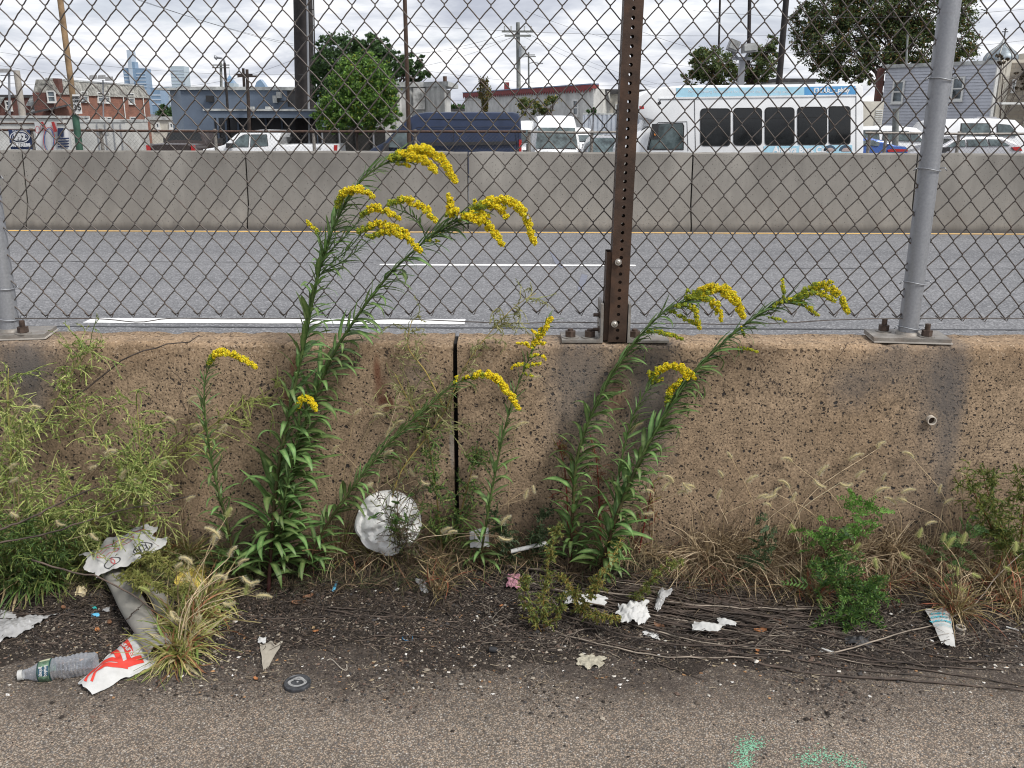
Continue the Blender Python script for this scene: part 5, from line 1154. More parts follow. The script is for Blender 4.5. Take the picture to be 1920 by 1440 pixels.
b = MB(); panel(b, [(96, 229), (101, 228), (107, 246), (102, 248)], Yb, .01); b.build('printed_stripe', M_bred, b2); b = MB(); panel(b, [(75, 229), (80, 228), (88, 244), (84, 246)], Yb, .01); b.build('printed_stripe', M_bred, b2)
b3 = banner('navy and white striped flag banner beside the green pole', 108, 240, 130, 280, M_bwhite)
b = MB(); panel(b, [(108, 240), (119, 240), (119, 256), (108, 256)], Yb, .01); b.build('printed_field', M_bnavy, b3)
for k in range(4): b = MB(); panel(b, [(108, 259+k*5), (129, 258+k*5), (129, 260.5+k*5), (108, 261.5+k*5)], Yb, .01); b.build('printed_stripe', M_bnavy, b3)

# ---- poles
M_dkpole = mat('creosoted_timber', (.025, .021, .021), .9, 0, (4., .5), (25., .5, .02)); M_gpole = mat('grey_timber', (.19, .20, .19), .9, 0, (6., .3)); M_tanp = mat('tan_timber_pole', (.25, .165, .09), .85, 0, (5., .35)); M_grnp = mat('green_painted_pole', (.03, .085, .055), .6, 0, (6., .25))
def pole(name, label, px0, pyb, px1, pyt, Y, r0, r1, mt, cat='pole', ztop=None, extra=None, zb_=None, parts='shaft'):
    a = W(px0, pyb, Y); c_ = W(px1, pyt, Y); d = (c_-a).normalized(); z0 = lotz(Y) if zb_ is None else zb_
    base = a-d*((a.z-z0)/d.z); top = c_ if ztop is None else a+d*((ztop-a.z)/d.z)
    r = thing(name, label, cat, base); MB().tube([base, (base+top)/2, top], [r0, (r0+r1)/2, r1], 14).build(parts, mt, r, smooth=60); return r, base, top, d
# speed limit pole: tan above, green below
pl, pb, pt, d = pole('speed_limit_pole', 'slim pole, tan above and green below, carrying a speed limit sign at the left', 150, 285, 113, 0, 16.6, .052, .048, M_tanp, ztop=4.6)
k = (W(0, 214, 16.6).z-pb.z)/d.z; MB().tube([pb, pb+d*k], .058, 14).build('green_sleeve', M_grnp, pl, smooth=60)
sp0 = [W(135, 177, 16.52), W(148.5, 177, 16.52), W(154, 213, 16.52), W(139, 214, 16.52)]
b = MB(); b.prism([tuple(v_) for v_ in sp0[::-1]], (0, .01, 0)); b.build('sign', mat('white_sign_sheet', (.72, .72, .7), .5, 0, (10., .08)), pl)
for txt, py, s in (('SPEED', 183, 5.2), ('LIMIT', 189.5, 5.2), ('35', 202, 15)):
    p = W(144+(py-195)*.12, py, 16.505); text_obj(txt, s*16.5/FPX, frame4((p.x, 16.505, p.z), (1, 0, .02), (-.12, 0, 1)), M_plastic, pl, 'lettering', bold=.004)
pole('utility_pole', 'massive black timber pole in front of the blue-grey building canopy', 572, 207, 568, 0, 46.4, .50, .43, M_dkpole, ztop=12)
bp_ = bpy.data.objects['utility_pole.002'] if 'utility_pole.002' in bpy.data.objects else None
cd, *_ = pole('conduit', 'thin grey metal conduit running up beside the massive black pole', 579, 207, 576, 0, 45.6, .05, .05, M_galv, ztop=12, cat='conduit')
r, base, top, d = pole('antenna_ladder', 'very slim lattice mast between the black pole and the green tree', 592, 205, 588, 0, 44.5, .03, .03, M_dkpole, ztop=12, cat='mast', parts='mast_rail')
MB().tube([base+Vector((-.22, 0, 0)), top+Vector((-.22, 0, 0))], .03, 6).build('mast_rail', M_dkpole, r)
for i in range(14): q = base+d*(3.0+i*.7); b = MB(); b.cyl(q, q+Vector((-.22, 0, 0)), .02, n=5); b.build('rung', M_dkpole, r)
pole('street_pole', 'thin dark brown steel pole rising past the right side of the round green tree', 766, 230, 759, 0, 27, .062, .055, M_brown, ztop=7)
r, base, top, d = pole('utility_pole', 'weathered grey utility pole with crossarms and transformer above the navy van', 973, 210, 971, 42, 66, .17, .13, M_gpole)
for (py, hw) in ((59, 1.1), (67, .9)): c_ = W(971, py, 65.85); b = MB(); b.box(c_, (hw*2, .12, .13)); b.build('crossarm', M_gpole, r)
for dx in (-.9, -.45, .45, .9): c_ = W(971, 57, 65.8); b = MB(); b.cyl((c_.x+dx, c_.y, c_.z), (c_.x+dx, c_.y, c_.z+.28), .05, n=8); b.build('insulator', M_wcoping, r)
c_ = W(979, 97, 65.6); b = MB(); b.cyl((c_.x, c_.y, c_.z-.35), (c_.x, c_.y, c_.z+.35), .24, n=14); b.build('transformer', mat('transformer_grey', (.35, .37, .38), .5), r, smooth=40)
r, base, top, d = pole('utility_pole', 'smaller distant utility pole with a street lamp arm right of the grey transformer pole', 992, 210, 991, 98, 105, .12, .09, M_gpole)
for (py, hw) in ((106, .8), (103, .7)): b = MB(); b.box(W(991, py, 104.9), (hw*2, .1, .1)); b.build('crossarm', M_gpole, r)
MB().tube([W(991, 119, 104.9), W(1000, 117, 104.5), W(1008, 118, 104)], .05, 6).build('lamp_arm', M_galv, r); b = MB(); b.box(W(1013, 119, 104), (.6, .25, .12)); b.build('lamp_head', M_galv, r)
r, base, top, d = pole('street_light', 'grey street light with a curved arm above the blue-grey building', 427, 205, 421, 118, 47, .07, .06, M_dkpole)
MB().tube([top, W(420, 112, 47), W(415, 109, 47), W(406, 108, 47)], .05, 8).build('lamp_arm', M_galv, r, smooth=180)
MB().tube([W(407, 108, 47), W(404, 108, 47), W(402.5, 109.5, 47)], [.07, .13, .06], 8).build('lamp_head', M_galv, r, smooth=180)
r, base, top, d = pole('utility_pole', 'short utility pole with two crossarms behind the curved street light', 415, 165, 414, 117, 90, .14, .12, M_gpole)
for py in (122, 127): b = MB(); b.box(W(414, py, 89.8), (1.6, .1, .1)); b.build('crossarm', M_gpole, r)
pole('concrete_pole', 'thick pale concrete pole in front of the dark row house', 43, 222, 31, 132, 52, .20, .16, mat('pale_concrete_pole', (.36, .33, .29), .85, 0, (4., .2)))
def lamp_pole(label, px, pyt, Y, heads, r_=.08, q_=.7):
    r, base, top, d = pole('floodlight_pole', label, px+1, 222, px, pyt, Y, r_, r_*.8, M_galv)
    for (dx, dy) in heads:
        c_ = W(px+dx, pyt+dy, Y-.1); b = MB(); b.prism([(c_.x-.2, Y-.35, c_.z-.08), (c_.x+.2, Y-.35, c_.z-.08), (c_.x+.16, Y-.30, c_.z+.13), (c_.x-.16, Y-.30, c_.z+.13)], (0, .3, .05)); b.build('floodlight', mat('floodlight_grey', (.24, .24, .24), .5), r)
    b = MB(); q = W(px, pyt+4, Y); x_ = max(abs(h[0]) for h in heads)*Y/FPX; b.box((q.x, Y, q.z-.05), (2*x_+.1, .05, .05)); b.build('bracket_arm', M_galv, r)
    return r
lamp_pole('pair of floodlights on a slim pole at the far left edge', 17, 136, 60, ((-14, -2), (-2, -2)))
lamp_pole('three floodlights on a slim pole rising in front of the brick house', 193, 150, 58, ((-17, -4), (-1, -4), (13, -1)), .05)
r = thing('floodlight_pole', 'twin large grey floodlights on a square steel pole above the shuttle bus', 'floodlight', (GP(1389, 38)[0], 38, lotz(38)))
b = MB(); p0, p1 = W(1388, 180, 38), W(1390, 112, 38); b.box2((p0.x-.11, 38, lotz(38)), (p0.x+.11, 38.2, p1.z)); b.build('shaft', M_galv, r); b = MB(); b.box(W(1391, 110, 38), (.75, .16, .12)); b.build('bracket_arm', M_galv, r)
M_fl = mat('floodlight_grey')
for (cx_, cy_, w_, h_, tl) in ((1375, 86, .40, .42, .35), (1405, 90, .58, .34, -.1)):
    c_ = W(cx_, cy_, 37.7); b = MB(); b.box(c_, (w_, .35, h_), R=Matrix.Rotation(tl, 3, 'Y')); o = b.build('floodlight', M_fl, r)
    b = MB(); b.box(c_+Vector((0, -.19, .02)), (w_*.82, .03, h_*.72), R=Matrix.Rotation(tl, 3, 'Y')); b.build('lens', M_wcoping, o)
    b = MB(); b.cyl(c_+Vector((0, .1, -h_/2)), W(cx_*.4+1391*.6, 110, 37.95), .05, n=6); b.build('neck', M_galv, r)
pole('utility_pole', 'tall dark leaning wooden pole left of the big tree', 1460, 160, 1474, 0, 42, .15, .12, M_dkpole, ztop=9.5)
pole('utility_pole', 'thin dark pole rising behind the trees above the bus windows', 1346, 160, 1350, 0, 60, .07, .06, M_dkpole, ztop=12)
pole('utility_pole', 'dark pole directly above the twin floodlights', 1404, 82, 1405, 30, 55, .12, .10, M_dkpole, ztop=9)
pole('utility_pole', 'thin grey pole in front of the big tree above the grey house', 1699, 124, 1702, 62, 52, .07, .05, M_gpole, zb_=GZ)
pole('vent_stack', 'weathered wooden post in front of the grey clapboard house', 1679, 240, 1680, 203, 36, .12, .12, M_gpole, cat='post')
MB_r = MB()
# ivy covered pole
iv = thing('ivy_pole', 'short pole smothered in yellowing ivy in front of the white red-trimmed building', 'ivy pole', (GP(909, 50)[0], 50, GZ))
p0, p1 = W(910, 210, 50), W(907, 150, 50); MB().cyl((p0.x, 50, GZ), (p1.x, 50, p1.z), .1, n=8).build('shaft', M_gpole, iv)
C = []
for _ in range(1500):
    t = rnd.random(); c_ = W(910-3*t, 210-62*t, 50); w_ = .10+.16*t*(1.25-t*.5)+(.12 if .4 < t < .75 else 0); a = rnd.random()*6.3; C.append((c_.x+math.cos(a)*w_*rnd.uniform(.6, 1.25), 50+math.sin(a)*w_, c_.z+rnd.gauss(0, .06)))
v, f = leafquads(np.array(C), rng.uniform(.05, .11, len(C))); MB().add(v, f, 0, pick([(.10, .10, .025), (.16, .13, .03), (.07, .075, .025), (.12, .07, .03)], len(C), 4)).build('ivy', M_far_leaf, iv)['kind'] = 'stuff'

# ---- power lines
M_line = mat('power_line', (.05, .05, .055), .6)
def line(a, b_, sag, label, r=.008):
    A, B = W(*a), W(*b_); pts = [A.lerp(B, t)+Vector((0, 0, -sag*4*t*(1-t))) for t in np.linspace(0, 1, 24)]
    o = MB().tube(pts, r, 5).build('power_line', M_line, smooth=180); tag(o, label, 'cable', 'overhead power lines')
for a, b_, s, l in (((200, -20, 40), (640, 98, 60), .3, 'upper of two black overhead cables sloping down from the top left towards the black pole'), ((180, -30, 40), (640, 104, 60), .3, 'lower of two black overhead cables sloping down from the top left towards the black pole'),
        ((-60, 88, 60), (600, 138, 70), .6, 'overhead cable crossing above the brick house roof'), ((-60, 112, 60), (460, 168, 70), .4, 'overhead cable just above the brick house roof'),
        ((270, 165, 60), (560, 108, 62), .5, 'overhead cable rising right above the blue-grey building'), ((-60, 145, 60), (120, 158, 70), .2, 'overhead cable by the far left floodlights'),
        ((560, 140, 45), (975, 62, 66), .8, 'overhead cable from the black pole up to the transformer pole'), ((590, 108, 45), (960, 60, 66), .5, 'overhead cable passing over the round green tree'), ((740, 100, 50), (975, 66, 66), .3, 'short overhead cable right of the brown street pole'),
        ((980, 58, 66), (1300, 170, 90), .6, 'overhead cable falling right from the transformer pole, upper'), ((980, 68, 66), (1290, 178, 90), .5, 'overhead cable falling right from the transformer pole, lower'), ((780, 130, 60), (1300, 152, 80), .6, 'level overhead cable behind the signpost'),
        ((780, 48, 50), (1500, 66, 50), .2, 'level overhead cable high across the middle of the sky'), ((985, 20, 60), (1180, 80, 70), .2, 'overhead cable dropping to the signpost from the top middle'), ((1180, 50, 50), (1420, 110, 60), .3, 'overhead cable from the signpost to the floodlights'),
        ((1300, 20, 45), (1990, 10, 45), .4, 'overhead cable through the top of the big tree'), ((1400, 96, 50), (1990, 66, 50), .4, 'overhead cable passing the church cross'), ((1200, 112, 70), (1480, 128, 70), .3, 'overhead cable behind the trees over the bus'), ((760, 185, 60), (1000, 175, 70), .3, 'lowest overhead cable above the navy van')):
    line(a, b_, s, l)

# ---- trees
def crown(C, size, cols, name='crown', parent=None, elong=1.7):
    n = len(C); v, f = leafquads(C, size, elong); return MB().add(v, f, 0, pick(cols, n, 4, .2)).build(name, M_far_leaf, parent)
def tree(name, label, base_px, Y, lobes, nl, size, cols, depth=1.0, trunk_r=.18, group=None, yellow=None, dens=.9):
    """lobes: (px, py, rx px, ry px); leaves gather on clumps within the lobes"""
    zb_ = GZ; bx = W(base_px, 250, Y).x; r = thing(name, label, 'tree', (bx, Y, zb_), group); k = Y/FPX; tot = sum(a[2]*a[3] for a in lobes)
    cen = []; C = []; tips = []
    for (px, py, rx, ry) in lobes:
        c_ = W(px, py, Y); n_c = max(8, int(44*rx*ry/900)); d_ = rdir(n_c)*(rng.uniform(.25, 1.0, (n_c, 1))**.5)
        cl_ = np.array(tuple(c_))+d_*np.array([rx*k, rx*k*depth, ry*k]); tips.append((c_, rx*k)); cen += [tuple(q) for q in cl_]
        m_ = int(nl*rx*ry/tot); idx = rng.integers(0, n_c, m_); cr = rng.uniform(.10, .36, n_c)[idx]*min(rx, ry)*k*dens*1.2*(.6+.6*rng.random(m_))
        C.append(cl_[idx]+rdir(m_)*(rng.uniform(0, 1, (m_, 1))**.45)*cr[:, None]*np.array([1.2, 1.2, .8]))
    C = np.vstack(C); o = crown(C, rng.uniform(size*.6, size*1.3, len(C)), cols, 'crown', r); o['kind'] = 'stuff'
    if yellow:
        s = rng.random(len(C)) < yellow[0]; crown(C[s]+rng.normal(0, .1, (s.sum(), 3)), size, yellow[1], 'turning_leaves', r)['kind'] = 'stuff'
    t = MB(); top = max(tips, key=lambda q: q[0].z)[0]; mid = Vector((bx, Y, zb_)).lerp(top, .45); t.tube(spline([(bx, Y, zb_), tuple(mid), tuple(top)], 10), [trunk_r, trunk_r*.75, trunk_r*.25], 8); t.build('trunk', mat('bark', (.07, .05, .04), .95, 0, (8., .4)), r, smooth=60)
    t = MB()
    for i in rng.integers(0, len(cen), min(40, len(cen))):
        q = Vector(cen[i]); s = Vector((bx, Y, zb_)).lerp(top, rnd.uniform(.3, .85)); t.tube(spline([tuple(s), tuple(s.lerp(q, .5)+Vector((0, 0, .15))), tuple(q)], 6), [trunk_r*.25, trunk_r*.06], 5)
    t.build('branch', MC['bark'], r, smooth=60); return r
gD_ = [(.04, .085, .028), (.055, .11, .034), (.075, .14, .04), (.03, .06, .022)]; gB_ = [(.10, .20, .035), (.15, .28, .05), (.07, .15, .03), (.20, .32, .06)]
tree('green_tree', 'dense dark green tree behind the bright vine-covered bush', 655, 42, [(640, 110, 48, 40), (612, 140, 26, 40), (690, 120, 40, 38), (640, 165, 50, 40), (720, 118, 28, 24), (655, 85, 26, 18), (610, 82, 16, 14), (688, 78, 18, 14), (596, 110, 8, 14), (700, 92, 36, 22), (600, 160, 16, 40)], 22000, .10, gD_, trunk_r=.09, group='green trees behind the lot')
tree('green_tree', 'dark green spreading tree behind the thin brown street pole', 745, 47, [(745, 120, 38, 24), (775, 128, 24, 18), (728, 105, 22, 14), (780, 142, 22, 12), (795, 140, 12, 7), (793, 108, 9, 5)], 9000, .10, gD_, group='green trees behind the lot')
tree('leafy_bush', 'bright green rounded vine-covered bush left of the navy van', 668, 38, [(672, 150, 40, 46), (700, 170, 40, 40), (668, 195, 62, 42), (700, 205, 44, 30), (640, 205, 40, 28), (690, 130, 26, 30), (655, 220, 56, 22), (735, 200, 16, 30), (650, 236, 56, 18), (710, 232, 34, 18), (610, 215, 22, 26), (680, 165, 55, 55), (720, 150, 14, 22), (632, 172, 14, 16), (664, 104, 14, 10), (742, 178, 10, 12)], 42000, .08, gD_+gB_+gB_+gB_, trunk_r=.06, yellow=(.03, [(.25, .26, .03)]))
mg = [(.08, .12, .04), (.11, .15, .045), (.055, .09, .03), (.13, .16, .05)]; au = [(.16, .09, .03), (.11, .06, .03), (.2, .13, .04)]
tree('street_tree', 'medium green tree behind the twin floodlights above the bus', 1335, 55, [(1335, 120, 40, 34), (1310, 105, 18, 16), (1350, 140, 40, 22), (1300, 145, 20, 16), (1425, 120, 32, 32), (1445, 90, 18, 30), (1410, 145, 30, 16)], 14000, .11, mg, yellow=(.06, au))
tree('big_tree', 'large tree with browning leaves and gaps of sky behind the right fence post', 1640, 58, [(1560, 25, 60, 45), (1640, 15, 70, 45), (1540, 80, 50, 40), (1600, 110, 50, 40), (1670, 70, 50, 45), (1740, 20, 60, 40), (1730, 80, 45, 40), (1800, 90, 34, 30), (1550, 130, 32, 24), (1620, 150, 34, 14), (1700, 115, 40, 22), (1800, 30, 32, 40), (1600, -50, 80, 50), (1720, -50, 80, 50), (1505, 40, 24, 30), (1500, 90, 14, 16), (1780, 120, 30, 14)], 52000, .12, mg+[(.03, .045, .02)], yellow=(.16, au), trunk_r=.3, dens=1.0)
tree('shrub', 'small bushy shrub with yellowing leaves in front of the white building wall', 1010, 46, [(1000, 200, 28, 18), (1025, 196, 22, 16), (980, 205, 16, 10), (1040, 185, 12, 8)], 2600, .09, mg+[(.14, .14, .04)], yellow=(.1, [(.25, .2, .04)]), trunk_r=.05)
tree('shrub', 'small dark tree between the brick house and the blue-grey building', 312, 78, [(312, 213, 14, 12), (305, 203, 9, 8)], 700, .2, gD_, trunk_r=.08)
tree('shrub', 'small green shrub in front of the cream block wall', 1112, 51, [(1112, 209, 12, 5)], 250, .13, gD_, trunk_r=.04)
tree('shrub', 'reddish brown shrub in front of the tan stone building', 1880, 44.5, [(1882, 112, 16, 10), (1915, 150, 12, 30)], 700, .1, [(.1, .07, .045), (.07, .06, .04)], trunk_r=.04)
far = [(-400, 210, 60, 12), (-200, 212, 80, 10), (350, 212, 60, 8), (850, 206, 50, 8), (1180, 205, 80, 8), (1260, 200, 60, 8), (1480, 190, 70, 14), (1950, 190, 80, 20), (2200, 185, 100, 24), (520, 213, 100, 8)]
Cf = []
for (px, py, rx, ry) in far:
    c_ = np.array(tuple(W(px, py, 140))); Cf.append(c_+rdir(420)*(rng.uniform(0, 1, (420, 1))**.4)*np.array([rx, 25, ry])*140/FPX)
crown(np.vstack(Cf), .7, gD_, 'distant_trees')['kind'] = 'stuff'

# ---- skyline
def tower(label, foot, pyt, Y, mt, top=None):
    x0, x1 = GP(foot[0], Y)[0], GP(foot[1], Y)[0]; z = W((foot[0]+foot[1])/2, pyt, Y).z; r = thing('skyscraper', label, 'skyscraper', ((x0+x1)/2, Y, -1.5), 'skyscrapers on the skyline')
    MB().box2((x0, Y, -1.5), (x1, Y+60, z)).build('tower', mt, r)
    nf = int((z)/12)
    for k in range(2, nf): MB().box2((x0-.5, Y-1.2, k*12), (x1+.5, Y-.1, k*12+3.5)).build('floor_band', M_skyb, r)
    return r, x0, x1, z
M_sky1 = mat('hazy_blue_glass_tower', (.20, .30, .42), .25, .2, (.02, .15)); M_sky2 = mat('hazy_pale_glass_tower', (.42, .50, .54), .3, .2, (.02, .1)); M_skyb = mat('hazy_floor_band', (.45, .52, .6), .4, .1, (.02, .1))  # distance haze is put into these pale blue glass colours
SY = 3600
r, x0, x1, z = tower('tallest blue glass skyscraper with a pale slab rising from its left edge', (244, 284), 128, SY, M_sky1)
MB().box2((W(238, 90, SY).x, SY-8, -1.5), (W(245, 90, SY).x, SY+40, W(0, 93, SY).z)).build('spire_slab', M_skyb, r)
MB().box2((W(240, 90, SY).x, SY-4, -1.5), (W(250, 90, SY).x, SY+30, W(0, 115, SY).z)).build('shoulder', M_sky1, r)
tower('pale glass skyscraper with a flat top left of the street light', (331, 356), 124, SY, M_sky2)
r, x0, x1, z = tower('pointed skyscraper with a needle spire right of the street light', (427, 446), 156, SY, M_sky2)
xm = (x0+x1)/2; MB().add([(x0, SY, z), (x1, SY, z), (x1, SY+40, z), (x0, SY+40, z), (xm, SY+20, W(0, 138, SY).z)], [[0, 1, 4], [1, 2, 4], [2, 3, 4], [3, 0, 4]]).build('pyramid_top', M_sky1, r); MB().cyl((xm, SY+20, W(0, 140, SY).z), (xm, SY+20, W(0, 118, SY).z), 1.6, .4, 6).build('needle', M_sky2, r)
r, x0, x1, z = tower('glass tower with a pointed curved top left of the black pole', (484, 504), 163, SY, M_sky2); xm = (x0+x1)/2; V = []
MB().prism([(x0, SY, z), (x1, SY, z), (x1-8, SY, z+14), (xm+2, SY, W(0, 147, SY).z), (x0+8, SY, z+18)], (0, 40, 0)).build('curved_top', M_sky1, r)
tower('short blue tower block between the brick house and the pale glass skyscraper', (291, 308), 165, 2600, M_sky1); tower('short striped white tower block beside the blue-grey building', (309, 325), 163, 2700, M_sky2)
# ================================================================== GOLDENROD
def leaf_mesh(name, mt, w=.11, curl=.35, fold=.25, n=9, cmid=(.20, .31, .11), cedge=(.062, .13, .040), twist=0.0, wave=.0, shape=1.0):
    """unit long lance shaped leaf along +X, curling down (-Z)"""
    V = []; C = []
    for i in range(n):
        t = i/(n-1); a = curl*t*1.6; x = (math.sin(a)/curl/1.6 if curl else t); z = -(1-math.cos(a))/curl/1.6 if curl else 0
        ww = w*.5*(math.sin(math.pi*min(1, t**(.62/shape)*.985+.0))**.85)*(1 if t < 1 else 0)+.004*(t < .1)
        tw = twist*t; wv = wave*math.sin(t*17)
        for s in (-1, 0, 1):
            y = s*ww*math.cos(tw); zz_ = z+abs(s)*ww*fold+s*ww*math.sin(tw)+(wv*ww*s if s else 0); V.append((x, y, zz_)); C.append(cmid if s == 0 else tuple(c*(.85+.3*t) for c in cedge))
    F = np.array([(i*3+j, (i+1)*3+j, (i+1)*3+j+1, i*3+j+1) for i in range(n-1) for j in (0, 1)])
    o = MB().add(V, F, 0, C).build(name, mt, smooth=180); me = o.data; bpy.data.objects.remove(o); return me
LEAFS = [leaf_mesh('leaf', M_leaf, w_, c_, f_, 7, twist=t_, wave=.1) for w_, c_, f_, t_ in ((.16, .25, .5, .2), (.14, .5, .4, -.3), (.17, .1, .6, .4), (.15, .7, .35, .1), (.13, -.3, .5, .3), (.16, .35, .5, -.6))]
LOWL = [leaf_mesh('large_leaf', M_leaf, w_, c_, f_, 11, (.21, .32, .11), (.066, .15, .040), twist=t_, wave=.18, shape=.8) for w_, c_, f_, t_ in ((.17, .7, .35, .3), (.19, 1.1, .3, -.4), (.16, 1.5, .25, .5), (.18, .35, .4, .1))]
def put_leaf(me, root, p, d, L, up=Vector((0, 0, 1)), roll=0.0, wscale=1.0, name='leaf'):
    d = Vector(d).normalized(); y = up.cross(d)
    if y.length < .05: y = Vector((0, 1, 0)).cross(d)
    y.normalize(); z = d.cross(y); R = Matrix((d, y, z)).transposed() @ Matrix.Rotation(roll, 3, 'X')
    o = bpy.data.objects.new(name, me); COL.objects.link(o); o.parent = root
    o.matrix_local = Matrix.Translation(Vector(p)-ORG[root.name]) @ R.to_4x4() @ Matrix.Diagonal((L, L*wscale, L*wscale, 1)); return o
YELS = [(.80, .58, .01), (.88, .68, .02), (.66, .45, .008), (.92, .77, .05), (.50, .46, .03)]; BUDS = [(.26, .33, .04), (.36, .40, .03), (.18, .27, .04), (.48, .44, .03)]
def plume(root, pts, r=.013, bloom=1.0, n=None, tip_green=0.0, start_green=.35):
    r *= 2.0
    """arching flower spray along pixel points (px, py, Y): knobbly florets sitting on short upright pedicels"""
    P = spline([W(*p) for p in pts], 30); L = np.linalg.norm(np.diff(P, axis=0), axis=1).sum()
    n = n or int(1500*L/.1*(r/.012)**1.25); t = rng.random(n)**.9; idx = t*29; i0 = np.clip(idx.astype(int), 0, 28); fr = (idx-i0)[:, None]; C = P[i0]*(1-fr)+P[i0+1]*fr
    prof_ = r*np.sin(np.pi*np.clip(t*.80+.14, 0, 1))**.7
    # clusters (small heads) along the branch, mostly above it
    nc = max(8, int(L/.0042)*2); ct = rng.random(nc); ci = (ct*29).astype(int); cdir = rdir(nc)*np.array([.75, .85, .7])+np.array([0, -.1, .50])
    cc = P[ci] + cdir*(r*.62*np.sin(np.pi*np.clip(ct*.8+.14, 0, 1))**.7)[:, None]
    near = rng.integers(0, nc, n); C = cc[near] + rdir(n)*(rng.uniform(0, 1, (n, 1))**.5)*(r*.34); tt = ct[near]
    yl = (tt > start_green*(1.4-bloom)) & (rng.random(n) < bloom)
    cols = np.where(yl[:, None], np.array(YELS)[rng.integers(0, 5, n)], np.array(BUDS)[rng.integers(0, 4, n)])*(1+rng.normal(0, .14, (n, 1)))
    s = np.where(yl, rng.uniform(.0011, .0023, n), rng.uniform(.0012, .0019, n)); v, f = blobs(C, np.stack([s, s, s*1.05], 1), .4)
    o = MB().add(v, f, 0, np.repeat(np.clip(cols, .003, .9), 6, 0)).build('flower_head', M_flow, root)
    b = MB(); b.tube(P, [.0014, .0008], 5, 0, (.07, .12, .03))
    pd = np.stack([P[ci], cc], 1); v, f = tubes(pd, np.full((nc, 2), .0005), 3); b.add(v, f, 0, (.10, .16, .04)); b.build('flower_branch', M_leafm, root)
    k = max(2, int(L/.022))
    for i in range(k):
        q = P[int((i+.3)/k*20)]; put_leaf(rnd.choice(LEAFS), root, q, Vector((rnd.uniform(-.2, 1), rnd.uniform(-.8, .3), rnd.uniform(-.6, .4))), rnd.uniform(.012, .024))
def goldenrod(label, pts, low=.10, high=.032, wind=.5, plumes=(), r0=.0042, dens=1.0, branches=(), basal=6, leafless=0.0, red=.5, group='goldenrod plants along the foot of the wall'):
    """pts: main stem (px, py, Y)"""
    P = spline([foot(*pts[0])]+[W(*p) for p in pts[1:]], 60)
    root = thing('goldenrod', label, 'wildflower', tuple(P[0]), group)
    cg, cr = np.array((.085, .13, .035)), np.array((.085, .022, .022)); cols = [tuple(cr*max(0, 1-t/red)+cg*min(1, t/red)) for t in np.linspace(0, 1, 8)]
    MB().tube(P, [r0*1.3, r0*1.2, r0*.9, r0*.45], 7, 0, cols).build('stem', M_leafm, root, smooth=180)
    def clothe(P, lo, hi, spacing, dens, t0=.03, windk=wind):
        L = np.linalg.norm(np.diff(P, axis=0), axis=1).sum(); n = int(L/spacing*dens); ang = rnd.random()*6
        for i in range(n):
            t = t0+(1-t0)*((i+.5)/n)**.82; j = t*59 if len(P) == 60 else t*(len(P)-1); i0 = min(int(j), len(P)-2); q = Vector(P[i0]).lerp(Vector(P[i0+1]), j-i0); T = (Vector(P[i0+1])-Vector(P[i0])).normalized()
            ang += 2.4+rnd.uniform(-.3, .3); a = T.orthogonal().normalized(); b_ = T.cross(a); rad = a*math.cos(ang)+b_*math.sin(ang)
            Ln = (lo+(hi-lo)*min(1, t*1.1)**.9)*rnd.uniform(.7, 1.3)*1.5; d = T*(1.0+.4*t)+rad*1.1+Vector((windk*(.4+.9*t), 0, .05))
            if d.y > .15: d.y *= .35
            me = rnd.choice(LOWL if Ln > .085 else LEAFS); put_leaf(me, root, q, d, Ln, roll=rnd.uniform(-.4, .4), wscale=rnd.uniform(.62, .9), name='large_leaf' if Ln > .085 else 'leaf')
    clothe(P, low, high*1.15, .0072, dens)
    for bp in branches:
        Q = spline([W(*p) for p in bp], 30); MB().tube(Q, [.0020, .0010], 6, 0, (.075, .125, .035)).build('side_stem', M_leafm, root, smooth=180); clothe(Q, .042, .022, .0060, 1.0, .05)
    for i in range(basal):
        a = -math.pi*rnd.random()*.9 - .1 if rnd.random() < .8 else rnd.random()*6.28; d = Vector((math.cos(a)*1.1, math.sin(a)*.7, rnd.uniform(.15, 1.0)))
        put_leaf(rnd.choice(LOWL), root, P[rnd.randrange(2, 9)], d, rnd.uniform(1.1, 1.75)*low, wscale=.75, roll=rnd.uniform(-.5, .5), name='large_leaf')
    for pl_ in plumes: plume(root, *pl_[:1], **pl_[1])
    return root
Y1, Y2, Y3 = 2.62, 2.66, 2.70
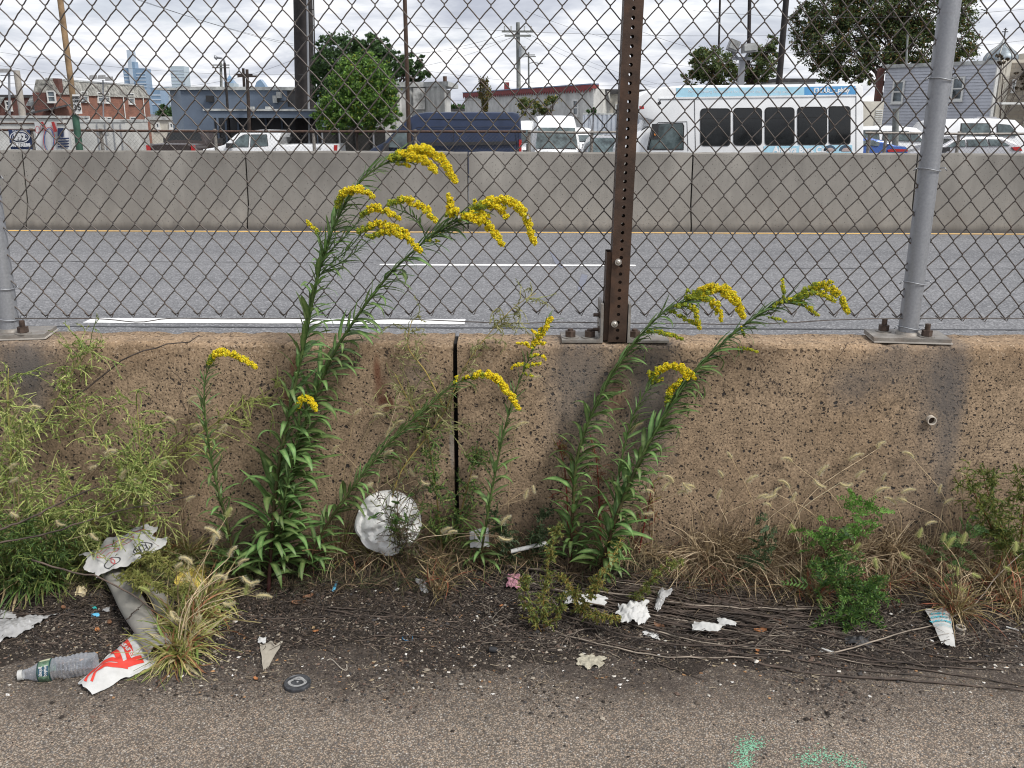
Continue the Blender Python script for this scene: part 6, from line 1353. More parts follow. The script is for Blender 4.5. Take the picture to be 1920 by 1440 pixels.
goldenrod('tallest goldenrod, its stem rising left of its twin to the topmost yellow spray', [(503, 1115, 2.63), (510, 1000, 2.64), (522, 880, 2.65), (545, 760, 2.66), (575, 620, 2.68), (598, 510, 2.69), (628, 420, 2.70), (672, 345, 2.70), (712, 312, 2.70), (752, 293, 2.70)], low=.115, high=.040,
  basal=12, r0=.0050, plumes=[([(735, 300, 2.70), (775, 285, 2.69), (815, 292, 2.68), (835, 312, 2.67), (855, 345, 2.66)], dict(r=.012, bloom=.97)), ([(745, 298, 2.69), (790, 302, 2.67), (820, 325, 2.66)], dict(r=.011)), ([(762, 292, 2.69), (795, 284, 2.68), (825, 300, 2.67)], dict(r=.011)), ([(748, 300, 2.70), (748, 282, 2.69)], dict(r=.006, bloom=.4)), ([(755, 296, 2.70), (775, 283, 2.7)], dict(r=.007, bloom=.9)), ([(735, 302, 2.7), (728, 296, 2.69)], dict(r=.005, bloom=.1)), ([(745, 308, 2.69), (768, 312, 2.68)], dict(r=.006, bloom=.8)),
    ([(632, 388, 2.68), (645, 368, 2.67), (672, 358, 2.66), (702, 372, 2.66)], dict(r=.0105, bloom=.85, start_green=.5)), ([(598, 440, 2.68), (586, 428, 2.68), (573, 414, 2.68)], dict(r=.0055, bloom=.6, start_green=.3)),
    ([(678, 405, 2.67), (705, 393, 2.66), (750, 412, 2.65)], dict(r=.0095, bloom=.9, start_green=.4)), ([(672, 436, 2.67), (705, 424, 2.66), (735, 428, 2.65), (770, 442, 2.65)], dict(r=.0095, bloom=.85, start_green=.5)), ([(690, 446, 2.66), (735, 438, 2.65), (765, 452, 2.64), (790, 474, 2.64)], dict(r=.0100, bloom=.85, start_green=.4))],
  branches=[[(603, 500, 2.69), (622, 440, 2.68), (632, 390, 2.68)], [(610, 480, 2.69), (650, 440, 2.68), (682, 404, 2.67)], [(612, 500, 2.69), (650, 470, 2.67), (678, 438, 2.67)], [(605, 510, 2.69), (650, 485, 2.67), (695, 448, 2.66)], [(605, 490, 2.69), (598, 440, 2.68)]])
goldenrod('second tall goldenrod leaning right beside the tallest one, its spray hanging furthest right', [(530, 1100, 2.66), (540, 960, 2.68), (560, 840, 2.69), (592, 740, 2.70), (625, 665, 2.70), (672, 590, 2.70), (730, 515, 2.69), (790, 458, 2.68), (840, 420, 2.67), (895, 392, 2.66)], low=.105, high=.045, basal=8, r0=.0048,
  plumes=[([(885, 395, 2.66), (925, 380, 2.65), (962, 385, 2.64), (985, 410, 2.63), (1003, 462, 2.62)], dict(r=.011)), ([(905, 388, 2.65), (935, 392, 2.64), (952, 412, 2.63)], dict(r=.0105)), ([(915, 382, 2.65), (945, 376, 2.64), (972, 395, 2.63)], dict(r=.0095)), ([(888, 395, 2.66), (905, 402, 2.65), (918, 408, 2.64)], dict(r=.007)), ([(890, 388, 2.66), (891, 374, 2.66)], dict(r=.005, bloom=.6)),
    ([(835, 405, 2.67), (845, 385, 2.66), (840, 364, 2.66)], dict(r=.008, bloom=.97)), ([(838, 402, 2.66), (855, 398, 2.65), (862, 405, 2.65)], dict(r=.008)), ([(845, 412, 2.66), (852, 390, 2.66)], dict(r=.008)), ([(728, 384, 2.67), (760, 378, 2.66), (790, 392, 2.65), (820, 418, 2.65)], dict(r=.0095, bloom=.85, start_green=.45)), ([(806, 400, 2.66), (804, 386, 2.66)], dict(r=.006)),
    ([(860, 412, 2.66), (890, 408, 2.65), (920, 432, 2.64), (945, 464, 2.63)], dict(r=.011, bloom=.93)), ([(865, 405, 2.65), (885, 412, 2.64), (900, 420, 2.64)], dict(r=.009)), ([(800, 452, 2.67), (826, 453, 2.66)], dict(r=.004, bloom=.15))],
  branches=[[(800, 450, 2.68), (780, 410, 2.67), (728, 386, 2.67)], [(815, 440, 2.68), (862, 412, 2.66)], [(800, 452, 2.68), (850, 425, 2.66), (885, 418, 2.65)]])
goldenrod('small goldenrod at the left with one drooping yellow spray against the wall', [(445, 1085, 2.60), (425, 980, 2.61), (400, 880, 2.62), (386, 790, 2.63), (384, 720, 2.64), (396, 676, 2.64)], low=.085, high=.026, wind=.25, basal=9, r0=.0032, red=.45,
  plumes=[([(392, 682, 2.64), (410, 664, 2.63), (440, 668, 2.62), (482, 690, 2.61)], dict(r=.0095, bloom=.92, start_green=.3)), ([(393, 684, 2.64), (400, 668, 2.64)], dict(r=.006, bloom=.2))])
goldenrod('short goldenrod with a single small curled yellow spray in front of the two tall ones', [(520, 1080, 2.62), (530, 960, 2.63), (548, 860, 2.64), (562, 790, 2.64), (560, 760, 2.63)], low=.09, high=.04, basal=5, r0=.0030, dens=.8,
  plumes=[([(556, 768, 2.63), (568, 750, 2.62), (584, 755, 2.61), (596, 776, 2.60)], dict(r=.0088, bloom=.97, start_green=.1))])
goldenrod('goldenrod leaning far right across the wall joint, its yellow spray curling down', [(560, 1090, 2.64), (610, 990, 2.65), (672, 900, 2.66), (735, 825, 2.67), (800, 765, 2.68), (850, 722, 2.68), (888, 706, 2.68)], low=.085, high=.03, basal=7, r0=.0038, wind=.35,
  plumes=[([(885, 708, 2.68), (915, 704, 2.67), (948, 730, 2.66), (976, 772, 2.65)], dict(r=.010, bloom=.97, start_green=.2)), ([(900, 705, 2.67), (930, 712, 2.66), (950, 738, 2.65)], dict(r=.009)), ([(850, 720, 2.68), (858, 706, 2.68)], dict(r=.005, bloom=.5)), ([(868, 712, 2.68), (880, 706, 2.67)], dict(r=.005, bloom=.8)), ([(895, 702, 2.68), (903, 696, 2.68)], dict(r=.006))])
goldenrod('upright goldenrod just right of the wall joint with a stepped yellow spike', [(898, 1065, 2.64), (912, 980, 2.66), (932, 870, 2.68), (950, 790, 2.70), (968, 730, 2.71), (992, 672, 2.72), (1012, 632, 2.72), (1028, 600, 2.72)], low=.075, high=.026, basal=7, r0=.0030, wind=.2, dens=.75, red=.2,
  plumes=[([(1000, 650, 2.72), (1018, 622, 2.72), (1034, 598, 2.71)], dict(r=.0095, bloom=.95, start_green=.0)), ([(1000, 655, 2.71), (985, 645, 2.70), (968, 645, 2.70)], dict(r=.005, bloom=.9)), ([(995, 668, 2.71), (1015, 668, 2.70), (1024, 675, 2.70)], dict(r=.005, bloom=.85)), ([(988, 684, 2.71), (968, 686, 2.70), (958, 692, 2.70)], dict(r=.005, bloom=.7)), ([(985, 690, 2.71), (1002, 684, 2.70), (1016, 682, 2.70)], dict(r=.005, bloom=.6)), ([(980, 700, 2.71), (1000, 706, 2.70)], dict(r=.004, bloom=.2)), ([(1005, 645, 2.71), (1022, 645, 2.70)], dict(r=.006)), ([(1008, 630, 2.71), (998, 620, 2.7)], dict(r=.005))])
goldenrod('goldenrod in front of the signpost foot, its broad green and yellow plume drooping right', [(1068, 1075, 2.66), (1074, 960, 2.68), (1082, 860, 2.69), (1110, 775, 2.70), (1150, 700, 2.71), (1200, 630, 2.71), (1252, 580, 2.70), (1300, 560, 2.69)], low=.085, high=.042, basal=8, r0=.0042, wind=.6, dens=1.15,
  plumes=[([(1290, 562, 2.69), (1330, 545, 2.68), (1368, 552, 2.67), (1395, 598, 2.66)], dict(r=.012, bloom=.85, start_green=.4)), ([(1310, 552, 2.68), (1350, 548, 2.67), (1382, 572, 2.66)], dict(r=.011, bloom=.85, start_green=.5)), ([(1300, 560, 2.68), (1330, 565, 2.67), (1345, 590, 2.66)], dict(r=.008, bloom=.6)), ([(1270, 575, 2.69), (1300, 580, 2.67), (1312, 618, 2.66)], dict(r=.008, bloom=.35)), ([(1320, 560, 2.67), (1345, 575, 2.66), (1352, 605, 2.65)], dict(r=.008, bloom=.7)), ([(1255, 582, 2.7), (1285, 600, 2.68), (1310, 610, 2.67)], dict(r=.006, bloom=.15)), ([(1215, 622, 2.70), (1250, 628, 2.69), (1285, 640, 2.68)], dict(r=.0065, bloom=.12)), ([(1288, 552, 2.69), (1290, 540, 2.69)], dict(r=.005, bloom=.2))])
goldenrod('goldenrod with a low bushy yellow crown in front of the grey wall stain', [(1128, 1085, 2.64), (1150, 960, 2.66), (1168, 850, 2.68), (1192, 770, 2.69), (1222, 715, 2.70)], low=.075, high=.035, basal=6, r0=.0030, wind=.3, dens=.8,
  plumes=[([(1220, 712, 2.70), (1245, 692, 2.69), (1272, 690, 2.68), (1308, 712, 2.67)], dict(r=.0105, bloom=.9, start_green=.35)), ([(1255, 690, 2.69), (1278, 694, 2.68), (1290, 712, 2.67)], dict(r=.010)), ([(1222, 714, 2.7), (1216, 696, 2.7)], dict(r=.006, bloom=.35)), ([(1222, 720, 2.7), (1246, 710, 2.69)], dict(r=.005, bloom=.15)), ([(1250, 765, 2.68), (1258, 735, 2.68), (1278, 712, 2.67)], dict(r=.009, bloom=.6, start_green=.5)), ([(1240, 700, 2.69), (1228, 690, 2.69)], dict(r=.006, bloom=.5))])
goldenrod('rightmost goldenrod, a thick leafy stem leaning towards the right fence post', [(1120, 1095, 2.60), (1152, 980, 2.62), (1192, 880, 2.64), (1240, 790, 2.66), (1300, 700, 2.68), (1370, 630, 2.69), (1440, 580, 2.69), (1500, 556, 2.68)], low=.09, high=.042, basal=12, r0=.0048, wind=.65, dens=1.35,
  plumes=[([(1495, 556, 2.68), (1530, 540, 2.67), (1565, 550, 2.66), (1592, 590, 2.65)], dict(r=.010, bloom=.6, start_green=.4)), ([(1500, 558, 2.67), (1535, 552, 2.66), (1568, 568, 2.65)], dict(r=.008, bloom=.35)), ([(1480, 562, 2.68), (1510, 575, 2.67), (1535, 592, 2.66)], dict(r=.007, bloom=.25)), ([(1470, 558, 2.68), (1466, 524, 2.68)], dict(r=.006, bloom=.3)), ([(1450, 575, 2.68), (1490, 560, 2.67)], dict(r=.006, bloom=.2)), ([(1535, 545, 2.67), (1545, 532, 2.66), (1562, 530, 2.66)], dict(r=.006, bloom=.5)),
    ([(1440, 595, 2.68), (1475, 604, 2.67)], dict(r=.004, bloom=.1)), ([(1395, 632, 2.69), (1388, 612, 2.69)], dict(r=.004, bloom=.2)), ([(1375, 655, 2.68), (1400, 655, 2.67), (1424, 662, 2.66)], dict(r=.004, bloom=.15))])
# bees
def bee(p, label):
    p = Vector(p); r = thing('bee', label, 'bee', p, 'bees on the goldenrod'); u = np.array([(1, 0, 0), (-1, 0, 0)])
    def ball(c, s, mt, name, n=10, m=6):
        V = [(c[0]+s[0]*math.sin(math.pi*(j+.5)/m)*math.cos(i*2*math.pi/n), c[1]+s[1]*math.sin(math.pi*(j+.5)/m)*math.sin(i*2*math.pi/n), c[2]+s[2]*math.cos(math.pi*(j+.5)/m)) for j in range(m) for i in range(n)]
        F = [[j*n+i, j*n+(i+1) % n, (j+1)*n+(i+1) % n, (j+1)*n+i] for j in range(m-1) for i in range(n)]+[list(range(n)), list(range((m-1)*n, m*n))[::-1]]
        return MB().add(V, F).build(name, mt, r, smooth=180)
    ball(p, (.0042, .0035, .0038), mat('bee_fuzz', (.30, .20, .07), .9), 'thorax'); ball(p+Vector((.001, 0, -.007)), (.0036, .0033, .0058), mat('bee_abdomen', (.03, .022, .015), .5), 'abdomen'); ball(p+Vector((-.001, -.001, .0045)), (.0024, .0024, .0022), MC['bee_abdomen'], 'head')
    for z_ in (-.005, -.009): MB().tube([p+Vector((.001+.0037*math.cos(a), .0034*math.sin(a), z_)) for a in np.linspace(0, 6.28, 10)], .0006, 4, cap=False).build('stripe', mat('bee_stripe', (.4, .27, .08), .8), r)
    for s in (-1, 1): MB().add([p+Vector(q) for q in ((0, -.003, .001), (s*.004, -.005, -.004), (s*.003, -.005, -.011), (0, -.004, -.006))], [[0, 1, 2, 3]]).build('wing', mat('bee_wing', (.4, .38, .34), .2), r)
    b = MB()
    for s in (-1, 1):
        for k in range(3): b.tube([p+Vector((s*.002, 0, -.002+k*.002)), p+Vector((s*.006, .002, -.003+k*.003)), p+Vector((s*.006, .004, -.006+k*.003))], .0004, 4)
    b.build('legs', MC['bee_abdomen'], r)
bee(W(990, 404, 2.615), 'striped bee clinging to the right side of the furthest hanging yellow spray'); bee(W(861, 403, 2.64), 'dark bee tucked among the flowers where the second tall goldenrod forks')
bee(W(1158, 1e3, 2.64), 'x') if False else None

# ================================================================== WEEDS AND GRASSES
def curvy(p0, d0, L, k, droop, wob, n):
    """n curved filaments: p0 (n,3), d0 (n,3) directions, L (n,) lengths"""
    d = d0/np.linalg.norm(d0, axis=1, keepdims=True); P = [p0]; dr = droop if np.ndim(droop) else np.full(n, droop); w = rng.normal(0, wob, (n, 3))
    for i in range(k-1):
        d = d + np.stack([np.zeros(n), np.zeros(n), -dr], 1)/k + w/k + rng.normal(0, wob*.25, (n, 3))/math.sqrt(k); d = d/np.linalg.norm(d, axis=1, keepdims=True); P.append(P[-1]+d*(L/(k-1))[:, None])
    Q = np.stack(P, 1); Q[:, :, 1] = np.minimum(Q[:, :, 1], WALL_Y0-.006 if True else 9); Q[:, :, 2] = np.maximum(Q[:, :, 2], .004); return Q
def filaments(b, P, r0, r1, cols, n=3):
    c, k, _ = P.shape; R = np.linspace(r0, r1, k)[None]*rng.uniform(.7, 1.3, (c, 1)); v, f = tubes(P, R, n); b.add(v, f, 0, np.repeat(cols, k*n, 0)); return b
def needles(b, P, cols, per, L, w, spread=.8):
    """narrow little leaves set along filaments P"""
    c, k, _ = P.shape; m = c*per; ci = np.repeat(np.arange(c), per); t = rng.random(m)*(k-1.001); i0 = t.astype(int); fr = (t-i0)[:, None]
    q = P[ci, i0]*(1-fr)+P[ci, i0+1]*fr; T = P[ci, i0+1]-P[ci, i0]; T /= np.linalg.norm(T, axis=1, keepdims=True)+1e-9
    d = T+rdir(m)*spread; Q = curvy(q, d, rng.uniform(.5, 1.2, m)*L, 4, .4, .5, m); Wd = np.tile(np.array([.4, 1., .8, .05]), (m, 1))*w*rng.uniform(.7, 1.3, (m, 1)); v, f = ribbons(Q, Wd, rdir(m)); b.add(v, f, 0, np.repeat(cols(m), 8, 0)); return b
LG = lambda m: pick([(.28, .34, .09), (.36, .41, .13), (.20, .27, .07), (.42, .44, .17), (.13, .19, .05)], m)
DG = lambda m: pick([(.08, .14, .035), (.12, .20, .045), (.05, .09, .03), (.18, .22, .06)], m)
def wispy(label, stems, group, col=LG, stemc=(.36, .34, .10), nb=22, bl=.16, droop=.9, leafy=26, nl=.012, r=.0030, per2=5, base=None, cat='weed', name='wispy_weed', up=.55, wob=.8):
    """stems: list of pixel polylines; arching filaments with tiny leaves off each"""
    S = [spline([foot(*s[0]) if W(*s[0]).z < .30 else W(*s[0])]+[W(*p) for p in s[1:]], 26) for s in stems]; b0 = S[0][0]; root = thing(name, label, cat, (b0[0], b0[1], max(0, min(b0[2], .05))), group)
    for s in S: MB().tube(s, [r, r*.8, r*.35], 6, 0, stemc).build('stem', M_leafm, root, smooth=180)
    allP = []
    for s in S:
        L = np.linalg.norm(np.diff(s, axis=0), axis=1).sum(); n = int(nb*L/.5); t = rng.uniform(.12, 1, n)*25*.999; i0 = t.astype(int); p0 = s[i0]; T = s[i0+1]-s[i0]; T /= np.linalg.norm(T, axis=1, keepdims=True)
        d = T*up+rdir(n)*np.array([1, .45, .6])+np.array([.15, -.08, .15]); ln = bl*rng.uniform(.45, 1.25, n)*(1.15-.5*t/25); Q = curvy(p0, d, ln, 9, droop*rng.uniform(.2, 1.4, n), wob, n); allP.append(Q)
        if per2:
            m = n*per2; ci = np.repeat(np.arange(n), per2); ii = rng.integers(1, 7, m); q = Q[ci, ii]; d2 = (Q[ci, ii+1]-Q[ci, ii])*30+rdir(m)*.8+np.array([.1, -.05, 0]); allP.append(curvy(q, d2, ln[ci]*rng.uniform(.25, .6, m), 9, droop*rng.uniform(.1, 1.2, m), wob, m))
    b = MB(); 
    for Q in allP: filaments(b, Q, .0015, .0009, col(len(Q))*1.1)
    b.build('filaments', M_leafm, root)['kind'] = 'stuff'
    b = MB()
    for Q in allP: needles(b, Q, col, max(1, int(leafy*.55)), nl, .00125, .55)
    b.build('needle_leaves', M_leafm, root)['kind'] = 'stuff'; return root
wg = 'wispy feathery weeds along the wall'
wispy('feathery light green weed with a thick yellow stem arching up near the left post foot', [[(-20, 1000, 2.6), (22, 865, 2.66), (85, 790, 2.70), (130, 705, 2.72), (178, 645, 2.73)], [(22, 865, 2.66), (15, 760, 2.70), (16, 690, 2.72)]], wg, nb=24, bl=.16, per2=4)
wispy('feathery green weed at the left edge below the left post', [[(20, 1060, 2.55), (35, 960, 2.58), (20, 850, 2.60), (60, 770, 2.62)], [(120, 1060, 2.54), (190, 960, 2.56), (260, 900, 2.58), (300, 850, 2.6)], [(60, 1060, 2.56), (90, 960, 2.58), (130, 900, 2.60)], [(0, 1080, 2.54), (-20, 960, 2.56), (5, 900, 2.58)]], wg, nb=34, bl=.15, per2=5)
wispy('feathery green weed in the middle of the left mass, stems fanning leftwards', [[(290, 1040, 2.60), (250, 930, 2.63), (205, 850, 2.66), (150, 770, 2.70), (138, 740, 2.71)], [(270, 1040, 2.60), (268, 950, 2.62), (262, 830, 2.66), (255, 730, 2.70)], [(240, 1060, 2.58), (160, 960, 2.60), (120, 880, 2.64)]], wg, nb=28, bl=.15, per2=4)
wispy('long yellow-stemmed weed slanting up right behind the small left goldenrod', [[(150, 960, 2.62), (230, 915, 2.66), (295, 870, 2.70), (380, 810, 2.73), (450, 765, 2.74), (535, 715, 2.745)]], wg, nb=26, bl=.15, per2=2, col=lambda m: pick([(.38, .40, .13), (.32, .36, .10), (.26, .30, .09)], m), stemc=(.28, .27, .08), up=.9)
wispy('tall pale weed waving beside the wall joint with wiry curls above the wall top', [[(712, 960, 2.68), (745, 900, 2.70), (800, 820, 2.72), (835, 770, 2.73), (865, 700, 2.735), (905, 640, 2.74), (965, 575, 2.74), (1005, 550, 2.74)], [(835, 770, 2.72), (800, 700, 2.73), (765, 650, 2.73), (772, 600, 2.73)], [(800, 820, 2.72), (770, 760, 2.72), (740, 700, 2.72)]], wg, nb=26, bl=.15, col=lambda m: pick([(.28, .28, .12), (.20, .22, .08), (.34, .32, .15)], m), stemc=(.42, .32, .10), per2=2, r=.0026, up=.9, wob=1.4)
wispy('small leafy weed with bare stems between the foam disc and the wall joint', [[(830, 985, 2.66), (815, 900, 2.69), (800, 810, 2.71), (790, 760, 2.72)], [(840, 985, 2.66), (880, 900, 2.70), (900, 830, 2.72)]], wg, nb=40, bl=.09, col=DG, stemc=(.2, .15, .05), per2=4, nl=.011)
wispy('feathery weed at the right edge leaning left with thin reddish stems', [[(1915, 1110, 2.60), (1885, 1010, 2.64), (1855, 930, 2.67), (1840, 880, 2.68)], [(1900, 1100, 2.60), (1918, 980, 2.64), (1925, 880, 2.66)], [(1890, 1040, 2.62), (1845, 960, 2.66), (1808, 890, 2.69)]], wg, nb=46, bl=.09, col=lambda m: pick([(.09, .14, .035), (.15, .19, .04), (.2, .2, .05)], m), stemc=(.22, .10, .04), nl=.012)
wispy('dark green tangle of fine weeds at the bottom left in front of the printed paper', [[(30, 1110, 2.48), (60, 1040, 2.50), (50, 980, 2.52)], [(80, 1100, 2.50), (100, 1030, 2.52), (120, 980, 2.54)], [(-30, 1100, 2.48), (-10, 1030, 2.5), (-20, 960, 2.52)]], wg, nb=60, bl=.10, col=DG, per2=6)
# small-leaved yellow green weeds over the dry stems
wispy('bushy small-leaved weed with an upright spike standing over the fallen stems', [[(1020, 1185, 2.42), (1020, 1120, 2.44), (1030, 1050, 2.46), (1045, 985, 2.48)], [(1015, 1185, 2.42), (985, 1130, 2.43), (985, 1080, 2.44)], [(1020, 1180, 2.42), (1045, 1150, 2.42), (1060, 1110, 2.43)]], wg, nb=90, bl=.035, col=lambda m: pick([(.10, .15, .035), (.17, .2, .05), (.24, .19, .05)], m), stemc=(.3, .17, .05), nl=.010, leafy=22, r=.0014, per2=3)
wispy('small-leaved weed sprawling over the white paper scrap', [[(1085, 1160, 2.42), (1110, 1110, 2.43), (1140, 1060, 2.45), (1165, 1010, 2.48)], [(1085, 1160, 2.42), (1130, 1152, 2.40), (1160, 1160, 2.38)], [(1090, 1150, 2.42), (1075, 1110, 2.43), (1050, 1080, 2.44)]], wg, nb=80, bl=.035, col=lambda m: pick([(.12, .16, .035), (.2, .2, .05), (.28, .2, .05)], m), stemc=(.32, .2, .05), nl=.009, leafy=20, r=.0013, per2=3)
wispy('small weed twig with orange stem slanting right of the crumpled napkin', [[(1180, 1130, 2.46), (1215, 1095, 2.48), (1245, 1062, 2.50), (1282, 1050, 2.50)]], wg, nb=70, bl=.03, col=lambda m: pick([(.12, .16, .035), (.2, .2, .05)], m), stemc=(.3, .15, .04), nl=.012, leafy=16, r=.0013, per2=2)
wispy('fine dark green weed around the white straw', [[(960, 1060, 2.66), (945, 1000, 2.68), (930, 960, 2.70)], [(1000, 1050, 2.66), (1010, 990, 2.68), (1020, 960, 2.70)]], wg, nb=90, bl=.06, col=lambda m: pick([(.04, .07, .03), (.06, .085, .035)], m), stemc=(.12, .08, .04), nl=.008, per2=5)
wispy('yellowish sprig drooping beside the grey cardboard tube', [[(230, 1060, 2.46), (270, 1090, 2.42), (320, 1110, 2.40), (370, 1100, 2.40)], [(240, 1040, 2.48), (300, 1050, 2.46), (335, 1080, 2.44)]], wg, nb=80, bl=.05, col=lambda m: pick([(.18, .2, .05), (.24, .23, .07)], m), stemc=(.25, .2, .07), nl=.009, per2=4)
wispy('red stemmed seedling against the wall between the two right goldenrods', [[(1070, 960, 2.70), (1060, 890, 2.73), (1045, 830, 2.74)], [(1130, 960, 2.70), (1120, 880, 2.73), (1105, 810, 2.74)], [(1200, 950, 2.70), (1225, 900, 2.73)]], wg, nb=34, bl=.07, col=lambda m: pick([(.22, .06, .04), (.15, .10, .04), (.2, .16, .05)], m), stemc=(.25, .05, .04), nl=.009, per2=2, leafy=7)

# feathery (carrot-like) leaves: fans of lobed leaflets
def feathery(label, pts, group='feathery leaved green weeds', n=26, L=.07, cols=DG):
    root = thing('feathery_weed', label, 'weed', tuple(foot(*pts[0])), group); base = foot(*pts[0]); b = MB(); lf = []
    for i in range(n):
        q = pts[rnd.randrange(len(pts))]; p = W(q[0]+rnd.gauss(0, 12), q[1]+rnd.gauss(0, 12), q[2]-abs(rnd.gauss(0, .02))); d = Vector((rnd.uniform(-1, 1), rnd.uniform(-.9, .1), rnd.uniform(-.2, 1))).normalized()
        ln = L*rnd.uniform(.6, 1.2); ax = curvy(np.array([p]), np.array([d]), np.array([ln]), 8, .8, .3, 1); filaments(b, ax, .0009, .0004, cols(1))
        side = np.cross(np.array(d), rdir(1)[0]); side /= np.linalg.norm(side); m = 14; tt = np.repeat(np.arange(1, 8), 2); sg = np.tile([1, -1], 7)
        q0 = ax[0][tt]; dd = np.array(d)*.9+side[None]*sg[:, None]*1.0; Q = curvy(q0, dd, ln*.34*(1.15-tt/8.0), 4, .1, .15, m); Wd = np.tile(np.array([.5, 1., 1.1, .1]), (m, 1))*.0022; v, f = ribbons(Q, Wd, np.cross(dd, side)[:, :] + rdir(m)*.3 if False else np.tile(np.cross(np.array(d), side), (m, 1))*0+side[None]*0+np.cross(dd, np.cross(np.array(d), side))); b.add(v, f, 0, np.repeat(cols(m), 8, 0))
        for s2 in (1, 2):
            q1 = Q[:, s2]; d3 = dd*.6+rdir(m)*.7; Q2 = curvy(q1, d3, ln*.14*np.ones(m), 3, 0, .1, m); v, f = ribbons(Q2, np.tile(np.array([.8, 1., .1]), (m, 1))*.0017, rdir(m)); b.add(v, f, 0, np.repeat(cols(m), 6, 0))
    b.build('feathery_leaves', M_leafm, root)['kind'] = 'stuff'
    b = MB()
    for _ in range(7):
        q = pts[rnd.randrange(len(pts))]; e = W(*q); s = spline([tuple(base), tuple((base+e)/2+Vector((0, -.02, .02))), tuple(e)], 8); b.tube(s, [.0016, .0008], 5, 0, (.16, .10, .04))
    b.build('stems', M_leafm, root)['kind'] = 'stuff'; return root
BG_ = lambda m: pick([(.07, .15, .035), (.11, .22, .045), (.045, .09, .03), (.14, .22, .05)], m)
feathery('bushy bright green feathery weed spilling over the soil right of centre', [(1575, 1110, 2.55), (1540, 1060, 2.58), (1600, 1100, 2.52), (1565, 1150, 2.48), (1590, 1140, 2.46), (1620, 1125, 2.5), (1600, 1160, 2.46), (1545, 1090, 2.55), (1560, 1020, 2.62)], n=120, L=.075, cols=BG_)
feathery('bright green broad feathery leaves against the wall above the bushy feathery weed', [(1590, 1000, 2.64), (1560, 985, 2.66), (1600, 950, 2.68), (1640, 955, 2.68), (1530, 1010, 2.64), (1610, 965, 2.66)], n=46, L=.06, cols=lambda m: pick([(.12, .26, .05), (.16, .32, .06)], m))
feathery('small feathery weed near the foxtails above the torn paper cup', [(1790, 1010, 2.64), (1810, 995, 2.66), (1770, 1030, 2.62), (1785, 1060, 2.6)], n=30, L=.05, cols=lambda m: pick([(.08, .14, .05), (.10, .18, .05)], m))
feathery('dull green feathery weed at the wall left of the dry grass clump', [(1440, 1010, 2.66), (1450, 985, 2.68), (1425, 1040, 2.64)], n=24, L=.05, cols=lambda m: pick([(.05, .085, .04), (.06, .1, .04)], m))
feathery('feathery green leaves in front of the white foam disc', [(745, 965, 2.60), (735, 985, 2.6), (770, 930, 2.64), (800, 925, 2.66), (725, 960, 2.6)], n=12, L=.045, cols=BG_)

# foxtail grasses
def foxhead_mesh(L=.032, r=.0042, curl=.8, cols=((.70, .62, .42), (.56, .48, .26))):
    L *= 1.35; r *= 1.55; n = 24; t = np.linspace(0, 1, 9); ax = np.stack([(1-np.cos(t*curl))/curl*L, np.zeros(9), np.sin(t*curl)/curl*L], 1); b = MB(); b.tube(ax, [r*.35, r*.6, r*.6, r*.25], 5, 0, cols[1]); m = 460
    tt = rng.random(m)*7.99; i0 = tt.astype(int); q = ax[i0]+(ax[i0+1]-ax[i0])*(tt-i0)[:, None]; T = ax[i0+1]-ax[i0]; T /= np.linalg.norm(T, axis=1, keepdims=True); d = T*.9+rdir(m); e = q+d/np.linalg.norm(d, axis=1, keepdims=True)*r*2.3*(1.1-.5*(tt/8))[:, None]; s = rdir(m)*.00030
    v = np.stack([q-s, q+s, e], 1).reshape(-1, 3); b.add(v, np.arange(m*3).reshape(-1, 3), 0, np.repeat(pick([cols[0], tuple(min(.7, c*1.35) for c in cols[0]), cols[1]], m), 3, 0))
    sd_, sf = blobs(q+d*.0006, np.full(m, .0011), .3); b.add(sd_, sf, 0, np.repeat(pick([cols[0], cols[1], (.3, .3, .1)], m), 6, 0))
    o = b.build('seed_head', M_flowm); me = o.data; bpy.data.objects.remove(o); return me
M_flowm = mat('seed_head_straw', rough=.8, attr=True, ns=(200., .1), trans=.25, spec=.2)
FOXP = [foxhead_mesh(.030, .0040, 1.0), foxhead_mesh(.028, .0040, 1.7), foxhead_mesh(.034, .0040, 1.3), foxhead_mesh(.024, .0040, .5)]
FOXG = [foxhead_mesh(.026, .0042, .8, ((.52, .52, .22), (.32, .38, .12))), foxhead_mesh(.021, .0042, .3, ((.56, .54, .26), (.36, .40, .14)))]
def put_head(me, root, p, d, s=1.0):
    z = Vector(d).normalized(); x = Vector((1, 0, 0)) if z.x >= -.1 else Vector((-1, 0, 0)); x = (x-z*x.dot(z)).normalized(); y = z.cross(x); o = bpy.data.objects.new('seed_head', me); COL.objects.link(o); o.parent = root
    o.matrix_local = Matrix.Translation(Vector(p)-ORG[root.name]) @ Matrix((x, y, z)).transposed().to_4x4() @ Matrix.Scale(s, 4)
STRAW = lambda m: pick([(.52, .41, .26), (.62, .50, .34), (.36, .27, .16), (.44, .34, .21), (.18, .13, .08), (.14, .10, .06)], m)
MIXG = lambda m: pick([(.30, .32, .09), (.42, .40, .14), (.50, .42, .20), (.18, .25, .06), (.55, .48, .28), (.30, .14, .07)], m)
REDG = lambda m: pick([(.40, .30, .17), (.32, .11, .06), (.30, .25, .10), (.48, .38, .22), (.2, .15, .08)], m)
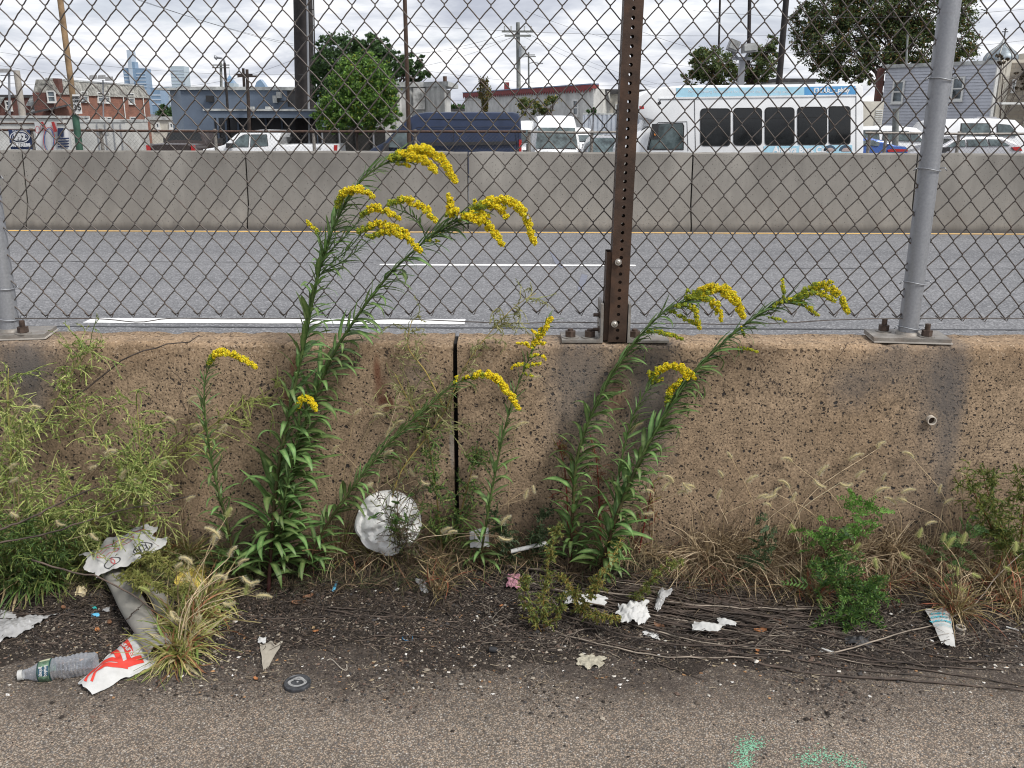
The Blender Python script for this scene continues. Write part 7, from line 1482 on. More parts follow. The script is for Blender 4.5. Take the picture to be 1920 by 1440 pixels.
def grass(label, base_pts, nb, L, heads, col=STRAW, headset=FOXP, wid=.0012, droop=1.2, group='foxtail and dry grass clumps along the wall', lean=(0, -.15, .9), spread=.6, name='grass_clump', stems=None, cat='grass'):
    """heads: list of pixel points of seed heads"""
    c = foot(*base_pts[0]); root = thing(name, label, cat, tuple(c), group); m = nb
    bp = np.array([tuple(foot(*base_pts[rnd.randrange(len(base_pts))])) for _ in range(m)])+np.stack([rng.normal(0, .018, m), rng.normal(0, .010, m), np.zeros(m)], 1)
    bp[:, 1] = np.minimum(bp[:, 1], 2.755); bp[:, 2] = gzv(bp[:, 0], bp[:, 1])
    d = np.array(lean)[None]+rdir(m)*spread; d[:, 1] = np.minimum(d[:, 1], .1); Q = curvy(bp, d, L*rng.uniform(.4, 1.25, m), 9, droop*rng.uniform(.3, 1.7, m), .9, m); Wd = np.tile(np.array([.8, 1, 1, .95, .85, .7, .5, .3, .05]), (m, 1))*wid*1.35*rng.uniform(.6, 1.4, (m, 1)); v, f = ribbons(Q, Wd, rdir(m)*.4+np.array([1, 0, 0])); MB().add(v, f, 0, np.repeat(col(m), 18, 0)).build('grass_blades', M_leafm, root)['kind'] = 'stuff'
    ms = m//2; Q = curvy(bp[:ms], d[:ms]+rdir(ms)*.3, L*rng.uniform(.5, 1.3, ms), 9, droop*rng.uniform(.2, 1.2, ms), 1.1, ms); b = MB(); filaments(b, Q, .0011, .0006, col(ms)); b.build('grass_stems', M_leafm, root)['kind'] = 'stuff'
    for h in heads:
        e = W(h[0], h[1], h[2] if len(h) > 2 else base_pts[0][2]+.01); b0 = foot(*base_pts[rnd.randrange(len(base_pts))]); mid = (b0+e)/2+Vector(((e.x-b0.x)*-.18, -.01, .04)); s = spline([tuple(b0), tuple(mid), tuple(e)], 12)
        MB().tube(s, [.0014, .0009], 4, 0, tuple(np.minimum(.8, STRAW(1)[0]*1.15))).build('stalk', M_leafm, root); dd = Vector(s[-1])-Vector(s[-3]); put_head(rnd.choice(headset), root, e, dd.normalized()*.6+Vector((rnd.uniform(-.6, .8), rnd.uniform(-.5, .3), rnd.choice((1.2, .9, .5, -1.0)))), rnd.uniform(.8, 1.2))
    return root
grass('pale dry foxtail clump under the right wall, blades bending over in a straw tangle', [(1330, 1060, 2.66), (1380, 1050, 2.68), (1420, 1060, 2.66), (1300, 1050, 2.68), (1350, 1055, 2.68), (1400, 1060, 2.68)], 760, .21, [(1280, 905), (1302, 915), (1372, 860, 2.72), (1355, 895), (1400, 905), (1450, 930), (1420, 935), (1345, 935), (1262, 905), (1485, 940)], droop=1.7, spread=1.0, lean=(0, -.02, .9))
grass('dry foxtails in the middle of the right wall with several arching pale heads', [(1500, 1060, 2.66), (1550, 1050, 2.68), (1600, 1055, 2.67), (1450, 1050, 2.68), (1650, 1050, 2.68)], 620, .18, [(1485, 866, 2.74), (1480, 916, 2.74), (1592, 864, 2.74), (1645, 842, 2.74), (1527, 898), (1535, 892), (1575, 905), (1605, 896), (1455, 925), (1445, 950), (1655, 900), (1640, 925), (1690, 925)])
grass('thin dry foxtails left of the torn cup with heads nodding before the wall', [(1680, 1050, 2.68), (1740, 1055, 2.67), (1790, 1060, 2.66)], 420, .16, [(1713, 860, 2.74), (1802, 888, 2.74), (1805, 925), (1760, 925), (1700, 940), (1680, 945), (1735, 985), (1770, 945)])
grass('reddish foxtail tuft directly behind the torn paper cup', [(1790, 1150, 2.50), (1775, 1140, 2.51), (1800, 1150, 2.5)], 170, .15, [(1722, 1008), (1768, 1015), (1775, 1028), (1803, 1020), (1795, 1080), (1790, 1095), (1780, 1060), (1822, 1075)], REDG, FOXG, lean=(-.1, -.2, 1), spread=.7)
grass('dry grass spreading low at the right edge over the litter', [(1880, 1120, 2.54), (1910, 1140, 2.52), (1860, 1100, 2.56)], 240, .16, [(1895, 1070), (1905, 1015), (1840, 1135)], REDG, FOXG, lean=(.1, -.3, .6), spread=.9)
grass('yellow-green foxtail clump over the grey cardboard tube', [(330, 1230, 2.30), (350, 1200, 2.34), (375, 1160, 2.38), (340, 1180, 2.36), (390, 1130, 2.42)], 620, .15, [(425, 970, 2.5), (400, 1022, 2.48), (430, 1045, 2.45), (455, 1080), (360, 1058), (355, 1240), (365, 1225), (345, 1270, 2.24), (400, 1085), (470, 1100), (320, 1145), (412, 1010), (448, 1060), (300, 1215), (370, 1165), (390, 1240), (418, 1130), (330, 1065), (280, 1110), (460, 1115), (480, 1118)], MIXG, FOXG+FOXP, wid=.0022, lean=(.15, -.5, .8), spread=.75)
grass('green blades with foxtails under the printed paper at the far left', [(60, 1100, 2.50), (100, 1090, 2.52), (150, 1040, 2.60), (10, 1090, 2.5)], 400, .15, [(22, 880, 2.56), (35, 895, 2.56), (20, 960, 2.5), (55, 766, 2.62), (170, 880, 2.6), (200, 855, 2.6), (105, 975, 2.52), (240, 905, 2.58), (170, 1000, 2.5), (250, 915, 2.58)], lambda m: pick([(.10, .18, .045), (.16, .25, .06), (.30, .32, .10), (.07, .13, .03), (.36, .28, .15)], m), FOXP, wid=.0028, droop=1.6, lean=(0, -.2, 1))
grass('straw coloured foxtails behind the small left goldenrod', [(300, 1050, 2.60), (350, 1040, 2.62), (270, 1040, 2.62)], 260, .18, [(355, 757, 2.72), (372, 765, 2.72), (330, 795, 2.7), (360, 805, 2.7), (415, 812, 2.7), (230, 900, 2.6), (320, 920), (285, 950), (350, 940), (300, 880, 2.66)], MIXG, FOXP)
grass('foxtails arching between the two tall goldenrods and the foam disc', [(640, 1030, 2.66), (700, 1020, 2.67), (740, 1000, 2.68)], 260, .17, [(665, 778, 2.74), (700, 780, 2.74), (710, 770, 2.74), (740, 802, 2.74), (725, 820, 2.73), (622, 825, 2.72), (625, 850, 2.72), (720, 860), (768, 878, 2.72), (750, 735, 2.74), (755, 810, 2.73), (812, 885, 2.72)], lambda m: pick([(.44, .38, .20), (.30, .30, .10), (.54, .43, .27), (.30, .15, .08)], m), FOXP)
grass('dry brown thicket of fine grass at the foot of the wall joint', [(850, 1010, 2.70), (900, 1000, 2.70), (820, 1010, 2.70), (950, 1000, 2.70), (990, 1000, 2.7)], 620, .15, [(965, 805, 2.72), (880, 900), (985, 935), (935, 1005, 2.62), (940, 985, 2.62), (1000, 910), (985, 700, 2.72), (830, 1000, 2.55)], lambda m: pick([(.38, .28, .17), (.48, .36, .22), (.24, .17, .10), (.15, .17, .06)], m), FOXP, lean=(.05, -.15, .8), spread=.9, wid=.0011)
grass('sparse dry foxtails at the foot of the right pair of goldenrods', [(1180, 1050, 2.66), (1220, 1045, 2.67), (1120, 1060, 2.65)], 200, .13, [(1225, 925), (1243, 920), (1270, 925), (1185, 812, 2.73), (1225, 960)], lambda m: pick([(.54, .43, .26), (.36, .27, .16), (.20, .16, .09)], m), FOXP, droop=1.8)
grass('low dead grass roots in front of the foam disc', [(720, 1050, 2.62), (760, 1060, 2.60), (800, 1060, 2.6)], 300, .11, [(840, 1002, 2.60)], lambda m: pick([(.10, .075, .05), (.15, .11, .07), (.2, .15, .1)], m), FOXP, droop=2.4, lean=(0, -.5, .5), spread=1.)
grass('red and straw tuft below the wall joint over the soil', [(822, 1110, 2.46), (828, 1090, 2.48)], 60, .12, [], REDG, FOXG, droop=.9)
grass('tuft of straw grass at the foot of the rightmost goldenrods', [(1065, 1080, 2.58), (1090, 1085, 2.58)], 110, .10, [], lambda m: pick([(.2, .15, .09), (.13, .09, .06)], m), FOXP, lean=(.2, -.3, .9), spread=.5)
grass('small mixed tuft beside the feathery green weed', [(1500, 1110, 2.56), (1530, 1120, 2.54), (1640, 1110, 2.54)], 240, .12, [(1600, 1035), (1640, 1045), (1690, 1035), (1490, 1000, 2.62)], REDG, FOXG, droop=1.8, spread=.9)
# dense low undergrowth hugging the wall foot
def undergrowth(x0, x1, n, cols, Lr, name='ground_cover', yr=(2.60, 2.755)):
    px = rng.uniform(W(x0, 1050, 2.7).x, W(x1, 1050, 2.7).x, n); y = rng.uniform(yr[0], yr[1], n)
    kp = ~((px > -.16) & (px < .14) & (y < 2.73)) | (rng.random(n) < .12); px, y = px[kp], y[kp]; n = len(px); p = np.stack([px, y, gzv(px, y)], 1); d = rdir(n)*.9+np.array([0, -.15, .8]); Q = curvy(p, d, rng.uniform(Lr[0], Lr[1], n), 7, rng.uniform(.3, 2.6, n), 1.2, n)
    b = MB(); filaments(b, Q, .0008, .0004, cols(n)); h = n//2; Wd = np.tile(np.array([.8, 1, 1, .8, .6, .4, .1]), (h, 1))*.0012; v, f = ribbons(Q[:h]+rng.normal(0, .006, (h, 1, 3)), Wd, rdir(h)); b.add(v, f, 0, np.repeat(cols(h), 14, 0)); b.build(name, M_leafm)['kind'] = 'stuff'
undergrowth(-80, 480, 2600, lambda m: pick([(.12, .19, .05), (.26, .29, .09), (.36, .30, .15), (.14, .12, .07)], m), (.04, .13)); undergrowth(480, 1240, 3600, lambda m: pick([(.12, .09, .06), (.26, .19, .12), (.08, .10, .045), (.06, .045, .035)], m), (.03, .12))
undergrowth(1240, 2000, 3200, lambda m: pick([(.46, .35, .21), (.34, .25, .15), (.14, .15, .06), (.20, .14, .085), (.26, .10, .06)], m), (.03, .13)); undergrowth(1240, 2000, 1500, lambda m: pick([(.07, .055, .04), (.12, .09, .06)], m), (.03, .10), yr=(2.5, 2.66)); undergrowth(0, 900, 1500, lambda m: pick([(.06, .045, .035), (.10, .075, .05)], m), (.02, .08), yr=(2.5, 2.66))
grass('sparse dry stalks standing in front of the foam disc', [(690, 1050, 2.62), (730, 1055, 2.61), (780, 1050, 2.62), (750, 1050, 2.62)], 170, .15, [(700, 905, 2.66), (790, 900, 2.66)], lambda m: pick([(.16, .11, .07), (.26, .20, .13), (.10, .08, .05), (.12, .14, .05)], m), FOXP, droop=.8, lean=(0, -.15, 1), spread=.5, wid=.0010)
wispy('dead twiggy brown weed netted over the front of the foam disc', [[(760, 1050, 2.60), (735, 980, 2.61), (700, 920, 2.62)], [(765, 1050, 2.60), (765, 980, 2.61), (790, 900, 2.63)], [(740, 1050, 2.60), (745, 960, 2.61), (745, 890, 2.63)]], wg, nb=60, bl=.07, col=lambda m: pick([(.07, .05, .035), (.12, .09, .06), (.10, .12, .05)], m), stemc=(.16, .11, .06), r=.0018, per2=3, leafy=1, nl=.006, wob=1.6)
# ================================================================== LITTER
class Sheet:
    """crumpled sheet between four photo pixels (u0v0, u1v0, u1v1, u0v1) lying on the ground; bulge lifts its middle"""
    def __init__(s, c, wr=.004, bulge=.01, base=.002, seed=0, fr=30, curl=0):
        s.c = [W(*p) if len(p) == 3 else GG(*p) for p in c]; s.wr, s.bulge, s.base, s.seed, s.fr, s.curl = wr, bulge, base, seed, fr, curl
    def p(s, u, v, off=0.0):
        a = s.c[0].lerp(s.c[1], u); b = s.c[3].lerp(s.c[2], u); q = a.lerp(b, v)
        h = s.bulge*math.sin(math.pi*min(1, max(0, v)))*(.35+.65*math.sin(math.pi*min(1, max(0, u)))) + s.curl*(v-.5)**2*4
        n = noise.noise(Vector((q.x*s.fr+s.seed, q.y*s.fr, s.seed))); h += abs(n)*s.wr*2+noise.noise(Vector((q.x*s.fr*2.7, q.y*s.fr*2.7, s.seed+9)))*s.wr*.8
        return Vector((q.x, q.y, q.z+s.base+s.wr*.5+max(0, h)+off))
    def mesh(s, name, mt, parent=None, nu=40, nv=24, ragged=.03, org=None, th=.0006):
        V = []
        for k in (0, 1):
            for i in range(nu):
                for j in range(nv):
                    u, v = i/(nu-1), j/(nv-1); e = ragged*(noise.noise(Vector((u*3.2+s.seed, v*3.2, 3)))*1.5+.35*noise.noise(Vector((u*13+s.seed, v*13, 3)))); wu, wv = abs(2*u-1)**4, abs(2*v-1)**4
                    u2 = u+e*wu; v2 = v+e*wv*1.2; V.append(s.p(u2, v2, -th*k))
        m_ = nu*nv; F = [(i*nv+j, (i+1)*nv+j, (i+1)*nv+j+1, i*nv+j+1) for i in range(nu-1) for j in range(nv-1)]; F += [(m_+d, m_+c_, m_+b, m_+a) for a, b, c_, d in F]
        return MB().add([tuple(q) for q in V], np.array(F)).build(name, mt, parent, smooth=60, org=org)
    def patch(s, poly, mt, parent, name='print', off=.0016, n=26):
        """polygon strip [(u,v) lower edge...], [(u,v) upper edge...] laid on the sheet"""
        lo, hi = poly; V = []
        q = 8
        for i in range(n+1):
            t = i/n; ab = []
            for e in (lo, hi): x = t*(len(e)-1); k = min(int(x), len(e)-2); f = x-k; ab.append((e[k][0]*(1-f)+e[k+1][0]*f, e[k][1]*(1-f)+e[k+1][1]*f))
            for j in range(q+1): g = j/q; V.append(tuple(s.p(ab[0][0]*(1-g)+ab[1][0]*g, ab[0][1]*(1-g)+ab[1][1]*g, off)))
        return MB().add(V, np.array([(i*(q+1)+j, i*(q+1)+j+1, (i+1)*(q+1)+j+1, (i+1)*(q+1)+j) for i in range(n) for j in range(q)])).build(name, mt, parent)
    def text(s, txt, u, v, size, mt, parent, ang=0.0, off=.0028, bold=0.0):
        q = text_obj(txt, 1.0, Matrix.Identity(4), mt, None, 'lettering', bold=bold/size); ca, sa = math.cos(ang), math.sin(ang); L1 = (s.c[1]-s.c[0]).length; L2 = (s.c[3]-s.c[0]).length
        for vt in q.data.vertices:
            x, y = vt.co.x*size, vt.co.y*size; vt.co = s.p(u+(x*ca-y*sa)/L1, v+(x*sa+y*ca)/L2, off)-ORG[parent.name]
        q.parent = parent; ORG[q.name] = ORG[parent.name]; return q
M_paper = mat('white_paper', (.50, .50, .49), .8, 0, (25., .08), (60., .3, .003)); M_red = mat('red_print', (.62, .045, .03), .6, 0, (30., .12)); M_ink = mat('black_ink', (.05, .05, .055), .7)
M_rprint = mat('faded_red_print', (.5, .12, .12), .7); M_kraft = mat('grey_cardboard', (.235, .225, .20), .85, 0, (12., .12), (120., .25, .002), dirt=((.14, .125, .105), 14., .55, .6))
M_teal = mat('teal_print', (.03, .36, .46), .6); M_foam = mat('white_foam', (.46, .46, .445), .85, 0, (40., .08), (160., .5, .002), dirt=((.30, .26, .21), 22., .6, .6))
M_film = mat('cloudy_plastic_film', (.5, .5, .5), .25, 0, (20., .15), (50., .4, .004), trans=.35); M_dleaf = mat('dead_leaf', (.26, .13, .07), .8, 0, (40., .35), (60., .4, .003), trans=.15)
M_stick = mat('dry_dark_stem', (.075, .055, .043), .8, 0, (14., .8), (200., .4, .002)); M_stickl = mat('bleached_dry_stem', (.30, .25, .20), .85, 0, (12., .4))
def clearplastic(name, col, fac):
    mt, nt, b, out = newmat(name); b.inputs['Base Color'].default_value = (*col, 1); b.inputs['Roughness'].default_value = .16; t = N(nt, 'ShaderNodeBsdfTransparent', {0: (.93, .94, .96)}); ly = N(nt, 'ShaderNodeLayerWeight', {'Blend': .55})
    ms = N(nt, 'ShaderNodeMixShader', {0: mth(nt, 'ADD', mth(nt, 'MULTIPLY', ly.outputs['Facing'], .55), fac, True), 1: t.outputs[0], 2: b.outputs[0]}); nt.links.new(ms.outputs[0], out.inputs[0]); return mt
M_clear = clearplastic('clear_crushed_plastic', (.50, .53, .58), .10)
# paper cup sleeve / bag with red stripes
sh_ = Sheet([(173, 1306), (292, 1250), (255, 1188), (146, 1286)], .0028, .030, .004, 4, 20)
o = sh_.mesh('paper_bag', M_paper, nu=90, nv=50, org=GG(220, 1255)); tag(o, 'crumpled white paper bag printed with red stripes, leaning on the grey cardboard tube', 'paper bag')
sh_.patch(([(.52, .22), (.62, .16), (.74, .14), (.86, .12)], [(.50, .34), (.60, .30), (.74, .30), (.86, .28)]), M_red, o, 'red_stripe')
sh_.patch(([(.50, .30), (.52, .60), (.53, .95)], [(.58, .30), (.61, .60), (.63, .97)]), M_red, o, 'red_stripe'); sh_.patch(([(.64, .30), (.68, .60), (.70, .99)], [(.76, .30), (.81, .60), (.84, .99)]), M_red, o, 'red_stripe')
sh_.patch(([(.86, .28), (.885, .60), (.90, .9)], [(.875, .28), (.905, .60), (.92, .9)]), M_paper, o, 'white_line') if False else None
sh_.patch(([(.05, .55), (.12, .72), (.25, .72), (.40, .52), (.54, .30)], [(.04, .70), (.12, .86), (.26, .86), (.42, .66), (.56, .40)]), M_red, o, 'red_stripe'); sh_.patch(([(.10, .35), (.20, .52), (.32, .45), (.44, .28), (.60, .13)], [(.09, .46), (.19, .64), (.34, .58), (.47, .38), (.62, .20)]), M_red, o, 'red_stripe')
sh_.text('ELEVEN', .735, .62, .0155, M_paper, o, math.radians(92), bold=.0006)
# printed sports paper
s2 = Sheet([(182, 1090, 2.55), (312, 1026, 2.62), (278, 986, 2.68), (150, 1044, 2.60)], .010, .012, .0, 12, 13)
o = s2.mesh('printed_paper', M_paper, nu=56, nv=40, org=GG(220, 1050), ragged=.13); tag(o, 'rumpled white paper with small baseball drawings lying under the green grass', 'paper')
def circ(sh, u, v, ru, rv, w_, mt, parent, a0=0, a1=6.283, off=.002): 
    a = np.linspace(a0, a1, 20); sh.patch(([(u+(ru-w_)*math.cos(t), v+(rv-w_)*math.sin(t)) for t in a], [(u+ru*math.cos(t), v+rv*math.sin(t)) for t in a]), mt, parent, 'printed_ring', off, 30)
circ(s2, .28, .22, .12, .12, .018, M_ink, o); circ(s2, .22, .22, .10, .12, .014, M_rprint, o, -1, 1); circ(s2, .35, .22, .09, .12, .014, M_rprint, o, 2.1, 4.2)
circ(s2, .72, .22, .14, .12, .018, M_ink, o); circ(s2, .72, .22, .06, .06, .014, M_ink, o)
for k in range(4): s2.patch(([(.62+k*.05, .14), (.62+k*.05, .30)], [(.635+k*.05, .14), (.635+k*.05, .30)]), M_ink, o, 'printed_line', .0012, 4)
circ(s2, .30, .55, .16, .08, .016, M_rprint, o); circ(s2, .60, .60, .10, .07, .014, M_rprint, o); s2.patch(([(.1, .7), (.5, .75), (.9, .72)], [(.1, .73), (.5, .78), (.9, .75)]), M_rprint, o, 'printed_line'); circ(s2, .80, .84, .09, .08, .014, M_ink, o)
# grey cardboard tube
a = GG(212, 1082); b_ = GG(304, 1240); d = (b_-a).normalized(); a = a+Vector((0, 0, .030)); b_ = b_+Vector((0, 0, .030)); t_ = thing('cardboard_tube', 'grey cardboard tube with a torn open end, lying beside the striped paper bag', 'cardboard tube', (a+b_)/2-Vector((0, 0, .03)))
X_ = Vector((-d.y, d.x, 0)).normalized(); V = []; nn_ = 32; kk = 26
for (R_, fl) in ((.0335, 0), (.0305, 1)):
    for i in range(kk):
        t = i/(kk-1)
        for j in range(nn_):
            an = j*2*math.pi/nn_; tt = t+(.03*noise.noise(Vector((an*2.5, 1, 1))) if i in (0, kk-1) else 0); c_ = a+(b_-a)*tt; r_ = R_*(1+.05*math.sin(t*9+an)+.03*noise.noise(Vector((an, t*6, 2)))); V.append(tuple(c_+X_*math.cos(an)*r_*1.12+Vector((0, 0, 1))*math.sin(an)*r_*.82))
F = [(i*nn_+j, (i+1)*nn_+j, (i+1)*nn_+(j+1) % nn_, i*nn_+(j+1) % nn_) for i in range(kk-1) for j in range(nn_)]; m_ = nn_*kk; F += [(m_+q3, m_+q2, m_+q1, m_+q0) for q0, q1, q2, q3 in F]; F += [(e*nn_+j, e*nn_+(j+1) % nn_, m_+e*nn_+(j+1) % nn_, m_+e*nn_+j) for e in (0, kk-1) for j in range(nn_)]
MB().add(V, np.array(F)).build('tube', M_kraft, t_, smooth=60)
fl_ = Sheet([(268, 1110), (322, 1185), (318, 1130), (285, 1095)], .003, .012, .004, 3); fl_.mesh('torn_flap', M_kraft, t_, 20, 14, .1)
# crushed water bottle
bt_ = thing('plastic_bottle', 'crushed clear plastic water bottle with a green and white label', 'bottle', GG(105, 1265)); a = GG(36, 1276)+Vector((0, 0, .016)); b_ = GG(184, 1256)+Vector((0, 0, .026)); d = (b_-a); L = d.length; dn = d.normalized(); X_ = Vector((-dn.y, dn.x, 0)).normalized(); U_ = dn.cross(X_); U_ = U_ if U_.z > 0 else -U_
def bpt(t, an, off=0.0):
    r_ = np.interp(t, [0, .07, .08, .12, .28, .40, .44, .9, .97, 1], [.012, .012, .014, .014, .031, .033, .032, .033, .031, .024]); cr = noise.noise(Vector((math.cos(an)*1.6, math.sin(an)*1.6, t*7+1)))
    r_ *= 1+(.22*cr if t > .42 else .04*cr)+(.05*math.sin(t*120) if .44 < t < .9 else 0); r_ += off; c_ = a+d*t; return c_+X_*math.cos(an)*r_+U_*math.sin(an)*r_*(.88 if t > .15 else 1)
def lathe(t0, t1, nt_, mt, name, off=0.0, cap=False, a0=0, a1=2*math.pi, parent=None):
    V = [tuple(bpt(t0+(t1-t0)*i/(nt_-1), a0+(a1-a0)*j/28, off)) for i in range(nt_) for j in range(29)]; F = [(i*29+j, (i+1)*29+j, (i+1)*29+j+1, i*29+j+1) for i in range(nt_-1) for j in range(28)]; b = MB().add(V, np.array(F))
    if cap: b.add([V[j] for j in range(28)], [list(range(28))])
    return b.build(name, mt, parent or bt_, smooth=35)
lathe(.06, 1.0, 70, M_clear, 'bottle_wall'); lathe(0, .06, 4, M_foam, 'screw_cap', .002, True)
e_ = MB().add([tuple(bpt(1.0, j*2*math.pi/28)) for j in range(28)], [list(range(28))]).build('bottle_base', M_clear, bt_)
lb_ = lathe(.27, .43, 8, mat('bottle_label_green', (.12, .20, .13), .4, 0, (60., .6)), 'bottle_label', .0009); lathe(.265, .28, 3, mat('label_edge', (.01, .05, .05), .5), 'label_edge', .0014, parent=lb_); lathe(.42, .435, 3, MC['label_edge'], 'label_edge', .0014, parent=lb_)
lathe(.285, .415, 5, mat('label_cream', (.55, .56, .40), .5), 'label_panel', .0013, a0=.9, a1=1.5, parent=lb_); lathe(.285, .415, 5, mat('label_navy', (.015, .06, .10), .4), 'label_panel', .0013, a0=2.15, a1=3.0, parent=lb_)
for txt, tq, sz in (('poland', .385, .0125), ('spring', .325, .0125)):
    q = text_obj(txt, 1.0, Matrix.Identity(4), M_paper, None, 'lettering', bold=.02)
    for vt in q.data.vertices: vt.co = bpt(tq+vt.co.y*sz/L, 2.55-vt.co.x*sz/.034, .0022)-ORG[bt_.name]
    q.parent = bt_
# black lid with silver emblem
c_ = GG(558, 1284); ld = thing('round_lid', 'round black plastic lid with a worn silver shield emblem on the pavement', 'lid', c_)
def disc_lathe(b, c, prof, n=40):
    V = [(c.x+r_*math.cos(i*2*math.pi/n), c.y+r_*math.sin(i*2*math.pi/n), c.z+z) for r_, z in prof for i in range(n)]; b.add(V, np.array([(k*n+i, k*n+(i+1) % n, (k+1)*n+(i+1) % n, (k+1)*n+i) for k in range(len(prof)-1) for i in range(n)])); return b
disc_lathe(MB(), c_, [(.0365, 0), (.0375, .006), (.036, .0095), (.033, .0105), (.031, .0085), (.0295, .0085), (.0005, .0085)]).build('disc', mat('scuffed_black_plastic', (.05, .052, .058), .5, 0, (60., .4)), ld, smooth=40)
M_sil = mat('worn_silver_print', (.36, .36, .36), .5, .2, (90., .3)); V = []
for k, sc_ in enumerate((1.0, .68)):
    for i in range(40): an = i*2*math.pi/40; r_ = (.0245 if k == 0 else .0165)*(1+.10*math.cos(3*an-math.pi/2*3)*(1 if k else .5)+.07*math.cos(4*an)); V.append((c_.x+r_*math.cos(an), c_.y+r_*math.sin(an)*.92, c_.z+.0092))
MB().add(V, np.array([(i, (i+1) % 40, 40+(i+1) % 40, 40+i) for i in range(40)])).build('shield_ring', M_sil, ld); MB().box((c_.x, c_.y+.012, c_.z+.0095), (.030, .005, .0008)).build('shield_bar', M_sil, ld); disc_lathe(MB(), c_+Vector((0, .001, .0088)), [(.003, 0), (.0025, .0012), (.0003, .0014)], 12).build('centre_stud', M_sil, ld)
# torn paper cup with teal lettering
s3 = Sheet([(1764, 1216), (1790, 1222), (1778, 1150), (1733, 1152)], .0005, .012, .016, 5); o = s3.mesh('torn_cup', M_foam, nu=20, nv=30, ragged=.05, org=GG(1760, 1185)); tag(o, 'torn white paper cup wall with teal capital letters on the dirt at right', 'paper cup')
for txt, v, sz in (('OIN', .80, .0135), ('OPIC', .68, .0135), ('VALUES', .56, .0115)): s3.text(txt, .42, v, sz, M_teal, o, math.radians(-4), bold=.0005)
s3.text('THE FRESH TASTE', .5, .46, .0042, M_teal, o, math.radians(-6)); s3.text('OF THE ISLANDS', .5, .42, .0042, M_teal, o, math.radians(-6))
c_ = GG(1801, 1180); cp = thing('bottle_cap', 'small white bottle cap ring lying right of the torn cup', 'bottle cap', c_); disc_lathe(MB(), c_, [(.0145, 0), (.0155, .006), (.0145, .009), (.0115, .009), (.0105, .003), (.0005, .003)], 28).build('cap', M_pvc, cp, smooth=35)
c_ = GG(926, 1222); rc_ = thing('rubber_stopper', 'small black ribbed rubber stopper on the dirt below the middle', 'cap', c_); b = MB(); b.tube([c_+Vector((-.012, 0, .008)), c_+Vector((.004, -.003, .008)), c_+Vector((.010, -.005, .008))], [.009, .009, .007], 14); b.build('ribbed_body', M_black, rc_, smooth=40); MB().tube([c_+Vector((.010, -.005, .008)), c_+Vector((.0125, -.006, .008))], [.0035, .003], 10).build('tip', M_plate, rc_)
c_ = GG(764, 1197); MB_ = MB().tube([c_+Vector((.0155*math.cos(t), .0145*math.sin(t), .002+.001*math.sin(2*t))) for t in np.linspace(0, 6.2, 30)], .0011, 6); tag(MB_.build('plastic_ring', mat('blue_plastic', (.03, .16, .32), .4), org=c_), 'thin blue plastic bottle ring lying on the dirt', 'plastic ring')
P = [GG(x, y, .003) for x, y in ((613, 1240), (622, 1238), (640, 1255), (650, 1258), (650, 1248))]; tag(MB().tube(spline(P, 24), .0016, 6).build('rubber_band', mat('dirty_rubber_band', (.35, .31, .26), .6), org=P[0]), 'curled pale rubber band at the edge of the pavement', 'rubber band')
# white foam disc leaning on the wall
c_ = W(728, 980, 2.70); fd = thing('foam_disc', 'white foam disc with petal-like dents leaning on the wall behind dry stems', 'foam disc', c_); V = []; nr, na = 16, 64; ax = Vector((1, .05, 0)).normalized(); ay = Vector((0, .22, 1)).normalized(); az = ax.cross(ay)
for i in range(nr):
    r_ = i/(nr-1)
    for j in range(na): an = j*2*math.pi/na; h = .013*abs(math.sin(an*3.5))*math.sin(math.pi*min(1, r_*1.1))+.016*noise.noise(Vector((math.cos(an)*r_*6, math.sin(an)*r_*6, 4))); e = 1+.10*noise.noise(Vector((an*2, 2, 2))); V.append(tuple(c_+ax*math.cos(an)*r_*.106*e+ay*math.sin(an)*r_*.106*e-az*(-h)-az*(-.016*(1-r_**4))))
MB().add(V, np.array([(i*na+j, (i+1)*na+j, (i+1)*na+(j+1) % na, i*na+(j+1) % na) for i in range(nr-1) for j in range(na)])).build('disc', mat('crumpled_white_foam', (.66, .66, .64), .85, 0, (30., .1), (80., .5, .003), dirt=((.36, .32, .26), 20., .6, .5)), fd, smooth=40); V2 = [tuple(Vector(v_)-az*-.0-Vector((0, -.006, 0))) for v_ in V[-na:]]; MB().add(V[-na:]+V2, np.array([(j, (j+1) % na, na+(j+1) % na, na+j) for j in range(na)])).build('rim', M_foam, fd)
c2 = GG(738, 1042); disc_lathe(MB(), c2+Vector((0, 0, .003)), [(.014, 0), (.014, .002), (.0005, .003)], 20).build('foam_lump', M_foam, fd)
# assorted scraps
def scrap(name, label, c, mt, cat, wr=.003, bulge=.006, seed=1, nu=26, nv=18, ragged=.12, base=.002, group=None):
    s = Sheet(c, wr, bulge, base, seed, 45); cen = (s.c[0]+s.c[2])/2; o = s.mesh(name, mt, nu=nu, nv=nv, ragged=ragged, org=cen); return tag(o, label, cat, group), s
scrap('paper_scrap', 'upright square white paper scrap at the foot of the upright goldenrod', [(882, 1030, 2.69), (918, 1028, 2.69), (916, 992, 2.72), (880, 998, 2.72)], M_paper, 'paper scrap', seed=3, ragged=.03, base=.004)
scrap('napkin', 'crumpled white napkin lying on the fallen stems', [(1163, 1182), (1210, 1184), (1212, 1142), (1158, 1150)], M_paper, 'napkin', .009, .022, 8, 34, 30, .22, .022)
scrap('paper_scrap', 'flat white torn paper scrap behind the sprawling small-leaved weed', [(1058, 1146), (1135, 1148), (1140, 1133), (1056, 1121)], M_paper, 'paper scrap', .004, .010, 5, base=.022)
scrap('paper_scrap', 'small thin paper scrap below the crumpled napkin', [(1205, 1192), (1236, 1202), (1232, 1188), (1208, 1184)], M_paper, 'paper scrap', .003, .003, 15)
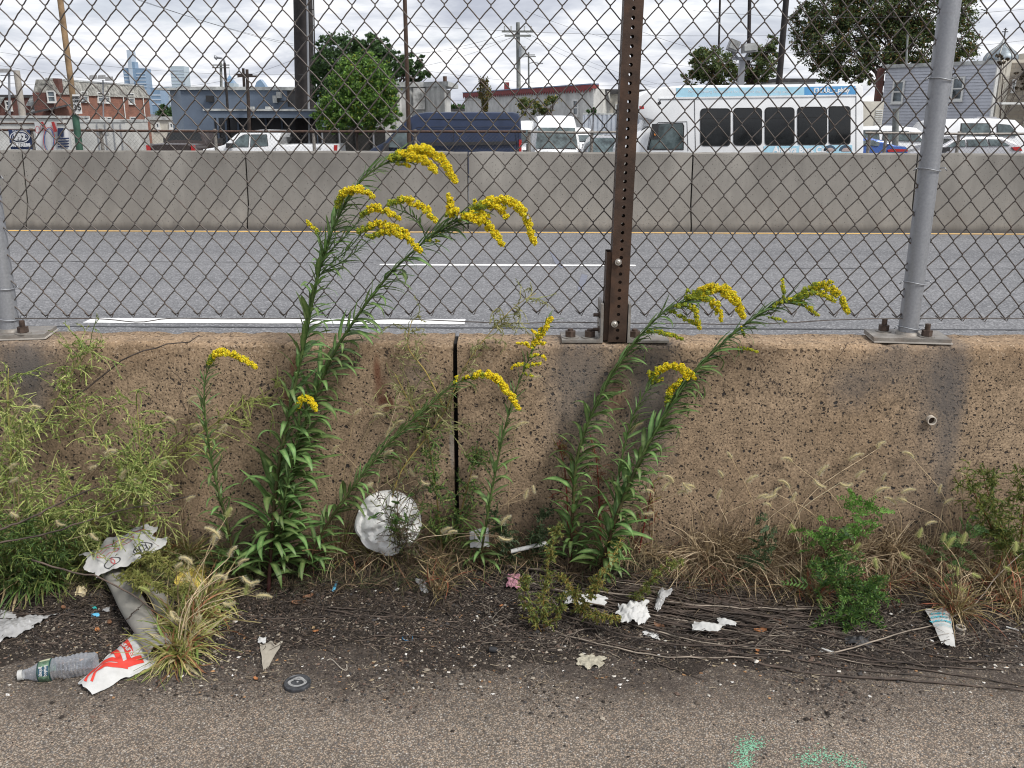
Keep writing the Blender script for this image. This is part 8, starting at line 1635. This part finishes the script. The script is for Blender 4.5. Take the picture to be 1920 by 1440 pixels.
scrap('foam_piece', 'broken white foam piece among the fallen stems right of the napkin', [(1297, 1194), (1345, 1196), (1357, 1184), (1300, 1178)], M_foam, 'foam piece', .003, .014, 6, base=.02)
scrap('foam_piece', 'narrow white foam sliver with an orange edge beside a red leaf', [(1345, 1182), (1380, 1186), (1378, 1177), (1344, 1170)], M_foam, 'foam piece', .002, .010, 7, base=.02)
scrap('film_scrap', 'shiny clear plastic strip standing up among the fallen stems', [(1226, 1155), (1236, 1157), (1262, 1122), (1236, 1118)], M_film, 'plastic film', .006, .02, 9, base=.02)
scrap('plastic_bag', 'torn white plastic bag scrap at the left edge', [(-30, 1225), (55, 1185), (98, 1158), (-30, 1170)], M_film, 'plastic bag', .007, .014, 2, 44, 26, .12, .004)
scrap('film_scrap', 'grey barcode sleeve fragment above the torn plastic bag at the left edge', [(-5, 1160), (32, 1162), (34, 1152), (-5, 1145)], M_film, 'plastic film', .002, .004, 21)
scrap('film_scrap', 'grey crushed plastic cup bottom under the grass at the far left', [(22, 1118), (55, 1118), (55, 1104), (24, 1102)], mat('smoky_plastic', (.16, .17, .18), .3, 0, (20., .2)), 'plastic scrap', .003, .012, 22)
scrap('card_scrap', 'torn triangular piece of beige cardboard at the edge of the pavement', [(494, 1258), (502, 1256), (528, 1206), (486, 1206)], mat('beige_card', (.33, .30, .25), .85, 0, (20., .12)), 'cardboard scrap', .002, .004, 10)
scrap('card_scrap', 'white curled corner lying on the torn beige cardboard', [(484, 1210), (498, 1212), (500, 1202), (486, 1200)], M_paper, 'paper scrap', .003, .006, 19, base=.008)
scrap('wrapper', 'yellow and white snack wrapper in the foxtail clump', [(322, 1116), (392, 1108), (392, 1066), (338, 1066)], mat('yellow_wrapper', (.72, .56, .12), .4, 0, (14., .3), (40., .4, .004), dirt=((.62, .60, .55), 20., .5, .8)), 'wrapper', .008, .016, 11, 34, 24)
scrap('wrapper', 'crumpled cream and yellow wrapper on the dark soil at left', [(140, 1122), (160, 1122), (166, 1106), (146, 1104)], mat('cream_wrapper', (.55, .46, .28), .5, 0, (40., .3)), 'wrapper', .006, .012, 13)
scrap('film_scrap', 'small blue paper shred on the black soil below the foam disc', [(622, 1110), (628, 1112), (634, 1092), (630, 1092)], mat('light_blue_scrap', (.12, .45, .68), .5), 'paper shred', .002, .003, 14)
scrap('film_scrap', 'teal plastic shred on the soil left of the cardboard tube', [(172, 1142), (182, 1144), (180, 1136), (170, 1137)], mat('teal_scrap', (.03, .38, .36), .5), 'plastic shred', .002, .003, 16); scrap('film_scrap', 'blue plastic shred just below the teal one', [(172, 1158), (186, 1158), (186, 1151), (172, 1152)], MC['light_blue_scrap'], 'plastic shred', .002, .003, 17)
scrap('film_scrap', 'clear glassy shred right of the teal one', [(192, 1148), (206, 1150), (206, 1140), (196, 1142)], M_film, 'plastic shred', .004, .006, 18)
scrap('film_scrap', 'grey translucent plastic strip on the soil left of the fallen stems', [(790, 1112), (804, 1114), (796, 1088), (776, 1086)], M_film, 'plastic film', .004, .006, 20)
scrap('net_scrap', 'pink and white checked fabric scrap hanging over the stems', [(950, 1108), (976, 1110), (976, 1084), (952, 1084)], mat('pink_checked_cloth', (.42, .20, .25), .8, 0, (120., .6)), 'fabric scrap', .003, .008, 23, base=.012)
scrap('crumb', 'large pale cracker-like crumb lying on the dirt below the fallen stems', [(1082, 1250), (1125, 1256), (1130, 1232), (1085, 1230)], mat('pale_cracker', (.40, .37, .29), .9, 0, (60., .3), (120., .6, .003)), 'crumb', .004, .006, 24, 26, 18, .3, .001)
scrap('film_scrap', 'dirty white strip pressed into the mud near the right end of the stems', [(1538, 1222), (1564, 1228), (1562, 1222), (1540, 1216)], M_foam, 'paper scrap', .001, .003, 25); scrap('crushed_cup', 'dark crushed plastic lid lying against the fallen stems at right', [(1585, 1212), (1632, 1213), (1628, 1200), (1588, 1196)], M_plastic, 'plastic scrap', .006, .012, 26)
scrap('litter_leaf', 'pale grey leaf at the far right edge above the pebble', [(1886, 1102), (1902, 1106), (1902, 1092), (1888, 1086)], M_foam, 'leaf', .003, .008, 27); scrap('paper_scrap', 'blue and white crumpled label in the grass behind the goldenrod bases', [(456, 1030), (492, 1032), (490, 1016), (458, 1014)], mat('blue_white_label', (.25, .32, .5), .5, 0, (50., .8)), 'label', .005, .012, 28)
for i, (x, y) in enumerate(((1888, 1183), (952, 1197))): pass
a, b_ = W(958, 1034, 2.68), W(1026, 1018, 2.70); tag(MB().tube([a, b_], .0072, 12).build('paper_straw', M_paper, smooth=40, org=a), 'short thick white paper tube lying under fine green weeds', 'paper tube')
a, b_ = GG(1886, 1177, .003), GG(1910, 1184, .003); tag(MB().tube([a, b_], .0028, 8).build('lollipop_stick', M_paper, smooth=40, org=a), 'short white lollipop stick at the far right', 'stick')
# dead leaves
def dleaf(px, py, s, ang, label, col=None, i=0):
    p = GG(px, py, .003); n = 9; V = []
    for a_ in range(n):
        u = a_/(n-1)*2-1
        for b2 in range(n):
            v = b2/(n-1)*2-1; w_ = math.sqrt(max(0, 1-u*u))*(.72+.12*math.sin(u*9+i)); x = u*s; y = v*w_*s*.75; z = (.30*abs(v)**1.5*s+.22*u*u*s+.1*s*noise.noise(Vector((u*2, v*2, i*3.1)))); V.append((p.x+x*math.cos(ang)-y*math.sin(ang), p.y+x*math.sin(ang)+y*math.cos(ang), p.z+max(0, z)))
    o = MB().add(V, np.array([(a_*n+b2, (a_+1)*n+b2, (a_+1)*n+b2+1, a_*n+b2+1) for a_ in range(n-1) for b2 in range(n-1)])).build('dead_leaf', col or M_dleaf, smooth=180, org=p); return tag(o, label, 'dead leaf', 'dead leaves lying on the soil')
M_dl2 = mat('orange_dead_leaf', (.38, .16, .06), .8, 0, (40., .3)); M_dl3 = mat('pale_dead_leaf', (.42, .30, .16), .8, 0, (40., .3))
for i, (x, y, s, lb2, mt) in enumerate(((560, 1134, .022, 'larger brown dead leaf of the pair right of the big goldenrod bases', None), (578, 1122, .018, 'smaller brown dead leaf of the pair right of the big goldenrod bases', None), (183, 1184, .013, 'orange brown folded dead leaf below the left twigs', M_dl2), (206, 1170, .012, 'brown dead leaf just right of the orange folded one', None),
        (1236, 1178, .022, 'curled brown dead leaf right of the crumpled napkin', None), (1425, 1186, .020, 'reddish dead leaf among the stems right of the foam pieces', M_dl2), (1400, 1135, .014, 'dull brown dead leaf at the foot of the straw tangle', None), (1683, 1102, .016, 'brown dead leaf lying behind the torn cup', None), (1808, 1150, .016, 'tan dead leaf at the root of the reddish foxtails', M_dl3),
        (1458, 1168, .020, 'rusty dead leaf at the left end of the right stems', None), (1478, 1178, .010, 'small tan dead leaf beside the rusty one', M_dl3), (592, 1186, .010, 'small orange dead leaf at the edge of the pavement', M_dl2), (588, 1180, .009, 'small yellowish dead leaf touching the small orange one', M_dl3), (838, 1096, .016, 'slender orange dead leaf below the wall joint', M_dl2), (1872, 1106, .018, 'brown dead leaf at the right edge under dry grass', None), (1880, 1158, .012, 'tan dead leaf above the lollipop stick', M_dl3),
        (80, 1118, .013, 'brown dead leaf in the shadow under the left grass', None), (312, 1085, .020, 'brown dead leaf beside the yellow wrapper', None), (1420, 1222, .010, 'small red dead leaf below the fallen stems', M_dl2), (940, 1138, .008, 'small orange seed leaf beside a white crumb', M_dl2), (120, 1142, .012, 'brown curled dead leaf under the left twigs', None), (480, 1275, .009, 'orange brown leaf fragment left of the round lid', M_dl2))):
    dleaf(x, y, s, rnd.uniform(0, 6.28), lb2, mt, i)

# fallen stems
def stick(pts, r, mt, label, group=None, name='dry_stem', k=20, lift=.004, jit=.0015):
    P = spline([GG(x, y, lift) if len(q) == 2 else W(*q) for q in pts for (x, y) in [q[:2]]], k); P[1:-1] += rng.normal(0, jit, (k-2, 3)); P[:, 2] = np.maximum(P[:, 2], r*.6)
    o = MB().tube(P, [r, r*.9, r*.55], 5).build(name, mt, smooth=180, org=Vector(P[0])); return tag(o, label, 'twig', group)
gS = 'dry stems lying in a bundle on the dirt'
bund = 'thin dark dry stem in the dense bundle swept along the dirt at lower right'
for i in range(88):
    x0 = rnd.choice((rnd.uniform(880, 1180), rnd.uniform(940, 1300), rnd.uniform(1000, 1350))); y0 = 1075+ (x0-1000)*.13+rnd.gauss(14, 30); ln = rnd.uniform(180, 520); x1 = min(x0+ln, 1960); sl = rnd.uniform(.10, .36); sl2 = rnd.uniform(.0, .24); xm = (x0+x1)/2; ym = y0+(xm-x0)*sl; y1 = ym+(x1-xm)*sl2
    if y1 > 1310 or y0 < 1062: continue
    if x1 > 1690 and abs(np.interp(1760, [x0, xm, x1], [y0, ym, y1])-1185) < 45: x1 = 1690
    lt_ = rnd.random() < .12
    zn = ('lower ' if ym > 1190 else 'middle ' if ym > 1140 else 'upper ')+('left part' if xm < 1300 else 'right part')
    stick([(x0, y0), (xm, ym), (x1, y1)], rnd.uniform(.0017, .0033), M_stickl if lt_ else M_stick, ('thin bleached' if lt_ else 'thin dark')+' dry stem in the '+zn+' of the swept bundle on the dirt', gS, lift=rnd.uniform(.003, .022))
for pts, r_, lb2 in (([(1390, 1235), (1500, 1262), (1700, 1278), (1920, 1297)], .0042, 'longest lowest dry stem reaching the right edge, thick and brown'), ([(1330, 1150), (1480, 1172), (1640, 1205), (1800, 1240), (1900, 1245)], .0030, 'upper long dry stem crossing just left of the torn cup foot'), ([(1380, 1180), (1560, 1225), (1740, 1250), (1880, 1258)], .0034, 'long dry stem running under the bleached forked twig'),
        ([(1400, 1200), (1580, 1240), (1760, 1262), (1930, 1290)], .0030, 'long dry stem second from the bottom at the right edge'), ([(1350, 1155), (1500, 1195), (1620, 1230), (1700, 1262)], .0028, 'dry stem ending in the mud below the dark crushed lid'), ([(1060, 1190), (1200, 1222), (1330, 1236), (1440, 1232)], .0026, 'curved dry stem bending up at its right end above the cracker crumb'), ([(1180, 1230), (1260, 1255), (1330, 1280)], .0018, 'thin short straw below the bundle of stems'),
        ([(525, 1120), (600, 1142), (700, 1158), (780, 1160), (860, 1182)], .0034, 'brown dry stem starting at the pair of dead leaves'), ([(495, 1162), (580, 1160), (660, 1158), (720, 1175), (740, 1182)], .0026, 'pale dry stem crossing below the pair of dead leaves'), ([(600, 1140), (680, 1145), (760, 1155)], .0022, 'short dry stem lying along the brown one'), ([(690, 1195), (800, 1196), (900, 1206), (960, 1215)], .0020, 'thin dry stem crossing the blue plastic ring'),
        ([(485, 1172), (540, 1190), (600, 1215), (650, 1235)], .0020, 'thin dry stem slanting down over the triangular card scrap'), ([(780, 1115), (830, 1145), (862, 1175)], .0024, 'dark dry stem ending near the red and straw tuft'), ([(640, 1060), (690, 1020), (750, 1012), (810, 1013)], .0026, 'pale bent dry stem in front of the foam disc'), ([(560, 1090), (600, 1065), (650, 1040), (700, 1010)], .0022, 'pale dry stem rising towards the foam disc'),
        ([(0, 1138), (60, 1122), (120, 1125), (180, 1160)], .0024, 'dark twig above the torn plastic bag at left'), ([(60, 1170), (140, 1148), (210, 1128), (260, 1108)], .0026, 'dark twig slanting up to the printed paper'), ([(0, 1152), (90, 1154), (180, 1160), (265, 1168)], .0024, 'long level dark twig lying across the left soil'), ([(70, 1120), (120, 1122), (200, 1122), (230, 1130)], .0022, 'dark twig in the shade under the printed paper'), ([(100, 1160), (130, 1178), (180, 1195), (248, 1198)], .0022, 'brown twig curving towards the cardboard tube'), ([(15, 1115), (60, 1135), (85, 1150)], .0022, 'short twig at the far left pointing at the plastic bag')):
    stick(pts, r_, M_stick, lb2, 'separate dry stems and twigs on the soil')
stick([(1425, 1262, 2.28), (1620, 1220), (1680, 1200), (1770, 1175), (1830, 1130, 2.50), (1870, 1080, 2.56), (1925, 1030, 2.62)], .0024, M_stickl, 'long bleached forked twig passing over the torn cup', name='twig', lift=.02)
stick([(1510, 1173, 2.42), (1600, 1150, 2.45), (1625, 1140, 2.46), (1672, 1105, 2.50)], .0014, M_stickl, 'thin bleached twig lying right of the bushy feathery weed', name='twig')
stick([(15, 830, 2.70), (80, 790, 2.72), (160, 730, 2.735), (240, 670, 2.74), (320, 645, 2.745), (360, 640, 2.75), (374, 628, 2.75)], .0032, M_stick, 'long dark twig slanting across the wall above the left weeds', name='twig', lift=0)
stick([(-10, 996, 2.46), (60, 970, 2.50), (130, 935, 2.54), (185, 912, 2.58)], .0036, M_stick, 'thick dark twig poking out of the left edge over the green grass', name='twig', lift=0)
stick([(-10, 1020, 2.44), (90, 1000, 2.48), (170, 975, 2.52), (230, 955, 2.55), (300, 945, 2.58), (366, 928, 2.62)], .0030, M_stick, 'long thin dark twig below the thick one at left', name='twig', lift=0)
stick([(60, 1050, 2.45), (120, 1068, 2.44), (190, 1085, 2.42), (250, 1118, 2.38), (330, 1170, 2.32), (400, 1205, 2.28)], .0030, M_stick, 'dark drooping twig lying over the cardboard tube', name='twig', lift=0)
stick([(237, 1162, 2.36), (255, 1145, 2.38), (270, 1132, 2.39)], .0022, M_stick, 'short dark twig stuck on top of the cardboard tube', name='twig', lift=0)
# fine plant litter, roots and broken stems
def litter(name, n, x0, x1, y0, y1, L, r0, cols, lift=.010):
    x = rng.uniform(x0, x1, n); y = rng.uniform(y0, y1, n); p = np.stack([x, y, gzv(x, y)+rng.uniform(.001, lift, n)], 1); a = rng.normal(-.25, .9, n); d = np.stack([np.cos(a), np.sin(a), rng.uniform(-.15, .2, n)], 1); Q = curvy(p, d, rng.uniform(.3, 1.3, n)*L, 6, 0, .45, n)
    Q[:, :, 2] = np.clip(Q[:, :, 2], gzv(Q[:, :, 0].ravel(), Q[:, :, 1].ravel()).reshape(n, 6)+.0012, gzv(Q[:, :, 0].ravel(), Q[:, :, 1].ravel()).reshape(n, 6)+lift*1.6); filaments(MB(), Q, r0, r0*.6, cols(n)).build(name, M_col)['kind'] = 'stuff'
DK = lambda m: pick([(.035, .027, .022), (.06, .047, .038), (.09, .07, .055), (.13, .10, .08), (.045, .036, .03)], m)
litter('plant_litter', 7000, -2.1, 2.1, 2.32, 2.74, .045, .0010, DK); litter('plant_litter', 900, -.1, 1.5, 2.30, 2.72, .09, .0011, lambda m: pick([(.05, .04, .034), (.08, .065, .055), (.13, .11, .09), (.18, .15, .12)], m), .018)
litter('plant_litter', 1300, -2.1, 2.1, 2.12, 2.45, .022, .0008, lambda m: pick([(.20, .16, .11), (.12, .09, .06), (.3, .25, .18)], m), .004); litter('plant_litter', 450, -1.8, 1.8, 1.6, 2.2, .010, .0006, lambda m: pick([(.20, .16, .11), (.05, .04, .03), (.3, .25, .18)], m), .002)
n = 1500; x = rng.uniform(-2.1, 2.1, n); y = rng.uniform(2.08, 2.72, n); s = rng.uniform(.0015, .0050, n); v, f = blobs(np.stack([x, y, gzv(x, y)+s*.4], 1), np.stack([s*1.4, s, s*.3], 1), .45); MB().add(v, f, 0, pick([(.5, .47, .42), (.35, .2, .1), (.16, .09, .05), (.3, .24, .16), (.6, .58, .55), (.12, .1, .09)], n, 6)).build('litter_crumbs', M_col)['kind'] = 'stuff'
